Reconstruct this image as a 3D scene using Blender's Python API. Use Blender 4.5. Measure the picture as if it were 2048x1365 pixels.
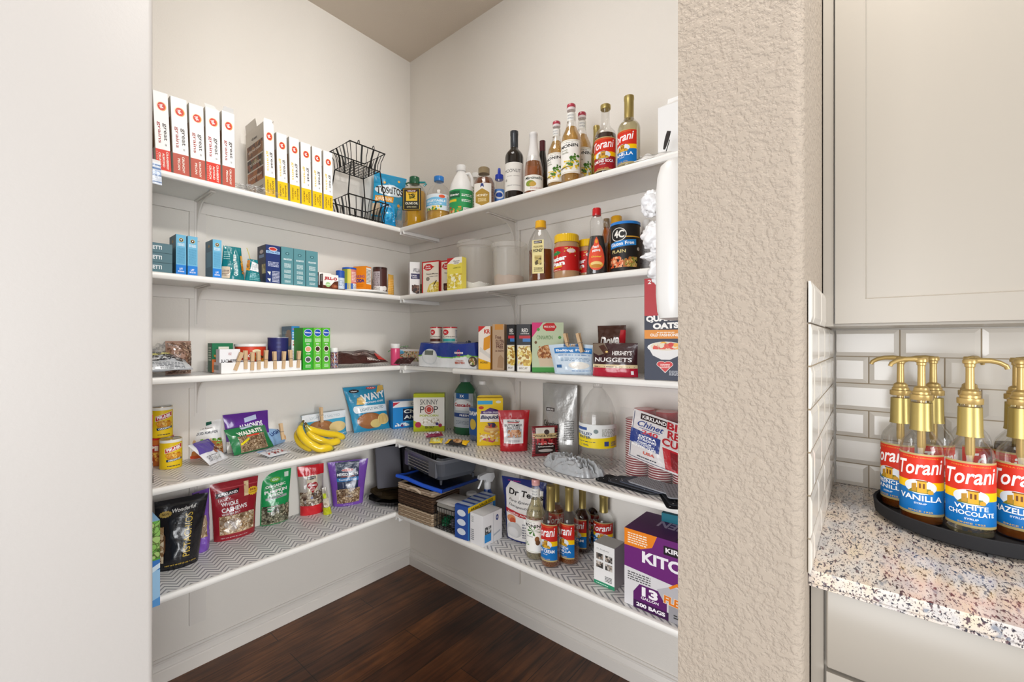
import bpy, bmesh, math, random
from mathutils import Vector, Matrix, noise
for o in list(bpy.data.objects): bpy.data.objects.remove(o)
SC = bpy.context.scene; COL = SC.collection
PI = math.pi; sin = math.sin; cos = math.cos
# ---------------------------------------------------------------- camera, world, lights, exposure
CAM = (2.142, -1.620, 1.337); TH = math.radians(39.59); FPX = 863.0
cd = bpy.data.cameras.new('camera'); cam = bpy.data.objects.new('camera', cd); COL.objects.link(cam)
cam.location = CAM; cam.rotation_euler = (PI/2, 0, TH)
cd.sensor_width = 36; cd.lens = FPX/2048*36; cd.shift_y = 1.5/2048; cd.clip_start = 0.02
SC.camera = cam
SC.view_settings.view_transform = 'Standard'; SC.view_settings.look = 'None'
SC.view_settings.gamma = 1; SC.view_settings.use_curve_mapping = False
SC.view_settings.exposure = -0.1
SC.cycles.transparent_max_bounces = 24; SC.cycles.max_bounces = 10; SC.cycles.diffuse_bounces = 5
W = bpy.data.worlds.new('world'); SC.world = W; W.use_nodes = True
W.node_tree.nodes['Background'].inputs[0].default_value = (0.93, 0.96, 1.0, 1)
W.node_tree.nodes['Background'].inputs[1].default_value = 1.0
def area(name, loc, target, sx, sy, power, colr, spread=PI):
    l = bpy.data.lights.new(name, 'AREA'); l.shape = 'RECTANGLE'; l.size = sx; l.size_y = sy
    l.energy = power; l.color = colr; l.spread = spread
    o = bpy.data.objects.new(name, l); COL.objects.link(o); o.location = loc
    o.rotation_euler = (Vector(target)-Vector(loc)).to_track_quat('-Z', 'Y').to_euler()
    return o
area('ceiling_lamp', (2.3, -0.86, 3.0), (0.2, -0.5, 0.9), 0.22, 0.22, 34, (1.0, 0.97, 0.93))
area('pantry_fill', (1.15, -0.85, 3.0), (1.1, -0.8, 0), 0.5, 0.5, 6, (1.0, 0.97, 0.93))  # added fill light under the pantry ceiling, stands for no known fixture
area('kitchen_window', (4.85, -2.05, 1.3), (0.2, -0.75, 1.0), 1.5, 1.7, 22, (0.97, 0.985, 1.0), math.radians(75))
area('living_window', (1.5, -4.4, 1.15), (1.2, -0.4, 0.8), 2.2, 1.8, 118, (0.97, 0.98, 1.0))

# ---------------------------------------------------------------- pixel frame <-> room helpers
def ray(px, py=684):
    rx = (px-1024)/FPX; rz = (684-py)/FPX
    return Vector((rx*cos(TH)-sin(TH), rx*sin(TH)+cos(TH), rz))
CV = Vector(CAM)
def onL(px, d, py=684):            # point at distance d from the left wall (x = d)
    r = ray(px, py); t = (d-CAM[0])/r.x; return CV+r*t
def onR(px, d, py=684):            # point at distance d from the right wall (y = -d)
    r = ray(px, py); t = (-d-CAM[1])/r.y; return CV+r*t
def onZ(px, py, z):                # point on the level z
    r = ray(px, py); t = (z-CAM[2])/r.z; return CV+r*t
def zat(px, py, p):                # height seen at (px,py) above the plan position p
    r = ray(px, py); t = ((p.x-CV.x)*(-sin(TH))+(p.y-CV.y)*cos(TH)); return CAM[2]+r.z*t

# ---------------------------------------------------------------- materials
def lin(c):
    if isinstance(c, (tuple, list)): return tuple(c[:3])+(1,)
    if len(c) == 3: c = ''.join(k*2 for k in c)
    v = [int(c[i:i+2], 16)/255 for i in (0, 2, 4)]
    return tuple((k/12.92 if k <= .04045 else ((k+.055)/1.055)**2.4) for k in v)+(1,)
MATS = {}
def mat(name, base=None, rough=.5, metal=0, bump=0, bscale=80, coat=0, spec=.5, trans=0, ior=1.45, bdist=.002, btype='noise', alpha=1):
    m = bpy.data.materials.new(name); m.use_nodes = True; nt = m.node_tree; b = nt.nodes['Principled BSDF']
    if base is None:
        a = nt.nodes.new('ShaderNodeAttribute'); a.attribute_name = 'Col'; nt.links.new(a.outputs[0], b.inputs['Base Color'])
    else: b.inputs['Base Color'].default_value = lin(base)
    b.inputs['Roughness'].default_value = rough; b.inputs['Metallic'].default_value = metal
    b.inputs['Coat Weight'].default_value = coat; b.inputs['Coat Roughness'].default_value = .08
    b.inputs['Specular IOR Level'].default_value = spec; b.inputs['Transmission Weight'].default_value = trans
    b.inputs['IOR'].default_value = ior
    if bump:
        tc = nt.nodes.new('ShaderNodeTexCoord'); n = nt.nodes.new('ShaderNodeTexNoise' if btype == 'noise' else 'ShaderNodeTexVoronoi')
        n.inputs['Scale'].default_value = bscale
        if btype == 'noise': n.inputs['Detail'].default_value = 3
        bp = nt.nodes.new('ShaderNodeBump'); bp.inputs['Strength'].default_value = bump; bp.inputs['Distance'].default_value = bdist
        nt.links.new(tc.outputs['Object'], n.inputs['Vector']); nt.links.new(n.outputs[0], bp.inputs['Height']); nt.links.new(bp.outputs[0], b.inputs['Normal'])
    MATS[name] = m; return m
mat('paper', rough=.42, spec=.35)
mat('matte', rough=.8, spec=.2)
mat('gloss', rough=.18, spec=.5, coat=.25)
mat('film', rough=.24, spec=.5, coat=.35, bump=.5, bscale=38, bdist=.006)
mat('foil', rough=.36, metal=.4, bump=.5, bscale=30, bdist=.008)
mat('gold', 'b3a062', rough=.36, metal=.7)
mat('goldplastic', 'c0a468', rough=.3, metal=.45)
mat('metal', 'b5b5b0', rough=.25, metal=.95)
mat('blackwire', '1b1a19', rough=.4, metal=.3)
mat('whiteplastic', 'ecebe8', rough=.3)
mat('grout', 'a2937d', rough=.8)
mat('glazed', 'd6d0c6', rough=.15, coat=.1)
mat('shelfpaint', 'eeece7', rough=.3, bump=.08, bscale=120, bdist=.001)
mat('trimpaint', 'dfdad3', rough=.35)
mat('cabinet', 'a69f94', rough=.33)  # white cabinets, colour darkened to make up for excess light on them
def thin(name, tint, gl=.12, dif=0, difc='ffffff', rough=.02):
    m = bpy.data.materials.new(name); m.use_nodes = True; nt = m.node_tree; nt.nodes.clear()
    out = nt.nodes.new('ShaderNodeOutputMaterial'); tr = nt.nodes.new('ShaderNodeBsdfTransparent'); g = nt.nodes.new('ShaderNodeBsdfGlossy')
    tr.inputs[0].default_value = lin(tint); g.inputs['Roughness'].default_value = rough
    lw = nt.nodes.new('ShaderNodeLayerWeight'); lw.inputs[0].default_value = .35
    mp = nt.nodes.new('ShaderNodeMapRange'); mp.inputs[3].default_value = gl*.25; mp.inputs[4].default_value = min(1, gl*4)
    nt.links.new(lw.outputs['Facing'], mp.inputs[0])
    mx = nt.nodes.new('ShaderNodeMixShader'); src = tr.outputs[0]
    if dif:
        d = nt.nodes.new('ShaderNodeBsdfDiffuse'); d.inputs[0].default_value = lin(difc); m2 = nt.nodes.new('ShaderNodeMixShader')
        m2.inputs[0].default_value = dif; nt.links.new(tr.outputs[0], m2.inputs[1]); nt.links.new(d.outputs[0], m2.inputs[2]); src = m2.outputs[0]
    nt.links.new(mp.outputs[0], mx.inputs[0]); nt.links.new(src, mx.inputs[1]); nt.links.new(g.outputs[0], mx.inputs[2])
    nt.links.new(mx.outputs[0], out.inputs[0]); MATS[name] = m
thin('glass', 'fdfdfc', .12)
thin('clearfilm', 'fbfbfb', .13, .05, rough=.15)
thin('frosted', 'faf9f6', .08, .38, 'e6e2d8', .3)
thin('cleartub', 'fbfaf8', .06, .26, 'f4f2ec', .25)
thin('pet', 'fdfdfd', .1, .03, 'f6f6f2', .06)
thin('amber', 'e09a40', .1, .3, 'b8702a')
thin('honey', 'b8641c', .1, .45, '8a4a14')
thin('paleamber', 'ecd090', .1, .3, 'd8ac5c')
thin('yellowoil', 'f0cc30', .08, .5, 'e0b010')
thin('darkamber', '6b3316', .1, .6, '3a180a')
thin('palesyrup', 'ece6cc', .1, .15, 'd8d0ac')
thin('water', 'fdfdfc', .08, .015, 'f4f4f0')
mat('darkglass', '17120e', rough=.06, coat=.5)

def wallmat(name, base, scale, strength, dist, rough=.75, knock=False):
    m = mat(name, base, rough=rough, spec=.25); nt = m.node_tree; b = nt.nodes['Principled BSDF']
    tc = nt.nodes.new('ShaderNodeTexCoord'); n = nt.nodes.new('ShaderNodeTexNoise'); n.inputs['Scale'].default_value = scale
    n.inputs['Detail'].default_value = 4; n.inputs['Roughness'].default_value = .55
    bp = nt.nodes.new('ShaderNodeBump'); bp.inputs['Strength'].default_value = strength; bp.inputs['Distance'].default_value = dist
    nt.links.new(tc.outputs['Object'], n.inputs['Vector']); h = n.outputs[0]
    if knock:
        cr = nt.nodes.new('ShaderNodeMapRange'); cr.inputs[1].default_value = .36; cr.inputs[2].default_value = .6
        cr.interpolation_type = 'SMOOTHSTEP'; nt.links.new(h, cr.inputs[0]); h = cr.outputs[0]
    nt.links.new(h, bp.inputs['Height']); nt.links.new(bp.outputs[0], b.inputs['Normal']); return m
wallmat('wallpaint', 'e3ded6', 150, .35, .0025)
wallmat('wallknock', 'a69a8c', 95, .5, .0035, knock=True)  # dividing wall paint darkened in colour to offset the strong light there
wallmat('walljamb', 'bab6b2', 160, .12, .002, rough=.4)  # wall end toned down in colour against the direct window light
wallmat('ceilingpaint', 'd6cbbd', 140, .3, .0025)

def floormat():
    m = mat('hardwood', '402414', rough=.32, spec=.5); nt = m.node_tree; b = nt.nodes['Principled BSDF']; L = nt.links.new; N = nt.nodes.new
    tc = N('ShaderNodeTexCoord'); mp = N('ShaderNodeMapping'); mp.inputs['Rotation'].default_value = (0, 0, PI/2); mp.inputs['Location'].default_value = (0.3, -.105, 0)
    L(tc.outputs['Object'], mp.inputs[0])
    br = N('ShaderNodeTexBrick'); br.inputs['Scale'].default_value = 1; br.inputs['Brick Width'].default_value = 1.1; br.inputs['Row Height'].default_value = .125
    br.inputs['Mortar Size'].default_value = .0014; br.inputs['Mortar Smooth'].default_value = .1; br.offset = .37; br.offset_frequency = 3
    br.inputs[1].default_value = lin('6e4526'); br.inputs[2].default_value = lin('452a1b'); br.inputs[3].default_value = lin('180c07')
    L(mp.outputs[0], br.inputs[0])
    mg = N('ShaderNodeMapping'); mg.inputs['Scale'].default_value = (26, 2.0, 4); L(tc.outputs['Object'], mg.inputs[0])
    ns = N('ShaderNodeTexNoise'); ns.inputs['Scale'].default_value = 1.6; ns.inputs['Detail'].default_value = 8; ns.inputs['Distortion'].default_value = 1.2; L(mg.outputs[0], ns.inputs[0])
    rp = N('ShaderNodeValToRGB'); rp.color_ramp.elements[0].position = .3; rp.color_ramp.elements[0].color = (.35, .33, .33, 1)
    rp.color_ramp.elements[1].position = .72; rp.color_ramp.elements[1].color = (1.45, 1.35, 1.25, 1); L(ns.outputs[0], rp.inputs[0])
    n2 = N('ShaderNodeTexNoise'); n2.inputs['Scale'].default_value = 5; n2.inputs['Detail'].default_value = 4; L(tc.outputs['Object'], n2.inputs[0])
    r2 = N('ShaderNodeValToRGB'); r2.color_ramp.elements[0].position = .35; r2.color_ramp.elements[0].color = (.55, .5, .5, 1); r2.color_ramp.elements[1].position = .65; L(n2.outputs[0], r2.inputs[0])
    mx = N('ShaderNodeMix'); mx.data_type = 'RGBA'; mx.blend_type = 'MULTIPLY'; mx.inputs[0].default_value = 1; L(br.outputs[0], mx.inputs[6]); L(rp.outputs[0], mx.inputs[7])
    m2 = N('ShaderNodeMix'); m2.data_type = 'RGBA'; m2.blend_type = 'MULTIPLY'; m2.inputs[0].default_value = 1; L(mx.outputs[2], m2.inputs[6]); L(r2.outputs[0], m2.inputs[7])
    L(m2.outputs[2], b.inputs['Base Color'])
    bp = N('ShaderNodeBump'); bp.inputs['Strength'].default_value = .25; bp.inputs['Distance'].default_value = .001; L(ns.outputs[0], bp.inputs['Height']); L(bp.outputs[0], b.inputs['Normal'])
floormat()
def granitemat():
    m = mat('granite', 'c8beb4', rough=.12, coat=.3); nt = m.node_tree; b = nt.nodes['Principled BSDF']; L = nt.links.new; N = nt.nodes.new
    tc = N('ShaderNodeTexCoord'); mp = N('ShaderNodeMapping'); mp.inputs['Rotation'].default_value = (0, 0, .5); mp.inputs['Scale'].default_value = (1, .36, .8)
    L(tc.outputs['Object'], mp.inputs[0])
    n = N('ShaderNodeTexNoise'); n.inputs['Scale'].default_value = 26; n.inputs['Detail'].default_value = 3; L(mp.outputs[0], n.inputs[0])
    r = N('ShaderNodeValToRGB'); e = r.color_ramp.elements; e[0].position = .3; e[0].color = lin('b4b4b8'); e[1].position = .7; e[1].color = lin('dccdb4')
    q = e.new(.45); q.color = lin('d6cfc8'); q = e.new(.58); q.color = lin('d9cabb'); L(n.outputs[0], r.inputs[0])
    cur = r.outputs[0]
    for sc, lo, hi, c in ((230, .58, .64, '3c3a44'), (150, .62, .68, '665256'), (70, .62, .74, '8a909a'), (380, .6, .66, '5a5354')):
        k = N('ShaderNodeTexNoise'); k.inputs['Scale'].default_value = sc; k.inputs['Detail'].default_value = 2; L(mp.outputs[0], k.inputs[0])
        mr = N('ShaderNodeMapRange'); mr.inputs[1].default_value = lo; mr.inputs[2].default_value = hi; L(k.outputs[0], mr.inputs[0])
        mx = N('ShaderNodeMix'); mx.data_type = 'RGBA'; L(mr.outputs[0], mx.inputs[0]); L(cur, mx.inputs[6]); mx.inputs[7].default_value = lin(c); cur = mx.outputs[2]
    L(cur, b.inputs['Base Color'])
granitemat()
def linermat():      # white shelf liner printed with grey zigzag lines
    m = mat('liner', 'ffffff', rough=.35); nt = m.node_tree; b = nt.nodes['Principled BSDF']; L = nt.links.new; N = nt.nodes.new
    tc = N('ShaderNodeTexCoord'); sp = N('ShaderNodeSeparateXYZ'); L(tc.outputs['UV'], sp.inputs[0])
    def mth(op, a, bb=None):
        k = N('ShaderNodeMath'); k.operation = op
        for i, v in enumerate((a, bb)):
            if v is None: continue
            if isinstance(v, (int, float)): k.inputs[i].default_value = v
            else: L(v, k.inputs[i])
        return k.outputs[0]
    P = .062; A = .038; S = .0245
    tri = mth('ABSOLUTE', mth('SUBTRACT', mth('FRACT', mth('DIVIDE', sp.outputs[0], P)), .5))
    v = mth('ADD', sp.outputs[1], mth('MULTIPLY', tri, 2*A))
    f = mth('FRACT', mth('DIVIDE', v, S))
    g = mth('LESS_THAN', f, .36)
    mx = N('ShaderNodeMix'); mx.data_type = 'RGBA'; L(g, mx.inputs[0]); mx.inputs[6].default_value = lin('eeedec'); mx.inputs[7].default_value = lin('9a9b9f'); L(mx.outputs[2], b.inputs['Base Color'])
linermat()

# ---------------------------------------------------------------- mesh builder
class MB:
    def __init__(s): s.v = []; s.f = []; s.c = []; s.m = []; s.mats = []; s.M = Matrix.Identity(4); s.mat = 'paper'; s.uv = None
    def add(s, pts, col, flip=False):
        i = len(s.v); s.v += [s.M @ Vector(p) for p in pts]; f = list(range(i, i+len(pts)))
        s.face(f[::-1] if flip else f, col)
    def face(s, f, col):
        if s.mat not in s.mats: s.mats.append(s.mat)
        s.f.append(f); s.c.append(lin(col)); s.m.append(s.mats.index(s.mat))
    def box(s, x0, y0, z0, x1, y1, z1, col='ffffff', cols={}, bev=0):
        if bev:
            return s.cbox(x0, y0, z0, x1, y1, z1, col, bev)
        P = [(x0, y0, z0), (x1, y0, z0), (x1, y1, z0), (x0, y1, z0), (x0, y0, z1), (x1, y0, z1), (x1, y1, z1), (x0, y1, z1)]
        i = len(s.v); s.v += [s.M @ Vector(p) for p in P]
        for k, f in (('b', (0, 3, 2, 1)), ('t', (4, 5, 6, 7)), ('f', (0, 1, 5, 4)), ('r', (1, 2, 6, 5)), ('k', (2, 3, 7, 6)), ('l', (3, 0, 4, 7))):
            s.face([i+j for j in f], cols.get(k, col))
    def cbox(s, x0, y0, z0, x1, y1, z1, col, b):
        # rounded-edge box: profile of four corner arcs in plan with top/bottom chamfer
        n = 3; ring = []
        for cx, cy, a0 in ((x1-b, y0+b, -90), (x1-b, y1-b, 0), (x0+b, y1-b, 90), (x0+b, y0+b, 180)):
            for k in range(n+1):
                a = math.radians(a0+90*k/n); ring.append((cx, cy, cos(a), sin(a)))
        L = len(ring); i = len(s.v); bz = min(b, (z1-z0)/2)
        for z, q in ((z0, b-bz*.0-b*.7), (z0+bz, b), (z1-bz, b), (z1, b*.3)):
            for cx, cy, ca, sa in ring: s.v.append(s.M @ Vector((cx+ca*q, cy+sa*q, z)))
        for r in range(3):
            for k in range(L): s.face([i+r*L+k, i+r*L+(k+1) % L, i+(r+1)*L+(k+1) % L, i+(r+1)*L+k], col)
        s.face([i+k for k in range(L)][::-1], col); s.face([i+3*L+k for k in range(L)], col)
    def lathe(s, prof, seg=28, col='ffffff', cx=0, cy=0, cols=None, a0=0, capb=True, capt=True, sx=1, sy=1):
        i = len(s.v); n = len(prof)
        for r, z in prof:
            for k in range(seg):
                a = a0+2*PI*k/seg; s.v.append(s.M @ Vector((cx+r*cos(a)*sx, cy+r*sin(a)*sy, z)))
        for j in range(n-1):
            c = cols[j] if cols else col
            for k in range(seg): s.face([i+j*seg+k, i+j*seg+(k+1) % seg, i+(j+1)*seg+(k+1) % seg, i+(j+1)*seg+k], c)
        if capb: s.face([i+k for k in range(seg)][::-1], cols[0] if cols else col)
        if capt: s.face([i+(n-1)*seg+k for k in range(seg)], cols[-1] if cols else col)
    def tube(s, pts, r, seg=8, col='ffffff', rad=None, closed=False):
        pts = [Vector(p) for p in pts]; n = len(pts); i = len(s.v); up = None
        for j, p in enumerate(pts):
            a = pts[(j-1) % n] if (closed or j) else p; b = pts[(j+1) % n] if (closed or j < n-1) else p
            t = (b-a).normalized()
            if up is None:
                up = t.cross(Vector((0, 0, 1)))
                if up.length < .1: up = t.cross(Vector((1, 0, 0)))
                up.normalize()
            up = (up-t*up.dot(t)).normalized(); w = t.cross(up); rr = rad[j] if rad else r
            for k in range(seg):
                an = 2*PI*k/seg; s.v.append(s.M @ (p+(up*cos(an)+w*sin(an))*rr))
        for j in range(n if closed else n-1):
            jn = (j+1) % n
            for k in range(seg): s.face([i+j*seg+k, i+j*seg+(k+1) % seg, i+jn*seg+(k+1) % seg, i+jn*seg+k], col)
        if not closed: s.face([i+k for k in range(seg)][::-1], col); s.face([i+(n-1)*seg+k for k in range(seg)], col)
    def grid(s, f, nu, nv, col, wrap=False, flip=False):
        i = len(s.v)
        for b in range(nv+1):
            for a in range(nu+1): s.v.append(s.M @ Vector(f(a/nu, b/nv)))
        for b in range(nv):
            for a in range(nu):
                q = [i+b*(nu+1)+a, i+b*(nu+1)+a+1, i+(b+1)*(nu+1)+a+1, i+(b+1)*(nu+1)+a]
                s.face(q[::-1] if flip else q, col((a+.5)/nu, (b+.5)/nv) if callable(col) else col)
    def extr(s, poly, z0, z1, col, axis='z'):       # prism from a 2D polygon
        n = len(poly); i = len(s.v)
        for z in (z0, z1):
            for a, b in poly: s.v.append(s.M @ Vector((a, b, z) if axis == 'z' else (z, a, b) if axis == 'x' else (a, z, b)))
        for k in range(n): s.face([i+k, i+(k+1) % n, i+n+(k+1) % n, i+n+k], col)
        s.face([i+k for k in range(n)][::-1], col); s.face([i+n+k for k in range(n)], col)
    def build(s, name, parent=None, smooth=True, ang=38):
        me = bpy.data.meshes.new(name); me.from_pydata([tuple(p) for p in s.v], [], s.f)
        for k in s.mats: me.materials.append(MATS[k])
        me.polygons.foreach_set('material_index', s.m)
        at = me.attributes.new('Col', 'FLOAT_COLOR', 'FACE')
        buf = []
        for c in s.c: buf += c
        at.data.foreach_set('color', buf)
        if smooth:
            me.polygons.foreach_set('use_smooth', [True]*len(s.f)); me.set_sharp_from_angle(angle=math.radians(ang))
        me.update()
        o = bpy.data.objects.new(name, me); COL.objects.link(o)
        if parent: o.parent = parent
        return o
def tag(o, label=None, cat=None, group=None, kind=None):
    if label: o['label'] = label
    if cat: o['category'] = cat
    if group: o['group'] = group
    if kind: o['kind'] = kind
    return o
def thing(name, label, cat, loc=(0, 0, 0), rz=0, group=None):
    o = bpy.data.objects.new(name, None); o.empty_display_size = .05; COL.objects.link(o)
    o.location = loc; o.rotation_euler = (0, 0, rz); return tag(o, label, cat, group)
def struct(name, mb, smooth=True):
    return tag(mb.build(name, smooth=smooth), kind='structure')

# ---------------------------------------------------------------- printed artwork on surfaces
_TX = {}
def glyphs(s, bold=0, shear=0, nx=0, ny=0):
    k = (s, bold, shear, nx, ny)
    if k in _TX: return _TX[k]
    cu = bpy.data.curves.new('t', 'FONT'); cu.body = s; cu.size = 1; cu.resolution_u = 3; cu.offset = bold; cu.shear = shear
    ob = bpy.data.objects.new('t', cu); me = ob.to_mesh()
    vs = [(v.co.x, v.co.y) for v in me.vertices]; fs = [list(p.vertices) for p in me.polygons]
    ob.to_mesh_clear(); bpy.data.objects.remove(ob); bpy.data.curves.remove(cu)
    x0 = min(a for a, b in vs); x1 = max(a for a, b in vs); y0 = min(b for a, b in vs); y1 = max(b for a, b in vs)
    vs = [((a-x0)/max(1e-6, x1-x0)-.5, (b-y0)/max(1e-6, y1-y0)-.5) for a, b in vs]
    if nx:      # cut long glyph facets so that the print follows a curved surface
        bm = bmesh.new(); bv = [bm.verts.new((a, b, 0)) for a, b in vs]
        for f in fs:
            try: bm.faces.new([bv[j] for j in f])
            except ValueError: pass
        for ax, n in ((0, nx), (1, ny)):
            for q in range(1, n):
                c = -.5+q/n; bmesh.ops.bisect_plane(bm, geom=bm.verts[:]+bm.edges[:]+bm.faces[:], plane_co=(c, 0, 0) if ax == 0 else (0, c, 0), plane_no=(1, 0, 0) if ax == 0 else (0, 1, 0))
        bm.verts.index_update(); vs = [(v.co.x, v.co.y) for v in bm.verts]; fs = [[v.index for v in f.verts] for f in bm.faces]; bm.free()
    _TX[k] = (vs, fs); return _TX[k]
class Art:
    """2D print in panel fractions (u right, v up) laid onto a surface function f(u,v)->(point, normal)."""
    def __init__(s, mb, f, off=.0004, step=.00006, n=1):
        s.mb = mb; s.f = f; s.o = off; s.st = step; s.n = n
    def pt(s, u, v):
        p, n = s.f(u, v); return s.mb.M @ (Vector(p)+Vector(n)*s.o)
    def cut(s, pts, T, col):
        bm = bmesh.new(); bm.faces.new([bm.verts.new(p) for p in pts]); q = 8*s.n
        for ax in (0, 1):
            lo = min(p[ax] for p in pts); hi = max(p[ax] for p in pts)
            for c in range(math.ceil(lo*q), math.floor(hi*q)+1):
                bmesh.ops.bisect_plane(bm, geom=bm.verts[:]+bm.edges[:]+bm.faces[:], plane_co=(c/q, 0, 0) if ax == 0 else (0, c/q, 0), plane_no=(1, 0, 0) if ax == 0 else (0, 1, 0))
        bm.verts.index_update(); i = len(s.mb.v); s.mb.v += [s.pt(*T(v.co.x, v.co.y)) for v in bm.verts]
        for f in bm.faces: s.mb.face([i+v.index for v in f.verts], col)
        bm.free()
    def run(s, ops, U0=0, V0=0, U1=1, V1=1):
        mb = s.mb
        def T(u, v): return U0+u*(U1-U0), V0+v*(V1-V0)
        for op in ops:
            s.o += s.st; k = op[0]
            if k == 'R':
                _, a, b, c, d, col = op[:6]; i = len(mb.v); nu = s.n*max(1, math.ceil(abs(c-a)*8)) if s.n > 1 or s.n == 1 and False else 1; nv = nu if s.n == 1 else s.n*max(1, math.ceil(abs(d-b)*8))
                for y in range(nv+1):
                    for x in range(nu+1): mb.v.append(s.pt(*T(a+(c-a)*x/nu, b+(d-b)*y/nv)))
                for y in range(nv):
                    for x in range(nu): mb.face([i+y*(nu+1)+x, i+y*(nu+1)+x+1, i+(y+1)*(nu+1)+x+1, i+(y+1)*(nu+1)+x], col)
            elif k in 'ES':     # ellipse / star burst
                _, a, b, ra, rb, col = op[:6]
                if s.n > 1 and max(ra, rb) > .07:
                    g = lambda x: 1 if k == 'E' or x % 2 else .82
                    s.cut([(a+ra*g(x)*cos(2*PI*x/28), b+rb*g(x)*sin(2*PI*x/28), 0) for x in range(28)], T, col); continue
                seg = 20 if k == 'E' else 28; i = len(mb.v); mb.v.append(s.pt(*T(a, b))); rings = 1 if s.n == 1 else 3
                for q in range(1, rings+1):
                    for x in range(seg):
                        an = 2*PI*x/seg; g = q/rings*(1 if k == 'E' or x % 2 else .82); mb.v.append(s.pt(*T(a+ra*g*cos(an), b+rb*g*sin(an))))
                for x in range(seg): mb.face([i, i+1+x, i+1+(x+1) % seg], col)
                for q in range(1, rings):
                    for x in range(seg): mb.face([i+1+(q-1)*seg+x, i+1+q*seg+x, i+1+q*seg+(x+1) % seg, i+1+(q-1)*seg+(x+1) % seg], col)
            elif k == 'P':
                if s.n == 1: pts = op[1]; i = len(mb.v); mb.v += [s.pt(*T(*p)) for p in pts]; mb.face(list(range(i, i+len(pts))), op[2])
                else: s.cut([(a, b, 0) for a, b in op[1]], T, op[2])
            elif k in 'TI':     # text (I = italic); ('T', text, cu, cv, w, h, col, rot, bold)
                _, tx, cu, cv, w, h, col = op[:7]; rot = op[7] if len(op) > 7 else 0; bold = op[8] if len(op) > 8 else .02
                ro = rot % 180 == 90; vs, fs = glyphs(tx, bold, .35 if k == 'I' else 0, *((0, 0) if s.n == 1 else (max(3, math.ceil(w*26)), max(2, math.ceil(h*(26 if s.o > .001 else 10)))))); i = len(mb.v); ca, sa = cos(math.radians(rot)), sin(math.radians(rot))
                asp = getattr(s, 'asp', 1)      # panel width / height in metres
                for x, y in vs:
                    X = x*w*asp; Y = y*h
                    if rot % 180 == 90: X = x*w; Y = y*h*asp; X, Y = (X*ca-Y*sa, X*sa+Y*ca)   # length in panel heights, letter height in panel widths
                    else: X, Y = X*ca-Y*sa, X*sa+Y*ca
                    mb.v.append(s.pt(*T(cu+X/asp, cv+Y)))
                for f in fs: mb.face([i+j for j in f], col)
            elif k == 'B':      # scattered blobs: ('B', u0,v0,u1,v1, n, size, cols, seed)
                _, a, b, c, d, n, sz, cols, seed = op; rnd = random.Random(seed); asp = getattr(s, 'asp', 1)
                for q in range(n):
                    x = rnd.uniform(a, c); y = rnd.uniform(b, d); ra = sz*rnd.uniform(.6, 1.2); rb = ra*rnd.uniform(.45, .8); an = rnd.uniform(0, PI); i = len(mb.v)
                    o = s.o; s.o += s.st*2*q/n; cc = rnd.choice(cols); r0, g0, b0, _ = lin(cc)
                    for kk, col in (((1.2, 'rim'), (.92, cc)) if n >= 100 else ((1, cc),)):
                        i = len(mb.v)
                        for t in range(8):
                            w = 2*PI*t/8; X = kk*ra*cos(w); Y = kk*rb*sin(w)+(kk*ra*.35*cos(w)**2 if n >= 100 else 0); X, Y = X*cos(an)-Y*sin(an), X*sin(an)+Y*cos(an)
                            mb.v.append(s.pt(*T(min(c, max(a, x+X/asp if asp < 1 else x+X)), min(d, max(b, y+(Y if asp < 1 else Y*asp))))))
                        mb.face(list(range(i, i+8)), cc)
                        if col == 'rim': mb.c[-1] = (r0*.35, g0*.3, b0*.28, 1)
                        s.o += s.st*.9/n
                    s.o = o
            elif k == 'L':      # lines of tiny print: ('L', u0,v0,u1,v1,n,col)
                _, a, b, c, d, n, col = op[:7]; rnd = random.Random(n*7+int(a*99)); h = (d-b)/n
                for q in range(n):
                    x = a; y = b+q*h
                    while x < c-.02*(c-a):
                        w = rnd.uniform(.06, .2)*(c-a); x2 = min(c, x+w); i = len(mb.v)
                        for p in ((x, y), (x2, y), (x2, y+h*.5), (x, y+h*.5)): mb.v.append(s.pt(*T(*p)))
                        mb.face([i, i+1, i+2, i+3], col); x = x2+.035*(c-a)
def flat(o, U, V):
    o = Vector(o); U = Vector(U); V = Vector(V); n = U.cross(V).normalized()
    return lambda u, v: (o+U*u+V*v, n)
# ================================================================ setting
XR = 1.84; XK = 2.055; YP = -.72; HC = 3.03; YL = -1.43
S1, S2, S3, S4, S5 = 1.9335, 1.578, 1.213, .858, .4985
D = {1: .257, 2: .257, 3: .262, 4: .351, 5: .351}; Z = {1: S1, 2: S2, 3: S3, 4: S4, 5: S5}
TS = .018
b = MB(); b.mat = 'hardwood'; b.box(-.1, -5.5, -.05, 5, .1, 0); struct('floor', b, False)
b = MB(); b.mat = 'ceilingpaint'; b.box(-.1, -5.5, HC, 5, .1, HC+.05); struct('ceiling', b, False)
b = MB(); b.mat = 'wallpaint'; b.box(-.1, YL, 0, 0, .1, HC); struct('wall_left', b, False)
b = MB(); b.mat = 'wallpaint'; b.box(0, 0, 0, 5, .1, HC); struct('wall_back', b, False)
def bull(x0, y0, x1, y1, r, n=6, corners=(1, 1, 1, 1)):
    P = []
    for (cx, cy, a0, on) in ((x1-r, y0+r, -90, corners[0]), (x1-r, y1-r, 0, corners[1]), (x0+r, y1-r, 90, corners[2]), (x0+r, y0+r, 180, corners[3])):
        if on:
            for k in range(n+1):
                a = math.radians(a0+90*k/n); P.append((cx+r*cos(a), cy+r*sin(a)))
        else: P.append((cx+(r if a0 in (-90, 0) else -r), cy+(-r if a0 in (-90, 180) else r)))
    return P
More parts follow.
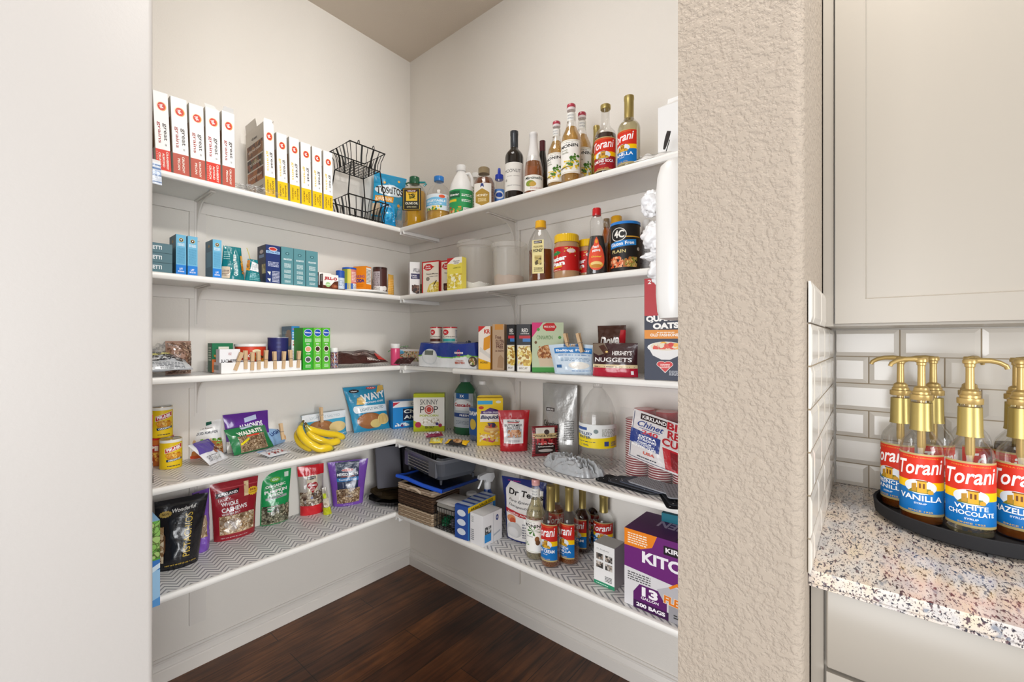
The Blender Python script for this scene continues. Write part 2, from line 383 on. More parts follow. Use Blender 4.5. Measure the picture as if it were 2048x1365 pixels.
b = MB(); b.mat = 'wallknock'; b.extr(bull(XR, YP, XK, 0, .02, 6, (1, 0, 0, 0)), 0, HC, 'fff'); struct('wall_right', b)
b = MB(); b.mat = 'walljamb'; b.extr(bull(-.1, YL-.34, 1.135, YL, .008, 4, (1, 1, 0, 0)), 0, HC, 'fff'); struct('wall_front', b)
# baseboards
def basepoly(t=.018, h=.094): return [(0, 0), (t, 0), (t, h*.5), (t*.8, h*.53), (t*.8, h*.56), (t*.95, h*.6), (t*.85, h*.67), (t*.5, h*.74), (t*.42, h*.8), (t*.55, h*.83), (t*.5, h*.88), (t*.22, h*.9), (t*.22, h), (0, h)]
b = MB(); b.mat = 'trimpaint'
b.M = Matrix.Rotation(PI/2, 4, 'Z') @ Matrix.Identity(4); b.M = Matrix(((0, 1, 0, 0), (1, 0, 0, YL), (0, 0, 1, 0), (0, 0, 0, 1)))
b.extr(basepoly(), 0, -YL, 'fff', 'x'); struct('baseboard_left', b)
b = MB(); b.mat = 'trimpaint'; b.M = Matrix(((1, 0, 0, .0182), (0, -1, 0, 0), (0, 0, 1, 0), (0, 0, 0, 1)))
b.extr(basepoly(), 0, XR-.0184, 'fff', 'x'); struct('baseboard_back', b)

# ---------------------------------------------------------------- shelving
def nosing(b, p0, p1, z, out):      # rounded front edge from p0 to p1 (xy), outwards vector
    N = 5; prof = [(0, -.024), (.005, -.024)]+[(.005+.009*cos(a), -.0115+.0125*sin(a)) for a in [math.radians(-90+180*k/N) for k in range(N+1)]]+[(.005, .001), (0, .001)]
    p0 = Vector((*p0, 0)); p1 = Vector((*p1, 0)); o = Vector((*out, 0)); i = len(b.v); n = len(prof)
    for p in (p0, p1):
        for r, h in prof: b.v.append(p+o*r+Vector((0, 0, z+h)))
    fl = (p1-p0).cross(o).z > 0
    for k in range(n):
        q = [i+k, i+(k+1) % n, i+n+(k+1) % n, i+n+k]; b.face(q if fl else q[::-1], 'fff')
    b.face([i+k for k in range(n)], 'fff'); b.face([i+n+k for k in range(n)][::-1], 'fff')
names = {1: 'top', 2: 'second', 3: 'middle', 4: 'fourth', 5: 'lowest'}
for s in range(1, 6):
    z = Z[s]; d = D[s]; fr = d-.012
    for side in 'LR':
        t = thing('wall_shelf', f'white painted {names[s]} pantry shelf along the '+('left wall' if side == 'L' else 'right wall'), 'shelf', (0, 0, z), 0, 'pantry wall shelves')
        b = MB(); b.mat = 'shelfpaint'
        if side == 'L': b.box(0.0005, YL+.001, -TS, fr, -.0005, 0)
        else: b.box(fr+.0005, -fr, -TS, XR-.001, -.0005, 0)
        b.build('board', t, False)
        b = MB(); b.mat = 'shelfpaint'
        if side == 'L': nosing(b, (fr, YL+.001), (fr, -fr), 0, (1, 0))
        elif s == 3: nosing(b, (fr, -fr), (fr+.33*0+.05, -fr), 0, (0, -1)); nosing(b, (onR(905, d).x, -fr), (XR-.001, -fr), 0, (0, -1))
        else: nosing(b, (fr, -fr), (XR-.001, -fr), 0, (0, -1))
        b.build('front_edge', t)
        b = MB(); b.mat = 'trimpaint'
        if s != 5:
            if side == 'L': b.box(0.0006, YL+.002, -TS-.047, .012, -.001, -TS-.0005)
            else: b.box(.0135, -.012, -TS-.047, XR-.001, -.0006, -TS-.0005)
            b.build('wall_cleat', t, False)
        if s >= 3:
            b = MB(); b.mat = 'liner'; zz = .0006
            if side == 'L': b.add([(.001, YL+.003, zz), (fr+.004, YL+.003, zz), (fr+.004, -fr, zz), (.001, -.001, zz)], 'fff'); uvx = lambda p: (p.y+p.x*0, p.x)
            else: b.add([(.001, -.001, zz), (fr+.004, -fr, zz), (fr+.004, -fr-.004, zz), (XR-.002, -fr-.004, zz), (XR-.002, -.001, zz)], 'fff'); uvx = lambda p: (p.x, -p.y)
            uvx = lambda p: (p.y, p.x)
            o = b.build('shelf_liner', t, False); uv = o.data.uv_layers.new(name='UVMap')
            for lp in o.data.loops: uv.data[lp.index].uv = uvx(o.data.vertices[lp.vertex_index].co)
            tag(o, 'white liner printed with grey zigzag lines')
def bracket(p, rz, arm):             # steel shelf bracket: wall leg, arm under the shelf and a curved web
    t = thing('shelf_bracket', '', 'bracket', p, rz)
    b = MB(); b.mat = 'trimpaint'
    b.box(-.009, -.0155, -.165, .009, -.0128, -.0005); b.build('wall_leg', t, False)
    b = MB(); b.mat = 'trimpaint'; b.box(-.009, -arm, -.006, .009, -.0156, -.0008); b.build('arm', t, False)
    b = MB(); b.mat = 'trimpaint'; A = arm-.02
    out = [(-.0157, -.15), (-.021, -.15)]+[(-.021-(A-.03)*.62*(1-cos(q))**1.3, -.15+.135*sin(q)) for q in [PI/2*k/8 for k in range(1, 8)]]+[(-A, -.0095), (-A, -.0078), (-.0157, -.0078)]
    b.extr([(y, z) for y, z in out], -.0022, .0022, 'fff', 'x'); b.build('brace', t, False)
    b = MB(); b.mat = 'metal'
    for z in (-.05, -.15): b.lathe([(.003, 0), (.003, .001)], 8, 'fff'); 
    return t
for s in range(1, 6):
    for side in 'LR':
        if side == 'L': t = bracket((0, -1.078, Z[s]-TS), PI/2, D[s]-.045)
        else: t = bracket((.835, 0, Z[s]-TS), 0, D[s]-.045)
        tag(t, f'white steel bracket under the {names[s]} shelf on the '+('left wall' if side == 'L' else 'right wall'), 'bracket', 'shelf brackets')
    # support rail under the corner seam
    b = MB(); b.mat = 'whiteplastic'; d = D[s]
    b.M = Matrix.Translation((d+.014, 0, Z[s]-TS)); f = -d-.001
    b.extr([(-.012, -.001), (-.016, -.019), (-.013, -.019), (-.009, -.004), (.009, -.004), (.013, -.019), (.016, -.019), (.012, -.001)], -.0135, f, 'fff', 'y')
    tag(b.build('support_rail', smooth=False), f'white channel rail under the corner seam of the {names[s]} shelf', 'rail', 'corner support rails')
b = MB(); b.mat = 'trimpaint'
zs = [Z[k] for k in (1, 2, 3, 4, 5)]
def upright(name, x0, x1, side):
    b = MB(); b.mat = 'trimpaint'
    for k in range(5):
        top = (Z[k+1]-TS-.0005) if k == 4 else Z[k+1]-TS-.0475; bot = Z[k+2]+.001 if k < 4 else .178
        if side == 'L': b.box(.0006, x0, bot, .0122, x1, top)
        else: b.box(x0, -.0122, bot, x1, -.0006, top)
    return struct(name, b, False)
upright('trim_1', -1.103, -1.047, 'L'); upright('trim_2', .803, .858, 'R')

# ---------------------------------------------------------------- kitchen side: tiles, counter, cabinets
def tiles(b, f, w, h, TW=.1524, TH_=.0754, g=.003, off=0, dep=.006, first=0):
    r = 0; z = h
    while z > 0.004:
        z0 = max(0, z-TH_); x = -TW+((off+((TW+g)/2+.011)*((r+first) % 2)) % (TW+g))
        while x < w:
            a, c = max(0, x), min(w, x+TW)
            if c-a > .012:
                bv = .011; P = [(a, z0, 0), (c, z0, 0), (c, z, 0), (a, z, 0), (a, z0, dep*.55), (c, z0, dep*.55), (c, z, dep*.55), (a, z, dep*.55)]
                ia = a+(bv if a == x else .001); ic = c-(bv if c == x+TW else .001)
                if ic-ia > .004:
                    P += [(ia, z0+bv*(1 if z0 > 0 or True else 0), dep), (ic, z0+bv, dep), (ic, z-bv, dep), (ia, z-bv, dep)]
                    i = len(b.v); b.v += [f(*p) for p in P]
                    for q in ((0, 1, 5, 4), (1, 2, 6, 5), (2, 3, 7, 6), (3, 0, 4, 7), (4, 5, 9, 8), (5, 6, 10, 9), (6, 7, 11, 10), (7, 4, 8, 11), (8, 9, 10, 11)): b.face([i+k for k in q], 'fff')
            x += TW+g
        z = z0-g; r += 1
b = MB(); b.mat = 'glazed'; tiles(b, lambda x, z, d: Vector((2.066+x, -.002-d, .916+z)), 1.6, .455, off=2.208-2.066-.001)
b.mat = 'grout'; b.box(2.066, -.0038, .916, 3.6, -.0008, 1.3705)
tag(b.build('tile_backsplash', smooth=False), 'shiny white subway tiles on the kitchen wall behind the pump bottles', 'tiles', 'backsplash tiles')
b = MB(); b.mat = 'glazed'; tiles(b, lambda y, z, d: Vector((XK+.0022+d, -.672+y, .916+z)), .662, .453, off=.04, first=1); tiles(b, lambda y, z, d: Vector((XK+.0022+d, -.672+y, 1.3715+z)), .336, .0762, off=.04, first=0)
b.mat = 'grout'; b.box(XK+.0006, -.67, .916, XK+.004, -.0125, 1.37)
tag(b.build('tile_backsplash', smooth=False), 'shiny white tiles seen edge-on along the side of the dividing wall', 'tiles', 'backsplash tiles')
b = MB(); b.mat = 'granite'
b.extr([(-.652, .889), (-.6555, .893), (-.6555, .911), (-.652, .915), (-.001, .915), (-.001, .885), (-.652, .885)], XK+.001, 4.2, 'fff', 'x')
tag(b.build('granite_countertop', smooth=False), 'speckled beige and grey granite counter top beside the dividing wall', 'countertop')
def shaker(b, x0, x1, z0, z1, y, t=.02, fr=.055, plain=False):
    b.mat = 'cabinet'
    if plain: b.cbox(x0, y-t, z0, x1, y, z1, 'fff', .003); return
    b.box(x0, y-t, z0, x0+fr, y, z1); b.box(x1-fr, y-t, z0, x1, y, z1); b.box(x0+fr, y-t, z0, x1-fr, y, z0+fr); b.box(x0+fr, y-t, z1-fr, x1-fr, y, z1)
    b.box(x0+fr, y-t+.011, z0+fr, x1-fr, y-.001, z1-fr)
    e = .003
    for P in ([(x0+fr, y-t, z0+fr), (x1-fr, y-t, z0+fr), (x1-fr-e, y-t+.011, z0+fr+e), (x0+fr+e, y-t+.011, z0+fr+e)], [(x0+fr, y-t, z0+fr), (x0+fr+e, y-t+.011, z0+fr+e), (x0+fr+e, y-t+.011, z1-fr-e), (x0+fr, y-t, z1-fr)]): b.add(P, 'fff')
t = thing('upper_cabinet', 'white upper wall cabinet with recessed panel door above the tiles', 'cabinet', (0, 0, 0))
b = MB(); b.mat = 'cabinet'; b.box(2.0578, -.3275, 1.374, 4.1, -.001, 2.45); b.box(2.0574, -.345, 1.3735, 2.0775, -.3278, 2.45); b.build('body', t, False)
b = MB(); shaker(b, 2.0805, 2.62, 1.3795, 2.43, -.3288); b.build('door', t, False)
b = MB(); shaker(b, 2.6235, 3.15, 1.3795, 2.43, -.3288); b.build('door', t, False)
t = thing('lower_cabinet', 'white lower kitchen cabinet with a flat drawer front under the granite', 'cabinet', (0, 0, 0))
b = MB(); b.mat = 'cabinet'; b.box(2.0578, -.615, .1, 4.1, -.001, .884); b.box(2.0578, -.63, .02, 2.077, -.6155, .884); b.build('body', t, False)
b = MB(); shaker(b, 2.0815, 2.72, .735, .879, -.6155, plain=True); b.build('drawer_front', t)
b = MB(); shaker(b, 2.0815, 2.40, .12, .728, -.6155); b.build('door', t, False)
b = MB(); shaker(b, 2.4035, 2.72, .12, .728, -.6155); b.build('door', t, False)
# ================================================================ generators for the goods on the shelves
def put(o, loc, rz=0, label=None, cat=None, group=None):
    o.location = loc; o.rotation_euler = (0, 0, rz); return tag(o, label, cat, group)
def copy_tree(o, parent=None):
    c = o.copy(); COL.objects.link(c)
    if parent: c.parent = parent
    for ch in [k for k in bpy.data.objects if k.parent == o]: copy_tree(ch, c)
    return c
def ends(side, S, px0, px1, d, d1=None):
    f = onL if side == 'L' else onR; P0 = f(px0, d); P1 = f(px1, d if d1 is None else d1)
    z = Z[S]+(.0014 if S > 2 else .0006); P0.z = z; P1.z = z; return P0, P1
def frame2(P0, P1):
    v = P1-P0; return math.hypot(v.x, v.y), math.atan2(v.y, v.x)
def carton(name, label, cat, P0, P1, ytop, dep, col, front=(), left=(), right=(), top=(), group=None, h=None, lean=0, mt='paper', cols={}, pxt=None, flaps=None, parent_extra=None):
    w, rz = frame2(P0, P1)
    if h is None:
        m = (P0+P1)/2; r = m-CV; px = 1024+FPX*(r.x*cos(TH)+r.y*sin(TH))/(-r.x*sin(TH)+r.y*cos(TH)); h = zat(pxt or px, ytop, m)-P0.z
    b = MB(); b.mat = mt
    if lean: b.M = Matrix.Rotation(math.radians(-lean), 4, 'Y') if lean > 0 else Matrix.Translation((w, 0, 0)) @ Matrix.Rotation(math.radians(-lean), 4, 'Y') @ Matrix.Translation((-w, 0, 0))
    b.box(0, 0, 0, w, dep, h, col, cols)
    for ops, f, asp in ((front, flat((0, 0, 0), (w, 0, 0), (0, 0, h)), w/h), (left, flat((0, dep, 0), (0, -dep, 0), (0, 0, h)), dep/h), (right, flat((w, 0, 0), (0, dep, 0), (0, 0, h)), dep/h), (top, flat((0, 0, h), (w, 0, 0), (0, dep, 0)), w/dep)):
        if ops: a = Art(b, f); a.asp = asp; a.run(ops)
    if flaps is None:
        o = b.build(name, smooth=False); return put(o, P0, rz, label, cat, group)
    t = thing(name, label, cat, P0, rz, group); b.build('box', t, False)
    for (a, c, e, g, cl) in flaps:      # flap hinge a->c on the top rim, raised by e (vector), width taper g
        f = MB(); f.mat = mt; f.M = b.M
        A = Vector((a[0]*w, a[1]*dep, h+.0004)); B = Vector((c[0]*w, c[1]*dep, h+.0004)); E = Vector(e); v = (B-A)*g
        n = (B-A).cross(E).normalized()*.0005
        for s_ in (-1, 1):
            pts = [A+n*s_, B+n*s_, B-v+E+n*s_, A+v+E+n*s_]; f.add(pts if s_ > 0 else pts[::-1], cl)
        for p, q in ((A, B), (B, B-v+E), (B-v+E, A+v+E), (A+v+E, A)): f.add([p-n, q-n, q+n, p+n], cl)
        f.build('flap', t, False)
    return t
def nrm(f, u, v, e=.01):
    a = Vector(f(min(1, u+e), v))-Vector(f(max(0, u-e), v)); b = Vector(f(u, min(1, v+e)))-Vector(f(u, max(0, v-e))); n = a.cross(b)
    return n.normalized() if n.length > 1e-12 else Vector((0, -1, 0))
def pouch(name, label, cat, P0, P1, h, th, col, ops=(), kind='stand', lean=0, mt='film', group=None, seed=0, cr=.003, top=1.0, bot=1.0, skew=0, droop=0, back=None, flatten=0, extra=None, zlift=0, nseal=0):
    w, rz = frame2(P0, P1); b = MB(); b.mat = mt
    if flatten: b.M = Matrix.Rotation(math.radians(-flatten), 4, 'X')
    elif lean: b.M = Matrix.Rotation(math.radians(-lean), 4, 'X')
    def sh(u, v, sgn):
        if kind == 'stand': g = max(0, 1-v**1.7)**.8*(.7+.3*min(1, v*7)); e = max(0, sin(PI*u))**.55
        else: g = max(0, sin(PI*min(1, max(0, (v-.04)/.92))))**.55; e = max(0, sin(PI*min(1, max(0, (u)))))**.6
        B = g*e; wd = w*((bot+(top-bot)*v)-(.05*sin(PI*v) if kind != 'stand' else .03*sin(PI*v)))
        x = w/2+(u-.5)*wd+skew*v*h; z = h*v-droop*h*v*(2*abs(u-.5))**2
        n = noise.noise(Vector((u*4.2+seed*3.1, v*5*h/max(w, .01)*.6, seed)))*cr+noise.noise(Vector((u*8+seed, v*9, seed*2)))*cr*.22
        n *= min(1, 6*u, 6*(1-u))*min(1, 5*(1-v), 5*v+.2)
        y = th/2+sgn*(th/2*B)+n*(1 if sgn < 0 else -1)+(.0006*sgn)
        if kind == 'stand' : z = max(z, 0)
        return Vector((x, y, z))
    nu, nv = 28, 32
    GR_ = [[sh(i/nu, j/nv, -1) for i in range(nu+1)] for j in range(nv+1)]
    def F(u, v):
        x = min(max(u, 0), 1)*nu; y = min(max(v, 0), 1)*nv; i = min(int(x), nu-1); j = min(int(y), nv-1); x -= i; y -= j
        return (GR_[j][i]*(1-x)+GR_[j][i+1]*x)*(1-y)+(GR_[j+1][i]*(1-x)+GR_[j+1][i+1]*x)*y
    b.grid(F, nu, nv, col); b.grid(lambda u, v: sh(1-u, v, 1), nu, nv, back or col)
    b.grid(lambda u, v: sh(u, 0, 1-2*v) , nu, 1, back or col); b.grid(lambda u, v: sh(u, 1, -1+2*v), nu, 1, back or col)
    b.grid(lambda u, v: sh(0, v, 1-2*u), 1, nv, col); b.grid(lambda u, v: sh(1, v, -1+2*u), 1, nv, col)
    a = Art(b, lambda u, v: (F(u, v), nrm(F, u, v)), .0013, .00015, n=4); a.asp = w/h
    if ops: a.run(ops)
    o = b.build(name, ang=60); P = Vector(P0); P.z += zlift+(th*sin(math.radians(flatten))*.96 if flatten else th*sin(math.radians(lean))*.6 if lean > 20 else 0)
    return put(o, P, rz, label, cat, group)
def crumple(name, label, cat, P, rad, amp, col, mt='film', seed=0, rz=0, freq=3, nu=56, nv=36, group=None, flatb=True, parent=None):
    b = MB(); b.mat = mt
    def f(u, v):
        a = 2*PI*u; t = PI*(v-.5); d = Vector((cos(t)*cos(a), cos(t)*sin(a), sin(t)))
        n = 0
        for k, q in ((1, 1), (2.1, .5), (4.3, .25)):
            n += q*abs(noise.noise(d*freq*k+Vector((seed*7.3, seed, seed*2.1))))
        r = 1-amp*1.2+amp*2.6*n
        p = Vector((d.x*rad[0], d.y*rad[1], d.z*rad[2]))*r
        z = p.z+rad[2]*.9
        return (p.x, p.y, max(z, .0005 if flatb else -9))
    b.grid(f, nu, nv, col); o = b.build(name, parent, ang=50)
    if parent: o.location = P; o.rotation_euler = (0, 0, rz); return o
    return put(o, P, rz, label, cat, group)
def rp(side, S, px0, px1, dc, ytop=None, z=None, face=0, px=None):
    """round thing: returns base point, radius, height, rotation facing the viewer plus `face` degrees"""
    pc = (px0+px1)/2 if px is None else px; P = (onL if side == 'L' else onR)(pc, dc); return rq(P, px0, px1, ytop, Z[S]+(.0014 if S > 2 else .0006) if z is None else z, face, pc)
def rq(P, px0, px1, ytop, z, face=0, pc=None):
    pc = (px0+px1)/2 if pc is None else pc
    t = (P.x-CV.x)*(-sin(TH))+(P.y-CV.y)*cos(TH); rx = (pc-1024)/FPX; r = (px1-px0)/2*t/FPX/math.sqrt(1+rx*rx)
    h = (zat(pc, ytop, P)-z) if ytop else 0; P = Vector((P.x, P.y, z)); return P, r, h, math.atan2(CV.x-P.x, -(CV.y-P.y))+math.radians(face)
def cylart(R, z0, z1, span, sx=1, sy=1):
    def f(u, v):
        a = (u-.5)*span; return Vector((R*sin(a)*sx, -R*cos(a)*sy, z0+(z1-z0)*v)), Vector((sin(a), -cos(a), 0))
    return f
def label_part(t, R, z0, z1, span, ops, name='label', mt='paper', sx=1, sy=1, base='ffffff'):
    b = MB(); b.mat = mt; R2 = R+.0007
    f = cylart(R2, z0, z1, span, sx, sy); b.grid(lambda u, v: f(u, v)[0], 24, 1, base)
    g = cylart(R2-.0004, z0, z1, span, sx, sy); b.grid(lambda u, v: g(1-u, v)[0], 24, 1, base)
    a = Art(b, f, .0001, .00004, n=3); a.asp = R*span/(z1-z0); a.run(ops); return b.build(name, t, ang=60)
def at_level(prof, z):
    for (r0, z0), (r1, z1) in zip(prof, prof[1:]):
        if z0 <= z <= z1 and z1 > z0: return r0+(r1-r0)*(z-z0)/(z1-z0)
    return prof[-1][0]
def liquid_part(t, prof, level, mt, k=.94, name='contents', sx=1, sy=1, col='fff'):
    p = [(max(.001, r*k), max(z, .003)) for r, z in prof if z < level]; p.append((at_level(prof, level)*k, level)); b = MB(); b.mat = mt; b.lathe(p, 28, col, sx=sx, sy=sy); return b.build(name, t)
def can(name, label, cat, pr, col, ops, span=3.6, lid=('metal', 'ffffff', .004, 1.0), group=None, mt='paper', z1=.97, z0=.03, rim=True, part='label'):
    P, R, H, rz = pr; t = thing(name, label, cat, P, rz, group); b = MB(); b.mat = mt
    b.lathe([(R*.97, 0), (R, .002), (R, .004), (R*.985, .005), (R*.985, H-.006), (R, H-.005), (R, H-.003)], 32, col); b.build('body', t)
    label_part(t, R*.985, H*z0, H*z1, 2*PI*.995, [], 'wrapper', mt, base=col) if False else None
    if ops: label_part(t, R*.99, H*z0, H*z1, span, ops, part, mt, base=col)
    m, c, lh, lr = lid; b = MB(); b.mat = m; b.lathe([(R*lr, H-.0028-lh*.0), (R*lr, H-.0028+lh), (R*lr*.93, H-.0028+lh+.0005), (R*lr*.9, H-.004+lh)], 32, c); b.build('lid', t)
    return t
TOR = [(.0, 0), (.030, 0), (.0365, .004), (.0375, .012), (.0375, .165), (.0368, .173), (.0335, .184), (.026, .195), (.0195, .204), (.0155, .214), (.0142, .226), (.0142, .292), (.0152, .293), (.0152, .3)]
MON = [(.0, 0), (.031, 0), (.0365, .004), (.038, .012), (.038, .150), (.0375, .168), (.034, .183), (.027, .198), (.021, .212), (.0165, .232), (.0138, .262), (.0132, .29), (.015, .291), (.015, .3)]
WIN = [(.0, 0), (.033, 0), (.037, .004), (.0375, .01), (.0375, .185), (.036, .196), (.031, .207), (.023, .217), (.0165, .226), (.0143, .236), (.0140, .285), (.0152, .286), (.0152, .297)]
SPK = [(.0, 0), (.036, 0), (.0395, .004), (.0405, .012), (.0405, .10), (.038, .135), (.032, .165), (.025, .195), (.019, .225), (.0155, .26), (.0148, .29), (.016, .292), (.016, .3)]
def torani_art(two, red='d2311d', low='0f6fb8', split=False):
    o = [('R', 0, 0, 1, 1, 'b5a26c'), ('R', 0, .04, 1, .97, red), ('R', 0, .04, 1, .42, low), ('R', 0, .42, 1, .55, 'f7c600'),
         ('I', 'Torani', .5, .78, .82, .24, 'ffffff', 6, .015), ('E', .5, .46, .27, .12, 'dfe6ee'), ('P', [(.28, .36), (.72, .36), (.66, .44), (.4, .45)], '7c7a2e'),
         ('P', [(.36, .38), (.44, .38), (.44, .52), (.36, .5)], 'b98a2e'), ('R', .45, .37, .6, .56, 'd9a32c'), ('R', .48, .44, .51, .52, '6b3a16'), ('R', .54, .44, .57, .52, '6b3a16'), ('R', .43, .55, .62, .57, '8a5a1e'), ('E', .66, .39, .05, .035, 'c9992b'),
         ('T', 'FORMULA ORIGINALE', .5, .935, .6, .02, 'e9a13b', 0, 0), ('T', 'SYRUP', .5, .13 if len(two) > 1 else .19, .2, .03, 'e8eef6'), ('T', 'SINCE 1925', .5, .065, .4, .025, 'd8b35a')]
    if len(two) > 1: o += [('T', two[0], .5, .305, .5, .07, 'ffffff'), ('T', two[1], .5, .215, .72, .07, 'ffffff')]
    elif two: o += [('T', two[0], .5, .28, .74, .09, 'ffffff')]
    return o
def monin_art(vine='5a8a2c', fruit='efd23a', word='Vanilla'):
    rnd = random.Random(5); o = [('R', 0, 0, 1, 1, 'f2efe6'), ('R', .04, .03, .96, .97, 'c9b98a'), ('R', .055, .04, .945, .96, 'f6f4ee'), ('T', 'MONIN', .5, .82, .8, .1, '1d1a18', 4, .03), ('T', 'Le Sirop de', .48, .91, .42, .035, '6b6a60'), ('T', word, .32, .62, .34, .06, '8b8a70'), ('T', 'French', .3, .7, .3, .05, '8b8a70')]
    for k in range(26):
        x = rnd.uniform(.45, .92); y = .2+rnd.random()*.5*(x); o.append(('E', x, y, rnd.uniform(.03, .08), rnd.uniform(.015, .04), rnd.choice([vine, '3d6b22', '7aa03c'])))
    for k in range(22): o.append(('E', rnd.uniform(.12, .9), rnd.uniform(.12, .36), rnd.uniform(.03, .07), rnd.uniform(.012, .03), rnd.choice([fruit, 'f4e88a', 'e9c22c'])))
    o.append(('P', [(.1, .14), (.6, .2), (.62, .215), (.1, .17)], '4a3420')); return o
def bottle(name, label, pr, prof, gm, liq, lab, cap, group=None, cat='bottle', H=None, neck=None, kx=1, extra=None):
    """prof in metres for a 0.30 m bottle, scaled to the height seen"""
    P, R, h, rz = pr; H = H or h; k = H/prof[-1][1]; kr = (R/max(r for r, z in prof)) if kx == 1 else kx
    pf = [(r*kr, z*k) for r, z in prof]; t = thing(name, label, cat, P, rz, group)
    b = MB(); b.mat = gm; b.lathe([(max(r, .0005), z) for r, z in pf], 32, '181412', capt=False); b.build('body', t, ang=70)
    if liq: liquid_part(t, pf, liq[0]*k, liq[1])
    if lab: z0, z1, span, ops = lab[:4]; label_part(t, max(r for r, z in pf), z0*k, z1*k, span, ops)
    if neck: z0, z1, ops = neck; label_part(t, at_level(pf, z1*k*.5+z0*k*.5)*1.04, z0*k, z1*k, 4.2, ops, 'neck_label')
    if cap:
        m, c, cp = cap; b = MB(); b.mat = m; b.lathe([(r*kr, z*k) for r, z in cp], 24, c); b.build('cap', t, ang=50)
    return t
SLEEVE = [(.0162, .208), (.0162, .214), (.0158, .216), (.0158, .286), (.0168, .288), (.0168, .302), (.0155, .303)]
CORK = [(.0158, .284), (.017, .286), (.017, .302), (.015, .303)]
SCREW = [(.0158, .28), (.0162, .281), (.0162, .3), (.0145, .302)]
WCAP = [(.0152, .228), (.0158, .23), (.0158, .283), (.0166, .284), (.0166, .301), (.015, .302)]
SCAP = [(.0225, .212), (.0185, .232), (.017, .26), (.0168, .288), (.0182, .29), (.0182, .301), (.016, .303)]
def clothespin():
    t = thing('clothespin', 'wooden clothespin', 'clothespin'); 
    for s in (-1, 1):
        b = MB(); b.mat = 'matte'
        P = [(0, .0), (.0045, .001), (.005, .018), (.0058, .03), (.0058, .04), (.0044, .046), (.0075, .072), (.0105, .072), (.0085, .045), (.0085, .03), (.0078, .01), (.006, 0)] if False else [(.0008, 0), (.0042, 0), (.0056, .03), (.006, .042), (.0078, .073), (.0046, .073), (.0022, .045), (.0014, .036), (.0024, .03), (.001, .024)]
        b.extr([(x*s, z) for x, z in P][::s], -.0062, .0062, 'cfb08a', 'y'); b.build('wooden_leg', t, False)
    b = MB(); b.mat = 'metal'; b.tube([(-.0078, -.0068, .036), (.0078, -.0068, .036)], .0009, 6); b.tube([(-.0078, .0068, .036), (.0078, .0068, .036)], .0009, 6)
    b.tube([(-.0078, -.0068, .036), (-.0078, .0068, .036)], .0009, 6); b.tube([(.0078, -.0068, .036), (.0078, .0068, .036)], .0009, 6); b.build('spring', t); return t
_PIN = []
def pin(loc, rot, label, group='clothespins'):
    if not _PIN: _PIN.append(clothespin()); t = _PIN[0]
    else: t = copy_tree(_PIN[0])
    t.location = loc; t.rotation_euler = rot; return tag(t, label, 'clothespin', group)

def heap(name, label, cat, P, rx, ry, h, col, mt='film', seed=0, rz=0, group=None):
    """loose plastic lying in long soft folds"""
    b = MB(); b.mat = mt
    def f(u, v):
        a = 2*PI*u; r = v; e = 1+.22*noise.noise(Vector((cos(a)*1.6+seed, sin(a)*1.6, seed)))+.08*noise.noise(Vector((cos(a)*5, sin(a)*5, seed)))
        x = cos(a)*r; y = sin(a)*r; w1 = noise.noise(Vector((x*1.7+seed, y*1.7, 1.3))); w2 = noise.noise(Vector((x*1.7, y*1.7+seed, 7.7)))
        q = 1-abs(noise.noise(Vector((x*2.4+w1*2.4, y*2.6+w2*2.4, seed*.7))))*2.8; q2 = 1-abs(noise.noise(Vector((x*5+w2*4, y*5+w1*4, seed*1.7))))*2.4
        z = h*(1-r**3)**.5*(.3+.5*max(0, q)+.2*max(0, q2))+.0008 if r < 1 else .0006
        return Vector((x*rx*e, y*ry*e, z))
    b.grid(lambda u, v: f(u, 1-v), 96, 44, col); b.grid(lambda u, v: Vector((f(u, 1).x*v, f(u, 1).y*v, .0004)), 96, 1, col, flip=True)
    return put(b.build(name, ang=55), P, rz, label, cat, group)
# ================================================================ top shelf, left wall: cereal boxes
POST = lambda cy: [('E', .56, cy, .3, .058, 'e8b14a'), ('E', .5, cy, .3, .058, 'f3e3c0'), ('E', .53, cy, .27, .052, 'd23a22'), ('I', 'Post', .53, cy, .34, .042, 'ffffff', -60, .03)]
def grains(col, gcol, lines, tcol='f3ebe0'):
    o = [('R', 0, 0, 1, 1, 'f4f4f2'), ('R', 0, 0, 1, .27, col)]+POST(.82)+[('T', 'great', .7, .5, .3, .27, '3a2a28', 0, 0)]
    o[-1] = ('T', 'great', .68, .50, .22, .30, '3a2a28', -90, .01); o.append(('T', 'grains', .3, .48, .27, .28, gcol, -90, .01)); o.append(('T', 'oo', .72, .335, .025, .12, '3a2a28', -90, 0))
    n = len(lines)
    for i, l in enumerate(lines): o.append(('T', l, (.78-.26*i if n == 3 else .64-.28*i), .135, min(.23, .03*len(l)), .15, tcol, -90, .025))
    return o
ASP = .055/.27
RED = grains('d8331f', 'a5202c', ['CRANBERRY', 'ALMOND', 'CRUNCH'])+[('L', .06, .02, .12, .25, 8, 'f0b8a8')]; PEC = grains('b9523f', 'a23a34', ['CRUNCHY', 'PECAN']); BAN = grains('f2c40c', 'e2c33c', ['BANANA', 'NUT', 'CRUNCH'], '6b5a20')
GC = 'cereal boxes on the top shelf'
NUTS = ['8a5a34', '6d4326', 'a8764a', '4f3020']
def cereal(px0, px1, yt, ops, lab, lean=0, **k):
    P0, P1 = ends('L', 1, px0, px1, .243); return carton('cereal_box', lab, 'cereal box', P0, P1, yt, .19, 'dcd8d0', ops, left=[('R', 0, 0, 1, 1, 'd9d3c8'), ('R', .05, .3, .95, .75, '9a7350')], lean=lean, group=GC, **k)
P0, P1 = ends('L', 1, 288, 306.5, .243)
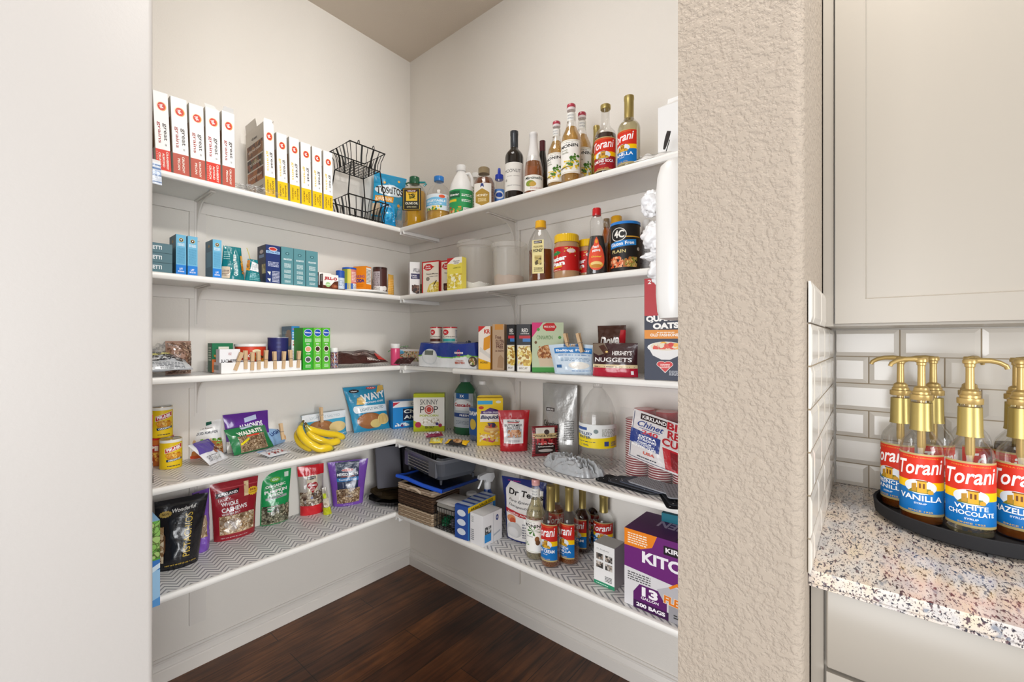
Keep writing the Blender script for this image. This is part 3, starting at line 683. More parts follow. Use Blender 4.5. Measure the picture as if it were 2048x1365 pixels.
carton('cereal_box', 'purple and white box cut off by the left wall edge on the top shelf', 'cereal box', P0, P1, 183, .19, 'e7e5e4', [('R', 0, 0, 1, .34, 'a3246f'), ('R', .3, .4, .7, .7, 'd9c6d2')], group=GC, lean=2)
cereal(313, 342.5, 187, RED, 'red and white cereal box, leftmost full box in the row on the top shelf', 2.2)
cereal(347.4, 379, 198.8, PEC, 'white cereal box with dull red foot, second full box from the left end', 2)
cereal(382.6, 411, 212, PEC, 'closed white cereal box with dull red foot, middle of the five left boxes', 1.6)
cereal(413.6, 441.5, 219, RED, 'red and white cereal box whose top flap sticks up', 1, flaps=[((0.05, .03), (.98, .03), (0, .03, .028), .12, 'f2f2f0')])
cereal(445.3, 470, 226, PEC, 'white cereal box with dull red foot and a torn open top', .6, flaps=[((0.03, .02), (.97, .02), (0, -.012, .016), .1, 'f2f2f0'), ((.99, .1), (.99, .9), (.006, 0, .022), .1, 'e6e2dc')])
P0, P1 = ends('L', 1, 531, 551, .243)
carton('cereal_box', 'opened cereal box with yellow foot showing its printed broad side', 'cereal box', P0, P1, 248, .19, 'cfc8bc', BAN, group=GC, lean=1.5, left=[('R', 0, 0, 1, 1, 'd6cec2'), ('R', .06, .62, .94, .8, '6a4332'), ('R', .06, .44, .94, .6, '40302a'), ('R', .06, .25, .94, .42, '8a5130'),
    ('B', .06, .62, .94, .8, 60, .07, NUTS, 1), ('B', .06, .44, .94, .6, 60, .07, ['3a2a22', '7a6a4c', 'b8a680', '8a4a2a'], 2), ('B', .06, .25, .94, .42, 60, .07, ['9c5a30', 'b26f3c', '6a3a1c'], 3), ('B', .1, .05, .5, .2, 30, .07, ['a8814c', '8c6233'], 4), ('T', 'LESSONS GREAT', .5, .71, .72, .03, 'f1ece2'), ('T', 'TO YOU CAN', .5, .52, .62, .03, 'f1ece2'), ('T', 'CHOOSE GREAT', .5, .335, .72, .03, 'f1ece2'), ('I', 'Great', .5, .87, .3, .035, '3a302c'), ('L', .55, .08, .9, .18, 4, '6a6058')],
    flaps=[((.01, .98), (.01, .35), (-.004, 0, .035), .04, 'dcd6cc'), ((.98, .05), (.98, .95), (.012, 0, .026), .1, 'b8aea4'), ((.02, .01), (.98, .01), (0, .004, .018), .1, 'f0efec')])
for a, c, y, ln, lab in ((556, 576, 269, 1.4, 'white cereal box with yellow foot, first of five beside the opened box'), (580.8, 600, 277.5, 1.2, 'white cereal box with yellow foot, second of five from the opened box'), (603.5, 622.8, 287.5, 1.1, 'white cereal box with yellow foot, middle one of the five right boxes'), (625.8, 644.3, 296, .8, 'white cereal box with yellow foot, fourth of five from the opened box'), (647.7, 665.5, 304, .6, 'white cereal box with yellow foot next to the black wire baskets')):
    cereal(a, c, y, BAN, lab, ln)
P0, P1 = ends('L', 1, 480, 530, .262, .262)
crumple('plastic_liner_bag', 'crumpled clear liner bag lying before the opened cereal box', 'bag', onL(521, .235)*1.0-Vector((0, 0, onL(521, .235).z-Z[1]-.001)), (.014, .088, .016), .3, 'e8e6e2', 'clearfilm', 3)
b = MB(); b.mat = 'film'     # napkin pack sagging over the shelf edge
def f(u, v):
    y = YL+.012+u*.165+v*.004; s = v*.17
    if s < .07: x = .195+s; z = .022+.004*sin(s*60)
    else: a = min(1, (s-.07)/.03)*PI/2; x = .265+.02*sin(a)+max(0, s-.10)*.16; z = .022-.02*(1-cos(a))-max(0, s-.10)*1.0
    return Vector((x, y, z))
top = lambda u, v: f(u, v)+Vector((.003*sin(u*9), 0, .002*sin(v*19)))
def under(u, v):
    p = f(u, v); q = .008+.008*sin(PI*u)
    return p+(Vector((0, 0, -q)) if v < .45 else Vector((-q*.3, 0, 0)))
cl = lambda u, v: 'e8e8ea' if v < .55 else ('3f6ea8' if .57 < v < .61 or .64 < v < .69 else ('9fb6d6' if .72 < v < .79 else ('4a6fa0' if .81 < v < .83 or .93 < v < .95 else 'c9d3e2')))
b.grid(top, 8, 40, cl); b.grid(lambda u, v: under(1-u, v), 8, 40, 'd8d8da'); b.grid(lambda u, v: (top if u > .5 else under)(0, v), 1, 40, 'd8d8da', flip=True); b.grid(lambda u, v: (under if u > .5 else top)(1, v), 1, 40, 'd8d8da', flip=True); b.grid(lambda u, v: (under if v > .5 else top)(u, 1), 8, 1, 'd8d8da', flip=True)
put(b.build('napkin_pack'), (0, 0, Z[1]+.001), 0, 'white and blue striped pack hanging over the left end of the top shelf', 'package')
# ---- two tier wire basket
t = thing('wire_basket_stand', 'black two tier wire basket stand in the corner of the top shelf', 'basket', (.145, -.43, Z[1]+.001))
def basket(name, x0, y0, x1, y1, zf, zr, ins):
    b = MB(); b.mat = 'blackwire'; r = .0022
    b.tube([(x0, y0, zr), (x1, y0, zr), (x1, y1, zr), (x0, y1, zr)], .0032, 6, closed=True)
    a0, b0, a1, b1 = x0+ins, y0+ins, x1-ins, y1-ins
    b.tube([(a0, b0, zf), (a1, b0, zf), (a1, b1, zf), (a0, b1, zf)], .0028, 6, closed=True)
    for k in range(7):
        u = k/6
        for (A, B) in (((x0+(x1-x0)*u, y0), (a0+(a1-a0)*u, b0)), ((x0+(x1-x0)*u, y1), (a0+(a1-a0)*u, b1)), ((x0, y0+(y1-y0)*u), (a0, b0+(b1-b0)*u)), ((x1, y0+(y1-y0)*u), (a1, b0+(b1-b0)*u))):
            wv = .0045 if k in (2, 4) else .0018; m = ((A[0]+B[0])/2+(B[0]-A[0])*.28, (A[1]+B[1])/2+(B[1]-A[1])*.28)
            b.tube([(A[0], A[1], zr), (m[0], m[1], (zr*.5+zf*.5)), (B[0], B[1], zf)], wv, 5)
    for k in range(1, 8):
        u = k/8; b.tube([(a0+(a1-a0)*u, b0, zf), (a0+(a1-a0)*u, b1, zf)], .0014, 5); b.tube([(a0, b0+(b1-b0)*u, zf), (a1, b0+(b1-b0)*u, zf)], .0014, 5)
    return b.build(name, t)
basket('upper_basket', -.095, -.1, .095, .093, .27, .36, .018); basket('lower_basket', -.098, -.108, .1, .112, .012, .105, .016)
b = MB(); b.mat = 'blackwire'
for x, y in ((.077, -.083), (.077, .076), (-.077, -.083), (-.077, .076)): b.tube([(x, y, .27), (x*1.05, y*1.12, .2), (x*1.22, y*1.3, .106), (x*1.1, y*1.1, .0)], .0032, 6)
b.build('posts', t)
b = MB(); b.mat = 'blackwire'
for y in (-.06, .02): b.tube([(.095, y, .36), (.1, y, .372), (.108, y, .372), (.112, y, .36), (.108, y, .35)], .002, 6)
b.build('hooks', t)
# ---- corn chip bags
CH = lambda s: [('R', .02, .74, .98, .98, '1f94c4'), ('E', .3, .78, .05, .03, 'f0b642'), ('E', .75, .86, .04, .03, 'f0b642'), ('E', .83, .3, .05, .04, 'e9a93a'), ('E', .5, .6, .47, .13, 'e8f4fa'), ('T', s, .5, .6, .86, .17, '2a2a2c', 4, .03), ('R', .05, .34, .62, .46, 'f0a42e'), ('T', 'ORIGINAL', .34, .4, .5, .07, 'fff4dc'), ('P', [(.0, .03), (.45, .03), (.3, .3), (.0, .28)], 'd9c3a4')]
P0 = onL(740, .165); P1 = onR(800, .17); P0.z = P1.z = Z[1]+.0015
pouch('tortilla_chip_bag', 'upright blue tortilla chip bag behind the wire baskets', 'chip bag', onL(745, .085)*1-Vector((0, 0, onL(745, .085).z-Z[1]-.09)), onL(806, .13)*1-Vector((0, 0, onL(806, .13).z-Z[1]-.06)), .25, .05, '2ba3d2', CH('TOStiTOS'), 'pillow', group='blue tortilla chip bags', seed=2, cr=.01, top=1.1, skew=.12, lean=4)
pouch('tortilla_chip_bag', 'lower blue tortilla chip bag lying against the shelf corner under the upright one', 'chip bag', Vector((.2, -.315, Z[1]+.03)), Vector((.2, -.225, Z[1]+.03)), .125, .05, '1e9bd6', [('T', 'TOStiTOS', .4, .75, .6, .16, 'f2f6fa', 180, .03), ('E', .4, .35, .3, .16, '2fb0e6'), ('B', .1, .1, .9, .5, 30, .03, ['6cc6ea', '158ac4', 'bfe6f5'], 3)], 'pillow', group='blue tortilla chip bags', seed=5, cr=.014, lean=8)
pouch('snack_bag', 'small clear and tan bag standing in the shelf corner beside the olive oil', 'bag', Vector((.185, -.235, Z[1]+.004)), Vector((.232, -.245, Z[1]+.004)), .12, .03, 'cfc2ae', [('R', .1, .1, .3, .9, '8a5a34'), ('B', .3, .1, .9, .8, 20, .05, ['e9e2d6', 'b03a2c', 'd99a3c'], 3)], 'pillow', mt='clearfilm', seed=8, cr=.006)

# ================================================================ top shelf, right wall
GB = 'bottles on the top shelf'
# olive oil
pr = rp('R', 1, 805, 853, .185, 355, face=-14); P, R, H, rz = pr
t = thing('olive_oil_bottle', 'square yellow olive oil bottle with dark green cap', 'bottle', P, rz, GB)
pf = [(.0, 0), (.9, 0), (1, .02), (1, .33), (.97, .36), (1, .39), (1, .70), (.9, .76), (.72, .81), (.42, .85), (.3, .88), (.3, .93)]
pf = [(max(.0005, r*R), z*H) for r, z in pf]
b = MB(); b.mat = 'glass'; b.lathe(pf, 8, 'fff', a0=PI/8, capt=False); b.build('body', t, ang=80)
b = MB(); b.mat = 'yellowoil'; b.lathe([(r*.95, z) for r, z in pf if z < .75*H], 8, 'fff', a0=PI/8); b.build('contents', t)
b = MB(); b.mat = 'paper'; y = -R*.925-.0012
b.box(-R*.78, y-.0006, H*.3, R*.78, y, H*.72, '2b2a22'); a = Art(b, flat((-R*.78, y-.0006, H*.3), (R*1.56, 0, 0), (0, 0, H*.42))); a.asp = 1.56*R/(.42*H)
a.run([('R', .06, .04, .94, .96, 'c9a636'), ('R', .09, .06, .91, .94, '2b2a22'), ('R', .2, .42, .8, .84, 'e6bf3c'), ('B', .3, .5, .7, .75, 22, .05, ['4b4a1c', '6d6520', '2f2a16'], 3), ('R', .25, .8, .75, .93, '5a2018'), ('T', 'KIRKLAND', .5, .865, .42, .06, 'ffffff'), ('R', .08, .22, .92, .4, '3a3a30'), ('T', 'OLIVE OIL', .5, .31, .68, .1, 'f4f0e0'), ('T', 'EXTRA VIRGIN', .5, .15, .5, .05, 'e6dcae')]); b.build('label', t, False)
b = MB(); b.mat = 'gloss'; b.lathe([(R*.42, H*.86), (R*.44, H*.87), (R*.42, H*.99), (R*.36, H)], 24, '1f5a3c'); b.build('cap', t)
b = MB(); b.mat = 'gloss'; b.tube([(R*.45, 0, H*.9), (R*.9, 0, H*.9), (R*1.0, 0, H*.87), (R*.8, 0, H*.83)], R*.09, 8, '1d8a8f'); b.tube([(-R*.45, 0, H*.9), (-R*.75, 0, H*.88), (-R*.6, 0, H*.84)], R*.07, 8, '1f5a3c'); b.build('handle_ring', t)
# vegetable oil
t = bottle('vegetable_oil_bottle', 'clear vegetable oil bottle with bright blue cap, half full', rp('R', 1, 853, 903, .175, 355, face=-5), [(.0, 0), (.045, 0), (.05, .01), (.05, .07), (.047, .08), (.05, .09), (.05, .125), (.047, .16), (.036, .19), (.022, .205), (.0165, .215), (.016, .25)], 'pet', (.078, 'yellowoil'), (.055, .14, 3.2, [('R', 0, 0, 1, 1, 'dfe9ef'), ('R', 0, .3, 1, .75, '3f9fd6'), ('E', .5, .55, .45, .25, '7cc0e6'), ('T', 'VEGETABLE', .42, .58, .55, .14, 'ffffff'), ('L', .2, .36, .6, .46, 2, 'ffffff'), ('E', .6, .85, .08, .1, 'e0582c'), ('B', .1, 0, .6, .28, 16, .05, ['e9b91c', '3a8a3c', 'f2d65a'], 4), ('R', .72, 0, 1, 1, 'eef0ee'), ('L', .75, .1, .97, .9, 10, '8a98a4')]), ('gloss', '2a7fd0', [(.019, .225), (.02, .227), (.02, .25), (.018, .252)]), GB, H=None, kx=1)
# vinegar jug
pr = rp('R', 1, 899, 946, .16, 332, face=-8); P, R, H, rz = pr
t = thing('vinegar_jug', 'white plastic jug with green label and moulded handle', 'jug', P, rz, GB)
b = MB(); b.mat = 'whiteplastic'; b.lathe([(R*.9, 0), (R, .01), (R, H*.5), (R*.97, H*.56), (R*.85, H*.66), (R*.6, H*.78), (R*.38, H*.86), (R*.33, H*.9)], 32, 'fff', sy=.85); b.build('body', t)
b = MB(); b.mat = 'whiteplastic'; b.tube([(R*.35, 0, H*.84), (R*.7, 0, H*.85), (R*.93, 0, H*.76), (R*.95, 0, H*.6)], R*.13, 10); b.build('handle', t)
b = MB(); b.mat = 'whiteplastic'; b.lathe([(R*.4, H*.89), (R*.42, H*.9), (R*.42, H*.985), (R*.36, H)], 24, 'fff'); b.build('cap', t)
label_part(t, R, H*.05, H*.5, 2.9, [('R', 0, 0, 1, 1, '2f9a58'), ('R', .1, .66, .5, .94, '1d5f3c'), ('T', 'Vinegar', .3, .78, .36, .13, 'ffffff'), ('R', .02, .5, .4, .6, 'e6c832'), ('L', .55, .72, .9, .84, 2, 'ffffff'), ('L', .55, .5, .85, .62, 2, 'ffffff'), ('R', .6, .05, .86, .26, 'f4f4f2'), ('L', .62, .07, .84, .24, 6, '333333'), ('B', .03, .05, .55, .3, 24, .05, ['c8402c', 'e8d8a0', 'd99a3c', '6fae4a', 'efe9d6'], 4)], sy=.85)
P, R, H, rz = rp('R', 1, 944, 958, .06, 348)
t = thing('spice_bottle', 'small white capped bottle mostly hidden behind the honey', 'bottle', P, rz, GB); b = MB(); b.mat = 'pet'; b.lathe([(.02, 0), (.02, H-.04), (R, H-.03), (R, H-.02)], 20, 'fff'); b.build('body', t); b = MB(); b.mat = 'whiteplastic'; b.lathe([(R*1.1, H-.022), (R*1.1, H)], 20, 'fff'); b.build('cap', t)
# honey jar with ribs
P, R, H, rz = rp('R', 1, 946, 990, .165, 337, face=-12)
t = thing('honey_bottle', 'ribbed dark amber honey bottle with tan cap on the top shelf', 'bottle', P, rz, GB)
pf = [(.0005, 0), (R*.9, 0), (R, .008)]
for k in range(9): z = H*(.05+k*.06); pf += [(R*.98, z), (R*1.02, z+H*.02), (R*.98, z+H*.045)]
pf += [(R*.95, H*.66), (R*.75, H*.76), (R*.46, H*.83), (R*.42, H*.87)]
b = MB(); b.mat = 'glass'; b.lathe(pf, 32, 'fff', sy=.8, capt=False); b.build('body', t)
b = MB(); b.mat = 'honey'; b.lathe([(r*.95, z) for r, z in pf if z < H*.78], 28, 'fff', sy=.8); b.build('contents', t)
label_part(t, R*1.03, H*.06, H*.6, 1.7, [('R', 0, 0, 1, 1, 'ece8e0'), ('P', [(.12, .62), (.5, .78), (.88, .62), (.88, .22), (.5, .06), (.12, .22)], 'b08c3a'), ('T', 'HONEY', .5, .5, .6, .1, 'f6efd8'), ('L', .28, .25, .72, .4, 3, 'efe0b0'), ('P', [(.4, .82), (.44, .98), (.56, .98), (.6, .82), (.5, .88)], '2a3a7c')], sy=.8)
b = MB(); b.mat = 'gloss'; b.lathe([(R*.5, H*.86), (R*.52, H*.865), (R*.52, H*.985), (R*.46, H)], 28, '8f7d5e'); b.build('cap', t)
# small spray bottle
P, R, H, rz = rp('R', 1, 988, 1009, .09, 336)
t = thing('water_flavouring_bottle', 'small clear bottle with blue flip cap and blue label', 'bottle', P, rz, GB)
b = MB(); b.mat = 'pet'; b.lathe([(R*.9, 0), (R, .006), (R, H*.55), (R*.9, H*.62), (R*.95, H*.68), (R*.7, H*.75)], 24, 'fff', capt=False); b.build('body', t)
label_part(t, R, H*.1, H*.52, 2.6, [('R', 0, 0, 1, 1, '5b8fdc'), ('E', .5, .7, .35, .2, 'f2f5fb'), ('E', .5, .7, .25, .12, '2c52b0'), ('P', [(.2, .1), (.5, .45), (.8, .1)], 'dfe9f8')])
b = MB(); b.mat = 'gloss'; b.lathe([(R*.8, H*.74), (R*.82, H*.75), (R*.78, H*.84), (R*.3, H*.87), (R*.28, H*.96), (R*.2, H*.99)], 24, '2440b8'); b.build('cap', t)
# wine and sparkling bottles
bottle('wine_bottle', 'dark wine bottle with white label and charcoal capsule', rp('R', 1, 1010, 1047, .2, 266, face=-6), WIN, 'darkglass', None, (.035, .155, 2.7, [('R', 0, 0, 1, 1, 'e9e6df'), ('T', 'MOONLIT', .45, .7, .7, .12, '2a2a2a', 0, 0), ('T', 'CABERNET SAUVIGNON', .5, .18, .6, .04, '555555', 0, 0), ('L', .25, .5, .75, .56, 1, 'b8b4aa'), ('E', .18, .38, .05, .05, 'a8a49a')]), ('gloss', '33363b', WCAP), GB)
bottle('sparkling_cider_bottle', 'amber sparkling juice bottle with white foil neck', rp('R', 1, 1048, 1086, .205, 268, face=10), SPK, 'glass', (.21, 'amber'), (.012, .085, 2.6, [('R', 0, 0, 1, 1, 'efece4'), ('I', "Martinelli's", .45, .82, .8, .2, '26342c'), ('E', .3, .45, .2, .2, '8a9a3c'), ('E', .4, .4, .14, .16, 'c9a24a'), ('L', .3, .1, .8, .22, 2, 'b86a6a')]), ('paper', 'e6e4e2', [(.033, .158), (.026, .192), (.0205, .222), (.017, .255), (.0168, .288), (.018, .29), (.018, .301), (.016, .303)]), GB)
bottle('wine_bottle', 'dark bottle with maroon capsule behind the amber one', rp('R', 1, 1070, 1100, .115, 284), SPK, 'darkglass', None, None, ('gloss', '5c1f2a', [(.0175, .235), (.0165, .25), (.0165, .302), (.015, .303)]), GB)
NK = (.238, .268, [('R', 0, 0, 1, 1, 'efeee8'), ('T', 'FRENCH', .5, .65, .36, .2, '4a5a70', 0, 0), ('T', 'VANILLA', .5, .3, .36, .2, '4a5a70', 0, 0)])
def monin(lab, pr, face_ops=None, liq=(.215, 'paleamber'), grp=GB, capc='e8dcdc', word='Vanilla', ops=None):
    t = bottle('syrup_bottle', lab, pr, MON, 'glass', liq, (.03, .155, 2.35, ops or monin_art(word=word)), ('gloss', capc, SCREW), grp, neck=NK)
    P, R, H, rz = pr; k = H/.3; kr = R/.038; b = MB(); b.mat = 'gloss'; b.lathe([(.0164*kr, .289*k), (.0166*kr, .29*k), (.0166*kr, .3*k), (.0148*kr, .3028*k)], 24, 'b23c4e' if capc != 'e8b0ac' else 'e0a09c'); b.build('cap_ring', t); return t
monin('pale gold syrup bottle with white label, left one of the three tall-necked bottles', rp('R', 1, 1095, 1131, .185, 246, face=-28))
monin('pale gold syrup bottle with white label, nearest and tallest of three', rp('R', 1, 1122, 1163, .215, 212, face=-14))
monin('pale gold syrup bottle with white label half hidden behind the tallest one', rp('R', 1, 1145, 1183, .13, 228, face=5))
bottle('sparkling_wine_bottle', 'gold foiled bottle with floral label hidden behind the red labelled syrup', rp('R', 1, 1178, 1208, .055, 254), SPK, 'amber', None, (.03, .17, 3, [('R', 0, 0, 1, 1, 'd8c76a'), ('B', 0, 0, 1, 1, 60, .05, ['c84a2c', 'e8b83c', '7a9a3c', 'efe0a0'], 5)]), ('gold', 'fff', SCAP), GB)
bottle('syrup_bottle', 'dark syrup bottle with all red label on the top shelf', rp('R', 1, 1189, 1233, .2, 212, face=-16), TOR, 'glass', (.172, 'darkamber'), (.012, .15, 2.7, torani_art(['ALMOND ROCA'], low='a51d22')), ('gold', 'fff', [(.0165, .283), (.0175, .285), (.0175, .3), (.0155, .302)]), GB)
bottle('syrup_bottle', 'clear syrup bottle with red and blue label beside the white box', rp('R', 1, 1235, 1281, .205, 195, face=-38), TOR, 'glass', (.188, 'palesyrup'), (.012, .15, 2.7, torani_art(['VANILLA'])), ('gold', 'fff', SLEEVE), GB)
p = onR(1287, .2); p.z = Z[1]+.001
crumple('foil_packet', 'small crumpled clear and silver packet behind the cutlery bag', 'bag', p, (.035, .02, .016), .35, 'c9c9c6', 'clearfilm', 9)
P0 = onR(1262, .235); P1 = onR(1345, .225); P0.z = P1.z = Z[1]+.0008
pouch('cutlery_bag', 'clear plastic bag of white cutlery lying along the top shelf edge', 'bag', P0, P1, .085, .022, 'e9e7e3', [('P', [(.1, .3), (.95, .5), (.97, .6), (.1, .42)], 'f6f5f2'), ('P', [(.2, .12), (.9, .25), (.95, .34), (.2, .22)], 'dcdad6')], 'pillow', flatten=72, seed=4, cr=.012, mt='film', zlift=.003)
p = onR(1328, .245); p.z = Z[1]+.02; t = thing('plastic_fork', 'dark plastic cutlery pieces poking up in front of the white box', 'cutlery', p, 0)
b = MB(); b.mat = 'gloss'; b.M = Matrix.Rotation(.32, 4, 'Y'); b.grid(lambda u, v: ((u-.5)*(.012*sin(PI*min(1, v*.55+.12))+.002), -.004*v, v*.055), 4, 10, '2a2624'); b.grid(lambda u, v: ((.5-u)*(.012*sin(PI*min(1, v*.55+.12))+.002), -.004*v+.0015, v*.055), 4, 10, '2a2624'); b.box(.008, -.001, -.006, .0105, .0005, .03, '2a2624'); b.build('fork_head', t, False)
P0 = onR(1316, .17); P1 = Vector((XR-.004, P0.y, 0)); P0.z = P1.z = Z[1]+.001
t = carton('white_carton', 'tall plain white box with raised flaps at the right end of the top shelf', 'box', P0, P1, 190, .15, 'ececeb', [('R', .62, 0, .64, 1, 'dcdcdb')], flaps=[((0, .5), (1, .5), (0, .02, .07), .0, 'f4f4f3'), ((.01, .02), (.99, .02), (0, .07, .05), .3, 'f7f7f6')])
# ================================================================ second shelf, left wall
GP = 'pasta boxes on the second shelf'
P0, P1 = ends('L', 2, 285, 344.5, .243)
w, rz = frame2(P0, P1); hh = .0335
for k, n in ((0, 'bottom'), (1, 'middle'), (2, 'top')):
    q = Vector(P0); q.z += k*(hh+.0006); q2 = Vector(P1); q2.z = q.z
    carton('spaghetti_box', f'flat teal grey spaghetti box, {n} one of the stack of three', 'pasta box', q, q2, 0, .2, '4f6f78', [('R', 0, .02, 1, .98, '587a84'), ('T', 'SPAGHETTI', .24, .52, .8, .4, 'e9eef0', 0, .03)], h=hh, group=GP)
BLU = [('R', 0, 0, 1, 1, '6fb6d8'), ('R', 0, 0, 1, .24, '1f7fd6'), ('E', .5, .87, .22, .05, 'd9b84a'), ('E', .5, .87, .17, .04, '3a2a30'), ('E', .5, .875, .07, .02, 'f4e9e4'), ('L', .15, .72, .85, .8, 3, 'f4f8fb'), ('L', .12, .28, .88, .68, 14, '4a94bc'), ('T', 'LIFT', .5, .14, .34, .05, 'ffffff'), ('L', .2, .06, .8, .1, 2, 'ffffff')]
SDB = [('R', 0, 0, 1, 1, '55798a'), ('R', .15, .3, .85, .7, '6b98aa'), ('E', .5, .85, .12, .04, 'b08a4a')]
for a, c, y, lab in ((352, 372.3, 470, 'tall light blue pasta box beside the flat stack'), (375.3, 395, 473.5, 'tall light blue pasta box close against its twin'), (425.5, 443, 480, 'tall light blue pasta box standing alone before the teal bag')):
    P0, P1 = ends('L', 2, a, c, .243); carton('pasta_box', lab, 'pasta box', P0, P1, y, .085, '6fb6d8', BLU, SDB, group=GP)
P0, P1 = ends('L', 2, 443.5, 494, .225)
TB = [('T', 'GLUTEN FREE', .56, .45, .62, .17, 'e6f0ee', 90, .03), ('R', .02, .05, .32, .38, 'd9c7b0'), ('L', .05, .12, .28, .3, 4, '6a5048'), ('L', .05, .6, .3, .85, 4, '9fd0d0'), ('B', .82, .2, .97, .75, 26, .06, ['d99a34', 'b8741e', 'e6b85a'], 3)]
pouch('pasta_bag', 'teal gluten free pasta bag folded over at the top', 'bag', P0, P1, .135, .05, '12777e', TB, seed=3, cr=.007, top=.7, group='pasta bags')
P0, P1 = ends('L', 2, 493, 526, .225)
pouch('pasta_bag', 'small teal and clear bag closed with a twist tie', 'bag', P0, P1, .095, .045, '1a8088', [('P', [(.2, .5), (.8, .45), (.95, .8), (.35, .9)], 'e9e9ea'), ('L', .35, .55, .8, .8, 5, '8aa0a8'), ('B', .0, .45, .2, .95, 16, .08, ['d99a34', 'b8741e'], 2), ('L', .2, .1, .85, .4, 5, '7fc4c8')], seed=6, cr=.007, top=.6, group='pasta bags')
p = onL(500, .2); b = MB(); b.mat = 'gloss'; b.tube([(0, 0, .0), (-.004, -.003, .02), (-.012, -.008, .045)], .0012, 6, 'd8c84a'); b.tube([(0, 0, .0), (.004, .002, -.012)], .002, 6, 'c04a3a')
put(b.build('twist_tie'), (p.x, p.y, Z[2]+.097), 0, 'yellow twist tie on the small teal bag', 'twist tie')
P0, P1 = ends('L', 2, 531.5, 560, .243)
carton('pasta_box', 'dark navy gluten free spaghetti box', 'pasta box', P0, P1, 491, .085, '1d2c5c', [('R', 0, 0, 1, 1, '20336c'), ('E', .5, .9, .3, .05, 'f2ece8'), ('E', .5, .9, .26, .04, 'c03a30'), ('R', .02, .78, .98, .85, '9cc2e6'), ('T', 'GLUTEN FREE', .5, .815, .8, .035, '20336c'), ('L', .15, .44, .9, .58, 4, 'c9d0e6'), ('P', [(.1, .3), (.3, .2), (.34, .3)], 'e6ece0'), ('P', [(.1, .12), (.3, .03), (.34, .12)], 'e6ece0'), ('L', .45, .04, .95, .34, 8, 'd8ddec')], [('R', 0, 0, 1, 1, '3a3c50'), ('E', .5, .84, .22, .05, 'c9b8b4'), ('R', .2, .68, .8, .76, '7a93b8'), ('B', .55, .25, 1, .5, 30, .09, ['b8a878', 'd0c090', '8c7c50'], 3)], group=GP)
TEAL = [('R', 0, 0, 1, 1, '5b8f97'), ('E', .5, .83, .16, .04, '35606a'), ('E', .5, .83, .08, .02, '7fb0b6'), ('L', .2, .66, .85, .71, 2, 'f4f8f8'), ('L', .25, .46, .8, .58, 5, 'dfecec'), ('L', .25, .32, .8, .4, 4, 'dfecec'), ('L', .25, .18, .8, .28, 4, 'dfecec'), ('L', .28, .06, .78, .13, 3, 'dfecec')]
for a, c, y, lab in ((562.3, 586.6, 495, 'muted teal pasta box touching the navy box'), (587.6, 610.6, 499, 'muted teal pasta box between two of its kind'), (612, 635.5, 502.8, 'muted teal pasta box nearest the pudding boxes')):
    P0, P1 = ends('L', 2, a, c, .243); carton('pasta_box', lab, 'pasta box', P0, P1, y, .1, '5b8f97', TEAL, [('R', 0, 0, 1, 1, '4b7a84')], group=GP)
JL = [('R', 0, 0, 1, 1, 'f2eee9'), ('P', [(0, 0), (1, 0), (1, .6), (.75, .55), (.45, .2), (0, .25)], '5a2c1c'), ('E', .75, .22, .2, .14, '8a4a30'), ('E', .78, .22, .1, .07, 'b06a4a'), ('T', 'JELL-O', .5, .7, .84, .26, 'b3202a', 0, .06), ('E', .32, .3, .16, .17, 'a5cf8c'), ('T', 'SUGAR FREE', .32, .3, .22, .07, 'ffffff')]
P0, P1 = ends('L', 2, 646, 676.5, .235); carton('pudding_box', 'small white and brown pudding box with red lettering, facing out', 'box', P0, P1, 549.5, .028, 'f2eee9', JL, [('R', 0, 0, 1, 1, '6a4038'), ('R', .2, .5, .8, .95, 'd9cfca')], group='pudding boxes')
P0, P1 = ends('L', 2, 637.5, 662, .2); carton('pudding_box', 'pudding box tucked behind the front one', 'box', P0, P1, 546, .028, 'f2eee9', JL, [('R', 0, 0, 1, 1, '54302a'), ('T', 'J', .5, .6, .6, .4, 'f0e8e4')], group='pudding boxes')
# turntable with baking goods
C = onL(728, .135); TTZ = Z[2]+.0006
t = thing('lazy_susan', 'flat white turntable holding baking cans on the second shelf', 'turntable', (C.x, C.y, TTZ))
b = MB(); b.mat = 'whiteplastic'; b.lathe([(.07, 0), (.07, .006)], 32, 'fff'); b.build('foot', t)
b = MB(); b.mat = 'whiteplastic'; b.lathe([(.112, .0065), (.12, .009), (.12, .016), (.117, .0165), (.115, .0125)], 48, 'fff'); b.build('plate', t); zt = TTZ+.0132
GT = 'goods on the white turntable'
can('baking_powder_can', 'small can with blue lid and white label behind the taller can', 'can', rp('L', 2, 672, 689, .17, 543, z=zt), 'c9d4e2', [('R', 0, .62, 1, 1, '2b55a8'), ('L', .2, .15, .8, .5, 5, '6a80a0')], lid=('gloss', '1d4fb0', .004, 1.03), group=GT)
can('baking_powder_can', 'can with wide blue lid and yellow and red label', 'can', rp('L', 2, 684.5, 712.5, .145, 539, z=zt, face=10), 'c9683c', [('R', 0, 0, 1, 1, 'd4807a'), ('R', 0, 0, .4, 1, '8a9a3c'), ('R', .38, 0, .52, 1, 'd9c84a'), ('R', 0, 0, 1, .3, '2458b0'), ('R', .6, .05, .9, .3, 'f0f0ee'), ('L', .62, .07, .88, .28, 7, '222222'), ('L', .55, .4, .95, .9, 7, 'f2dcd8')], lid=('gloss', '1d57b8', .008, 1.05), group=GT)
q0 = onL(732, .185); q1 = onL(746.5, .16); q0.z = q1.z = zt
v = (q1-q0); v.z = 0
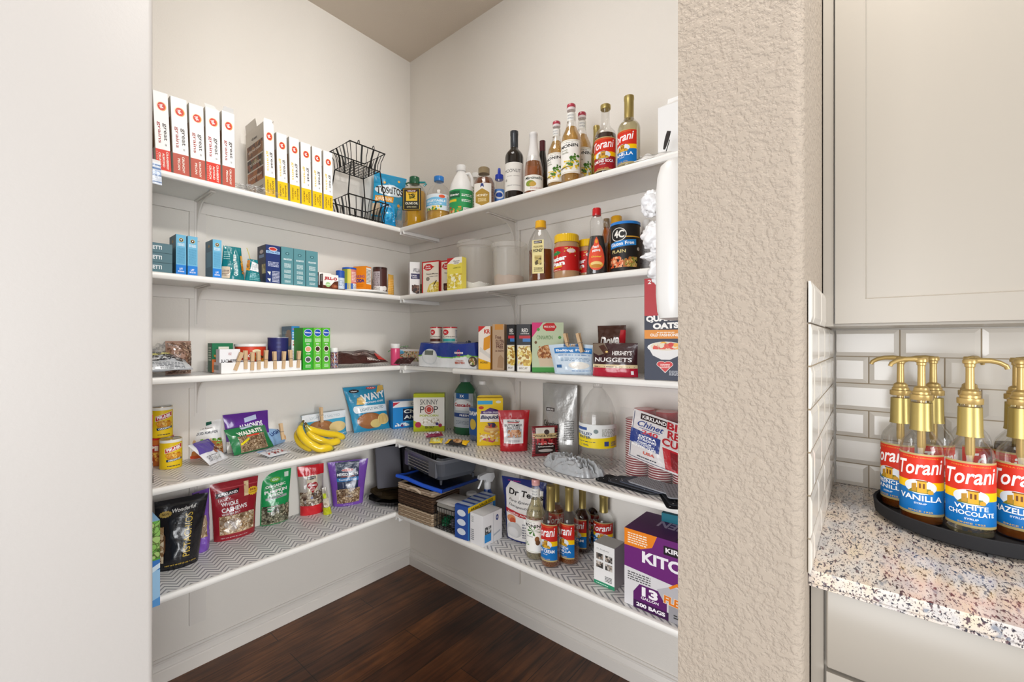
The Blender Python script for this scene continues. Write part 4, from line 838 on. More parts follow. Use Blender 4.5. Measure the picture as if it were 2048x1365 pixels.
carton('baking_soda_box', 'orange baking soda box on the turntable', 'box', q0, q0+v.normalized()*.045, 534, .075, 'f08a1c', [('R', .05, .3, .95, .95, 'f2f0ea'), ('L', .1, .35, .9, .9, 10, '6a6a6a')], [('R', 0, 0, 1, 1, 'f0901e'), ('T', 'BAKING', .5, .6, .8, .12, '6a3a8a'), ('T', 'SODA', .5, .43, .75, .14, '1d2f8a', 0, .05), ('L', .2, .2, .8, .3, 2, 'c86a10')], top=[('R', 0, 0, 1, 1, 'd9a25a')], group=GT)
can('cocoa_canister', 'dark brown cocoa canister with printed back label', 'can', rp('L', 2, 746, 774, .12, 539, z=zt), '4a2a26', [('R', 0, 0, 1, 1, '4e2d28'), ('R', .1, .15, .5, .9, 'b8b0b4'), ('L', .12, .2, .48, .85, 9, '5a4a4c'), ('R', .2, .02, .62, .28, 'ecebe9'), ('L', .25, .05, .5, .25, 6, '333333'), ('E', .7, .2, .12, .1, 'e9e6e2')], lid=('gloss', '3d2420', .01, 1.04), group=GT)
P0 = onL(778, .145); P1 = onL(791, .13); P0.z = P1.z = Z[2]+.001
pouch('snack_bag', 'tall clear bag of orange yellow crackers standing near the corner', 'bag', P0, P1, .125, .02, 'd9a84a', [('R', .0, .05, .75, .8, 'e8a93a')]+[('R', .0, .05+k*.075, .75, .06+k*.075, 'f4dca0') for k in range(10)]+[('R', .2+k*.2, .05, .21+k*.2, .8, 'f4dca0') for k in range(3)], 'pillow', mt='film', seed=2, cr=.002, top=.8)
P0 = Vector((.10, -.04, Z[2]+.001)); P1 = Vector((.16, -.04, Z[2]+.001))
carton('seasoning_packet', 'small dim brown packet standing deep in the second shelf corner', 'packet', P0, P1, 0, .02, '6b6a4a', [('R', 0, 0, 1, 1, '7a7a58'), ('R', 0, .6, 1, .66, '3a2a22'), ('B', .1, .1, .9, .5, 14, .1, ['a04a3a', '8a8a50'], 3)], h=.09)
# ================================================================ second shelf, right wall
GM = 'baking mix boxes on the second shelf'
def twist(px0, px1, d0, d1, S, side='R'):
    P0 = (onL if side == 'L' else onR)(px0, d0); P1 = (onL if side == 'L' else onR)(px1, d1); z = Z[S]+(.0014 if S > 2 else .0006); P0.z = P1.z = z; return P0, P1
P0, P1 = twist(819.5, 839.5, .215, .17, 2)
carton('brownie_mix_box', 'white brownie mix box with a dark cake picture at the corner end', 'baking mix box', P0, P1, 524.5, .05, 'e4e2e0', [('R', 0, 0, 1, 1, 'ecebea'), ('T', 'WILLA', .66, .76, .66, .12, '3a3440'), ('R', .12, .5, 1, .66, '2e2a58'), ('T', 'DARK', .45, .6, .55, .05, 'e9e6f0'), ('T', 'CHOC', .5, .54, .5, .035, 'e9e6f0'), ('P', [(.18, .2), (.45, .34), (.95, .3), (.95, .04), (.4, .1)], '3a221a'), ('B', .2, .1, .95, .32, 40, .05, ['5a3626', '2a1712', '8a6a54'], 3)], [('R', 0, 0, 1, 1, 'd8d6d6'), ('L', .2, .1, .6, .9, 20, '9a9aa6')], group=GM)
BC = [('R', 0, 0, 1, 1, 'c22a2a'), ('R', .07, .02, 1, .96, 'ece4d4'), ('P', [(.07, .8), (.4, .9), (.75, .82), (.4, .74)], 'c8201f'), ('E', .38, .82, .26, .1, 'c8201f'), ('T', 'Betty', .38, .85, .28, .05, 'ffffff'), ('T', 'Crocker', .38, .79, .34, .05, 'ffffff'), ('T', 'SuperMoist', .62, .61, .7, .06, '4a3a34'), ('T', 'cake mix', .7, .54, .5, .03, '4a3a34'), ('E', .36, .47, .11, .06, '8a8276'), ('P', [(.3, .1), (.45, .3), (.75, .38), (1, .36), (1, .04), (.5, .02)], 'e0c95a'), ('P', [(.45, .1), (.85, .42), (.9, .4), (.5, .08)], '4a3426'), ('B', .45, .05, 1, .3, 30, .05, ['f0e08a', 'd2b544', 'f6eec0'], 5)]
P0, P1 = twist(844, 877.5, .195, .175, 2); carton('cake_mix_box', 'red bordered cake mix box with a yellow cake picture', 'baking mix box', P0, P1, 522.5, .045, 'c22a2a', BC, [('R', 0, 0, 1, 1, 'b82828')], group=GM)
P0, P1 = twist(881, 896.5, .19, .18, 2); carton('cake_mix_box', 'narrowly visible red bordered mix box behind the yellow one', 'baking mix box', P0, P0+(P1-P0)*2, 520.5, .045, 'c22a2a', BC[:-4]+[('B', .2, .05, 1, .3, 30, .08, ['3a221a', '5a3626', '7a4a34'], 5)], group=GM)
P0, P1 = twist(894.5, 924, .248, .236, 2)
carton('cake_mix_box', 'yellow and white cake mix box with red corner beside the clear tubs', 'baking mix box', P0, P1, 515.5, .032, 'e8d65a', [('R', 0, 0, 1, .85, 'e9d858'), ('R', 0, .82, 1, 1, 'f2eee4'), ('P', [(0, .82), (0, 1), (.5, 1), (.2, .9)], 'c22a2a'), ('E', .6, .86, .3, .08, 'f4f0e6'), ('I', 'Duncan', .62, .89, .44, .05, '5a4a40'), ('I', 'Hines', .62, .83, .34, .05, '5a4a40'), ('T', 'LEMON', .66, .68, .5, .05, '9a9430'), ('B', .0, .05, 1, .5, 60, .08, ['f4eca0', 'fbf6d8', 'd2b844', 'e6cf4c'], 4), ('T', 'SUPREME', .55, .45, .7, .03, 'd99a3c')], [('R', 0, 0, 1, 1, 'd2b43c')], group=GM)
def tub(lab, px0, px1, yt, dc, fill, fc, fz, seed):
    P, R, H, rz = rp('R', 2, px0, px1, dc, yt); t = thing('food_storage_tub', lab, 'tub', P, rz, 'clear storage tubs'); Rb = R*.80
    b = MB(); b.mat = 'cleartub'; b.lathe([(.001, 0), (Rb*.95, 0), (Rb, .006), (R*.88, H*.86), (R*.9, H*.88)], 40, 'fff', capt=False, capb=False); b.build('body', t)
    b = MB(); b.mat = 'cleartub'; b.lathe([(R*.9, H*.88), (R*.98, H*.885), (R*.98, H*.9), (R*1.0, H*.95), (R*1.0, H*.985), (R*.96, H*.99), (R*.93, H)], 40, 'fff', capb=False, capt=False); b.build('rim', t)
    b = MB(); b.mat = 'matte'; n = 36
    def f(u, v):
        a = 2*PI*u; 
        if v < .5: r = Rb*.96*(v/.5)**.3 if v < .02 else Rb*.955+(R*.05)*(v/.5); z = .003+(fz+noise.noise(Vector((cos(a)*2, sin(a)*2, seed)))*.012)*(v/.5); return (r*cos(a), r*sin(a), z)
        q = (1-v)/.5; r = (Rb*.955+R*.05)*q; z = .003+fz+noise.noise(Vector((cos(a)*2*q, sin(a)*2*q, seed)))*.012; return (r*cos(a), r*sin(a), z)
    b.grid(f, n, 16, fc); b.build(fill, t); return t
tub('cloudy clear tub with white flour in the bottom', 913, 991, 486, .112, 'flour', 'f2f1ee', .035, 2)
tub('cloudy clear tub filled with pinkish brown flour', 981.5, 1054, 489, .115, 'flour', 'c4ab98', .052, 5)
# honey bottle, jars, syrup
P, R, H, rz = rp('R', 2, 1056, 1107, .2, 443, face=-14)
t = thing('honey_bottle', 'tall clear honey bottle with bright yellow cap beside the tub', 'bottle', P, rz)
pf = [(.0005, 0), (R*.95, 0), (R, .006), (R, H*.62), (R*.9, H*.7), (R*.6, H*.82), (R*.4, H*.87), (R*.38, H*.9)]
b = MB(); b.mat = 'glass'; b.lathe(pf, 8, 'fff', a0=PI/8, sy=.75, capt=False); b.build('body', t, ang=80); b = MB(); b.mat = 'honey'; b.lathe([(r*.95, z) for r, z in pf if z < H*.5]+[(R*.95, H*.52)], 8, 'fff', a0=PI/8, sy=.75); b.build('contents', t)
b = MB(); b.mat = 'gloss'; b.lathe([(R*.42, H*.88), (R*.44, H*.885), (R*.42, H*.99), (R*.38, H)], 28, 'f0b41c'); b.build('cap', t)
b = MB(); b.mat = 'paper'; y = -R*.70-.001; b.box(-R*.5, y-.0006, H*.12, R*.42, y, H*.66, 'f0e2a0'); a = Art(b, flat((-R*.5, y-.0006, H*.12), (R*.92, 0, 0), (0, 0, H*.54))); a.asp = .92*R/(.54*H)
a.run([('R', .15, .9, .85, .98, '3a2420'), ('T', 'KIRKLAND', .5, .94, .6, .035, 'ffffff'), ('T', 'WILDFLOWER', .5, .8, .8, .06, '7a6a3a'), ('T', 'HONEY', .5, .69, .84, .1, '3a3220', 0, .03), ('R', .2, .3, .8, .55, 'd8c682'), ('B', .2, .26, .8, .52, 20, .06, ['c8b46a', '5a4a2a', 'b09a54'], 3), ('L', .15, .06, .9, .2, 4, '5a4a2a')]); b.build('label', t, False)
PB = [('R', 0, 0, 1, 1, 'c9201e'), ('P', [(.12, .74), (.3, .84), (.4, .76), (.34, .68), (.2, .64)], '2f8a4a'), ('T', 'Peter', .3, .5, .44, .2, 'ffffff', 8, .05), ('T', 'Pan', .3, .29, .36, .2, 'ffffff', 8, .05), ('E', .62, .82, .1, .09, 'f2dcd8'), ('P', [(.12, .1), (.42, .15), (.42, .22), (.12, .17)], 'e8a82c'), ('B', .1, .6, .8, .95, 14, .02, ['e8b84a', 'f0d080'], 3), ('L', .15, .02, .4, .07, 1, 'f0dcd0')]
def pbj(lab, pr, ops):
    P, R, H, rz = pr; t = thing('peanut_butter_jar', lab, 'jar', P, rz, 'peanut butter jars')
    b = MB(); b.mat = 'gloss'; b.lathe([(.001, 0), (R*.9, 0), (R*.96, .005), (R*.97, H*.72), (R*.9, H*.8), (R*.86, H*.84)], 36, 'b8906a'); b.build('body', t)
    label_part(t, R*.975, H*.16, H*.7, 3.6, ops); b = MB(); b.mat = 'gloss'
    n = 72; i = len(b.v); prof = [(R*.9, H*.82), (R*.93, H*.83), (R*.93, H*.975), (R*.88, H)]
    for r, z in prof:
        for k in range(n): rr = r*(1+(.012 if k % 2 else 0)); b.v.append(Vector((rr*cos(2*PI*k/n), rr*sin(2*PI*k/n), z)))
    for j in range(3):
        for k in range(n): b.face([i+j*n+k, i+j*n+(k+1) % n, i+(j+1)*n+(k+1) % n, i+(j+1)*n+k], 'f0c21c')
    b.face([i+3*n+k for k in range(n)], 'f0c21c'); b.build('lid', t, False); return t
pbj('large red labelled peanut butter jar with yellow lid in front', rp('R', 2, 1107, 1159.5, .2, 472, face=-4), PB)
pbj('peanut butter jar with yellow lid half hidden behind the syrup bottle', rp('R', 2, 1154, 1200, .12, 482, face=-18), PB)
P, R, H, rz = rp('R', 2, 1172, 1215, .21, 417.5, face=-3)
t = thing('pancake_syrup_bottle', 'dark pancake syrup bottle with red cap and orange label', 'bottle', P, rz)
pf = [(.0005, 0), (R*.9, 0), (R, .006), (R*.98, H*.12), (R*.85, H*.4), (R*.66, H*.58), (R*.6, H*.7), (R*.66, H*.8), (R*.5, H*.86), (R*.36, H*.89), (R*.34, H*.92)]
b = MB(); b.mat = 'pet'; b.lathe(pf, 32, 'fff', sy=.8, capt=False); b.build('body', t); b = MB(); b.mat = 'gloss'; b.lathe([(r*.95, z) for r, z in pf if z < H*.59], 32, '1d1412', sy=.8); b.build('contents', t)
b = MB(); b.mat = 'gloss'; b.lathe([(R*.4, H*.89), (R*.42, H*.9), (R*.4, H*.99), (R*.36, H)], 24, 'c81f24'); b.build('cap', t)
b = MB(); b.mat = 'pet'; b.tube([(R*.55, 0, H*.8), (R*.9, 0, H*.78), (R*1.05, 0, H*.66), (R*1.0, 0, H*.5), (R*.8, 0, H*.42)], R*.13, 10); b.build('handle', t)
b = MB(); b.mat = 'paper'
def sf(u, v):
    z = H*(.06+.5*v); r = at_level(pf, z)+.001; a = (u-.5)*1.9*(1.0-.25*v); return Vector((r*sin(a), -r*cos(a)*.8, z)), Vector((sin(a), -cos(a), 0))
a = Art(b, sf, .0003, .00005, n=2); a.asp = .8; a.run([('E', .5, .4, .5, .4, 'e8583c'), ('P', [(.2, .5), (.35, .9), (.5, 1), (.65, .9), (.8, .5)], 'e8583c'), ('E', .5, .86, .1, .06, 'f0a83c'), ('T', 'Pearl', .45, .7, .4, .09, 'ffffff', 6, .03), ('T', 'Milling', .5, .58, .5, .09, 'ffffff', 6, .03), ('I', 'Original', .5, .4, .6, .07, 'f4d84a'), ('E', .5, .17, .36, .1, 'e6b04a'), ('E', .5, .2, .3, .06, 'f2d48a'), ('E', .5, .13, .26, .05, 'c98a34')]); b.build('label', t)
bottle('vanilla_extract_bottle', 'brown bottle with tan cap behind the pancake syrup', rp('R', 2, 1205, 1221, .045, 439), [(.0005, 0), (.03, 0), (.032, .01), (.032, .2), (.02, .24), (.014, .26), (.014, .3)], 'amber', None, (.08, .18, 3, [('R', 0, 0, 1, 1, '5a3a2c')]), ('gloss', '8a7458', [(.017, .26), (.017, .302)]), kx=.7)
bottle('honey_bottle', 'amber bottle with yellow cap rising behind the black can', rp('R', 2, 1214, 1252, .09, 434), [(.0005, 0), (.034, 0), (.036, .01), (.036, .2), (.03, .235), (.02, .25), (.018, .27), (.018, .3)], 'amber', (.24, 'darkamber'), None, ('gloss', 'e0a41c', [(.021, .258), (.0215, .26), (.0215, .298), (.019, .301)]))
can('bread_crumb_canister', 'black gluten free crumb canister with blue lid and shrimp picture', 'canister', rp('R', 2, 1221, 1280, .175, 453, face=-8), '232020', [('R', 0, 0, 1, 1, '242120'), ('E', .38, .8, .2, .15, 'e9e6e0'), ('E', .38, .8, .18, .135, '242120'), ('T', '4C', .4, .81, .26, .17, 'f4f1ea', 0, .03), ('R', .56, .73, 1, .755, 'd9a23c'), ('P', [(.1, .5), (.82, .56), (.82, .69), (.1, .63)], '2a86d2'), ('T', 'Gluten Free', .46, .6, .6, .08, 'ffffff', 4, .02), ('T', 'PLAIN', .38, .43, .36, .07, 'd8c88a'), ('B', .1, .08, .5, .32, 46, .05, ['e89a6a', 'd9673a', 'f2c29a', 'c8542c'], 3), ('B', .5, .08, .85, .3, 40, .05, ['d9a25a', '8a8a3c', 'e8c27a', 'b06a34'], 6), ('E', .9, .48, .05, .04, 'cfcac2')], span=2.9, lid=('gloss', '2a7fd2', .009, 1.04), z1=.96)
P, R, H, rz = rp('R', 2, 1279, 1307, .085, 441)
t = thing('spray_can', 'grey and white cooking spray can behind the plastic bags', 'can', P, rz); b = MB(); b.mat = 'gloss'; b.lathe([(R, 0), (R, H*.72), (R*.8, H*.78)], 28, 'a9a7a6'); b.build('body', t); b = MB(); b.mat = 'whiteplastic'; b.lathe([(R*.62, H*.78), (R*.6, H*.97), (R*.5, H)], 24, 'fff'); b.build('cap', t)
label_part(t, R, H*.05, H*.7, 3, [('R', 0, 0, 1, 1, 'b5b3b4'), ('R', 0, .94, 1, 1, '3a3a48'), ('L', .15, .2, .8, .9, 16, '7a787a'), ('R', .62, .04, .9, .16, '4a4a4a')])
p = onR(1318, .16); p.z = Z[2]+.15
pouch('paper_sack', 'bit of brown paper sack behind the hanging plastic bags', 'bag', onR(1304, .06)*1-Vector((0, 0, onR(1304, .06).z-Z[2]-.001)), Vector((XR-.01, -.06, Z[2]+.001)), .215, .05, 'a88a66', [('L', .1, .1, .9, .9, 10, '9a7c5a')], 'stand', mt='matte', seed=3, cr=.01, droop=.1)
# white tube bag dispenser fixed to the dividing wall, with bags bulging out
t = thing('bag_dispenser', 'long white plastic bag holder hanging on the dividing wall end', 'dispenser', (XR-.0455, -.60, 1.388))
b = MB(); b.mat = 'whiteplastic'; b.lathe([(.02, 0), (.036, .004), (.041, .02), (.044, .06), (.044, .30), (.041, .335), (.034, .36), (.02, .372)], 36, 'fff'); b.build('tube', t)
for k, (px, py, ra, sd, lab) in enumerate(((1311, 405, (.030, .026, .034), 1, 'white plastic bag bulging from the holder beside the top of its tube'), (1318, 470, (.034, .028, .042), 4, 'crumpled white plastic bag below the first one, above the narrow knot'), (1312, 512, (.028, .018, .011), 6, 'small pinched end of white plastic bag sticking out to the left'), (1322, 540, (.026, .024, .034), 8, 'lowest crumpled white plastic bag over the oats box'))):
    p = onR(px-4, .565); p.z = zat(px, py, p)-ra[2]
    crumple('plastic_bag', lab, 'plastic bag', p, ra, .2, 'ebebec', 'film', sd, .3*k, freq=1.1, group='white plastic bags at the holder', flatb=False)
# ================================================================ middle shelf, left wall
P0 = Vector((.245, -1.36, Z[3]+.0016)); P1 = Vector((.245, onL(388, .245).y, Z[3]+.0016))
pouch('bean_bag', 'grey bag of black beans lying flat at the left end of the middle shelf', 'bag', P0, P1, .15, .05, 'b9bdc2', [('R', .3, .02, 1, .28, 'c4c8cc'), ('L', .45, .05, .9, .25, 5, '6a6e74'), ('T', 'BLACK BEANS', .62, .4, .5, .12, 'f2f2f2', 0, .04), ('B', .2, .3, 1, .98, 130, .028, ['3a3c42', '55585e', '26272c', '8a8d92'], 3), ('R', .3, .55, .8, .66, 'c9c47a')], 'pillow', flatten=68, seed=3, cr=.008, group='bags at the left end of the middle shelf')
p = onL(341, .13); p.z = Z[3]+.035
crumple('bread_bag', 'knotted clear plastic bag with lettering behind the bean bag', 'bag', onL(333, .10)*1-Vector((0, 0, onL(333, .10).z-Z[3]-.03)), (.04, .05, .045), .25, 'b9b6b0', 'clearfilm', 5, group='bags at the left end of the middle shelf')
P0 = onL(343, .18); P1 = onL(394, .15); P0.z = P1.z = Z[3]+.0016
pouch('cereal_bag', 'clear bag of brown flakes behind the grey bean bag', 'bag', P0, P1, .125, .07, 'a08070', [('B', .03, .03, .97, .95, 230, .035, ['9c7a62', '7a5a48', 'b89a84', '64483a', 'c4aa94'], 7)], 'pillow', seed=9, cr=.007, group='bags at the left end of the middle shelf')
P0, P1 = twist(442.5, 602.5, .245, .245, 3, 'L'); w, rz = frame2(P0, P1)
t = thing('cardboard_tray', 'low white cardboard tray edged with clothespins', 'tray', P0, rz); b = MB(); b.mat = 'paper'; dp = .19; th = .0025; zh = .042
b.box(0, 0, 0, w, dp, th, 'ece9e4'); b.box(0, 0, th, w, th, zh, 'f1f0ee'); b.box(0, dp-th, th, w, dp, zh, 'e6e3de'); b.box(0, th, th, th, dp-th, zh, 'e3e1dd'); b.box(w-th, th, th, w, dp-th, zh, 'e3e1dd')
a = Art(b, flat((0, dp, 0), (0, -dp, 0), (0, 0, zh))); a.asp = dp/zh; a.run([('R', .5, .3, .85, .75, '8f9a98'), ('L', .1, .3, .4, .7, 3, 'a8aaa8')]); b.build('tray_body', t, False)
zt3 = Z[3]+.0014+.0026; GR = 'tins and boxes in the cardboard tray'
for k, px in enumerate((470, 491, 504, 517.5, 531, 550, 566.5, 582, 596)):
    p = onL(px, .2465); ords = ['tilted leftmost', 'second', 'third', 'fourth', 'fifth', 'sixth', 'seventh', 'eighth', 'rightmost'][k]
    pin((p.x, p.y, Z[3]+.013+.004*math.sin(k*2)), (PI if k == 0 else PI*(0), (0), PI/2+.0) if False else ((-.32 if k == 0 else .06*math.sin(k*3)), 0, 0), f'{ords} of the nine clothespins clipped along the white tray front', 'clothespins on the tray')
    _PIN[-1]
def zz(P): return Vector((P.x, P.y, zt3))
P0, P1 = onL(415, .125), onL(466, .125)
carton('spice_tin', 'green and orange tin at the left end of the tray', 'tin', zz(onL(424, .16)), zz(onL(466, .16)), 687, .05, '1d6b46', [('R', 0, 0, 1, 1, '1c6e48'), ('R', 0, 0, .95, .45, 'c9682c'), ('B', 0, .35, 1, .6, 20, .08, ['e0882c', '3a8a4c', 'd99a3c'], 3), ('R', .3, .7, .8, .88, 'e8e6d8')], [('R', 0, 0, 1, 1, '17583a'), ('L', .2, .4, .8, .9, 6, 'c8d8c0')], group=GR)
t = carton('pepper_tin', 'white black-pepper tin with a scalloped lid in front in the tray', 'tin', zz(onL(439, .225)), zz(onL(480, .225)), 699, .04, 'e4e3e4', [('R', 0, 0, 1, 1, 'ececee'), ('T', 'BLACK PEPPER', .5, .5, .86, .14, '3a3438', 0, .02), ('E', .5, .28, .16, .24, '4a3c38'), ('T', 'OZ', .5, .8, .16, .1, 'a83a3a')], [('R', 0, 0, 1, 1, 'd5d4d8')], flaps=None, group=GR)
P, R, H, rz = rp('L', 3, 469, 533, .15, 688, z=zt3, face=14)
t = thing('nut_tub', 'red and yellow nut tub with white lid in the tray', 'tub', P, rz, GR)
b = MB(); b.mat = 'paper'; b.lathe([(R*.9, 0), (R*.97, H-.006), (R*.93, H-.002)], 32, 'c93a22'); b.build('body', t)
label_part(t, R*.965, .004, H-.01, 3.3, [('R', 0, 0, 1, 1, 'cf3f24'), ('R', 0, 0, .42, .42, 'ecebea'), ('T', 'ROASTED', .2, .32, .34, .12, '2c3c8a'), ('T', 'CRUNCHY', .2, .16, .34, .12, '2c3c8a'), ('P', [(.42, 0), (.95, 0), (.98, .8), (.9, .85)], 'e0a028'), ('B', .5, .03, .95, .62, 60, .035, ['e8b02c', '4a5a24', 'f2ca5a', 'b86a1c', '2f3a1c'], 3), ('I', 'Blends', .32, .62, .34, .18, 'ffffff', 6, .02), ('E', .55, .8, .09, .07, 'e8e0b8')])
b = MB(); b.mat = 'whiteplastic'; b.lathe([(R*.99, H-.012), (R*1.03, H-.01), (R*1.03, H-.001), (R*.98, H), (R*.9, H-.003)], 36, 'fff'); b.build('lid', t)
can('salt_canister', 'dark blue round salt canister in the tray', 'canister', rp('L', 3, 535, 577.5, .17, 675, z=zt3, face=0), '28285c', [('R', 0, 0, 1, 1, '2a2a62'), ('L', .44, .55, .6, .95, 3, '3a3c78'), ('T', 'SALT', .5, .16, .7, .2, 'eef0f6', 0, .06), ('R', .1, .0, .9, .04, 'f2f2f4')], span=2.6, lid=('gloss', 'b9bac8', .002, .99), group=GR)
P0, P1 = onL(583, .15), onL(599, .15)
carton('flour_box', 'tall blue and white flour box behind the salt canister', 'box', zz(P0), zz(P1), 653, .10, '3f7ea8', [('R', 0, 0, 1, .68, 'e8e8ea'), ('R', 0, .68, 1, 1, '2f86c4'), ('T', 'ALMOND', .5, .93, .8, .05, 'e05a7a'), ('L', .1, .72, .9, .88, 4, 'f2f6fa'), ('T', 'WHAT', .5, .62, .7, .05, 'c8403a'), ('T', 'MAKES', .5, .56, .7, .05, 'c8403a'), ('L', .1, .06, .9, .5, 12, 'a8a8b0')], [('R', 0, 0, 1, 1, '5c7688'), ('E', .7, .72, .34, .2, '9c8470'), ('T', 'BUBS', .3, .85, .4, .07, '8aa8b8'), ('T', 'NITE', .3, .74, .4, .07, '8aa8b8')], group=GR)
PIL = lambda c, p: [('R', 0, 0, 1, 1, c), ('E', .52, .88, .42, .09, 'e8ecf4'), ('E', .52, .88, .38, .08, '1d4fb0'), ('T', 'Pillsbury', .52, .88, .62, .045, 'ffffff'), ('L', .2, .66, .85, .75, 4, 'e8f6e0'), ('T', 'MIX', .52, .61, .4, .03, 'ffffff'), ('E', .52, .49, .32, .075, 'f0ece0'), ('E', .52, .49, .26, .055, p), ('E', .52, .24, .32, .075, 'd8dcd8'), ('E', .52, .24, .25, .05, '56565a'), ('L', .3, .36, .75, .4, 2, 'e8f6e0'), ('L', .25, .05, .8, .13, 3, 'd8f0d0')]
for k, (a, c, p, cc, lab) in enumerate(((605.8, 625.5, 'e0a080', '35a82e', 'bright green baking mix box nearest the tray'), (626.8, 643, '4a3026', '63bf3c', 'lime green baking mix box in the middle of three'), (644.3, 660, '3a2620', '5cba38', 'lime green baking mix box beside the sprinkles jar'))):
    P0, P1 = twist(a, c, .238, .238, 3, 'L'); carton('baking_mix_box', lab, 'baking mix box', P0, P1, 656, .12, cc, PIL(cc, p), group='green baking mix boxes')
def shaker_jar(lab, pr, cols, grp='sprinkle jars', n=420, base='8a7a88'):
    P, R, H, rz = pr; t = thing('sprinkle_jar', lab, 'jar', P, rz, grp); b = MB(); b.mat = 'gloss'
    b.lathe([(R*.92, 0), (R, .003), (R, H*.76), (R*.85, H*.8)], 24, base)
    a = Art(b, cylart(R, .003, H*.76, 3.1), .0003, .00002, n=1); a.asp = 2; 
    if n: a.run([('B', 0, 0, 1, 1, n, .028, cols, 3)])
    b.build('body', t); b = MB(); b.mat = 'whiteplastic'; b.lathe([(R*.97, H*.79), (R*1.0, H*.8), (R*1.0, H*.98), (R*.94, H)], 24, 'fff'); b.build('cap', t); return t
shaker_jar('small jar of multicoloured sprinkles with white cap beside the green boxes', rp('L', 3, 660.5, 676.5, .21, 696), ['e8e0d8', '2a2a3c', 'c84a6a', 'e8a03c', '5a8ac8', '8a4a2c', 'f4f0ea', '6a4a8a'])
P0 = onL(676, .235); P1 = onL(779, .235); P0.z = P1.z = Z[3]+.0016
pouch('chocolate_bag', 'dark brown chocolate bag lying flat near the shelf corner', 'candy bag', P0, P1, .14, .04, '40201c', [('T', "HERSHEY'S", .72, .14, .26, .12, 'e6dad2', 0, .03), ('P', [(.86, .2), (1, .1), (1, .6), (.9, .7)], 'c8241c'), ('L', .35, .4, .75, .55, 2, 'b8a098')], 'pillow', flatten=66, seed=7, cr=.013, group='chocolate bags on the middle shelf')
P0 = onR(783, .247); P1 = onR(826, .2); P0.z = P1.z = Z[3]+.0016
pouch('chocolate_bag', 'small dark chocolate wrapper sticking over the inner shelf corner', 'candy bag', Vector((.235, -.285, Z[3]+.0016)), Vector((.33, -.25, Z[3]+.0016)), .06, .022, '3a1d1a', [('R', .0, .5, .25, .95, 'c8241c')], 'pillow', flatten=60, seed=11, cr=.01, group='chocolate bags on the middle shelf')
# corner clutter
shaker_jar('jar of pink sugar with white cap in the shelf corner', rp('L', 3, 781, 800, .215, 688), [], n=0, base='e0507c')
p = Vector((.12, -.10, Z[3]+.0016))
t = thing('zip_bag', 'clear zip bag of cake decorations with green seal in the far corner', 'bag', Vector((.11, -.135, Z[3]+.002)))
crumple('bag_body', None, None, (0, 0, 0), (.062, .05, .05), .28, 'dfe2dc', 'clearfilm', 12, parent=t)
b = MB(); b.mat = 'gloss'; b.tube([(-.05, -.06, .066), (-.03, -.04, .082), (.01, -.01, .094), (.04, .01, .098)], .0028, 6, '7fae7a'); b.build('seal', t)
q0 = onR(800, .19); q1 = onR(840, .175); q0.z = q1.z = Z[3]+.0016
t = carton('sprinkle_tray', 'clear flat container of confetti sprinkles with white rim in the corner', 'container', q0, q1, 699, .06, 'd8ccb0', [('R', 0, 0, 1, .2, 'f0efec'), ('R', 0, .88, 1, 1, 'e9e8e4'), ('B', .02, .22, .98, .86, 170, .022, ['e8c84a', 'e0683c', 'f2efe6', '7aae5a', 'd84a5a', '3a3a3a', 'f0a04a'], 5)])
q0 = Vector((.232, -.165, Z[3]+.052)); b = MB()
for k, (x, y, z, c, l) in enumerate(((.20, -.14, .062, '4a4c6a', .05), (.25, -.13, .062, 'b8a42c', .03), (.28, -.14, .062, 'e09a2c', .028))):
    b = MB(); b.mat = 'gloss'; b.M = Matrix.Rotation(PI/2, 4, 'Y'); b.lathe([(.009, 0), (.0105, .002), (.0105, l*.7), (.007, l*.75), (.007, l)], 16, c)
    put(b.build('decorating_tube'), (x, y, Z[3]+z), .2, f'{["slate grey", "olive yellow", "orange"][k]} decorating tube lying on the confetti container', 'tube', 'decorating tubes')
crumple('candy_packet', 'small light blue candy packet in the corner above the container', 'packet', Vector((.175, -.185, Z[3]+.058)), (.022, .018, .01), .3, '6fb8d8', 'film', 3)

# ================================================================ middle shelf, right wall
P0, P1 = twist(838.5, 953, .248, .225, 3); w, rz = frame2(P0, P1)
h = zat(895, 686, (P0+P1)/2)-P0.z
t = thing('broth_multipack', 'shrink wrapped blue and white pack of broth cartons', 'multipack', P0, rz); b = MB(); b.mat = 'film'; dp = .12
def bw(u, v, y0=0):
    s_ = .5+.5*cos(u*2*PI*3); top_ = 1-.0*s_; x = w*(u+(.03 if v > .5 else 0)*(.5-u)*2*(v-.5)*2); return Vector((x, -.004*sin(v*PI)-.002*sin(u*20)+y0, h*v*(1-.05*(.5-.5*cos(u*4*PI))*(v))))
cf = lambda u, v: ('eceef0' if v < .42+.05*sin(u*9) else ('7cc04a' if v < .47+.05*sin(u*9) else '23388f'))
b.grid(lambda u, v: bw(u, v), 40, 40, cf); b.grid(lambda u, v: bw(1-u, v)+Vector((0, dp, 0)), 20, 10, '23388f')
b.grid(lambda u, v: bw(u, 1)+Vector((0, dp*v, .004*sin(v*9))), 24, 6, '1d2f86'); b.grid(lambda u, v: bw(1, v)+Vector((0, dp*u, 0)), 6, 20, lambda u, v: cf(1, v)); b.grid(lambda u, v: bw(0, v)+Vector((0, dp*(1-u), 0)), 6, 20, lambda u, v: cf(0, v)); b.grid(lambda u, v: bw(u, 0)+Vector((0, dp*(1-v), 0)), 8, 2, 'eceef0')
a = Art(b, lambda u, v: (bw(u, v), Vector((0, -1, 0))), .001, .0002, n=3); a.asp = w/h
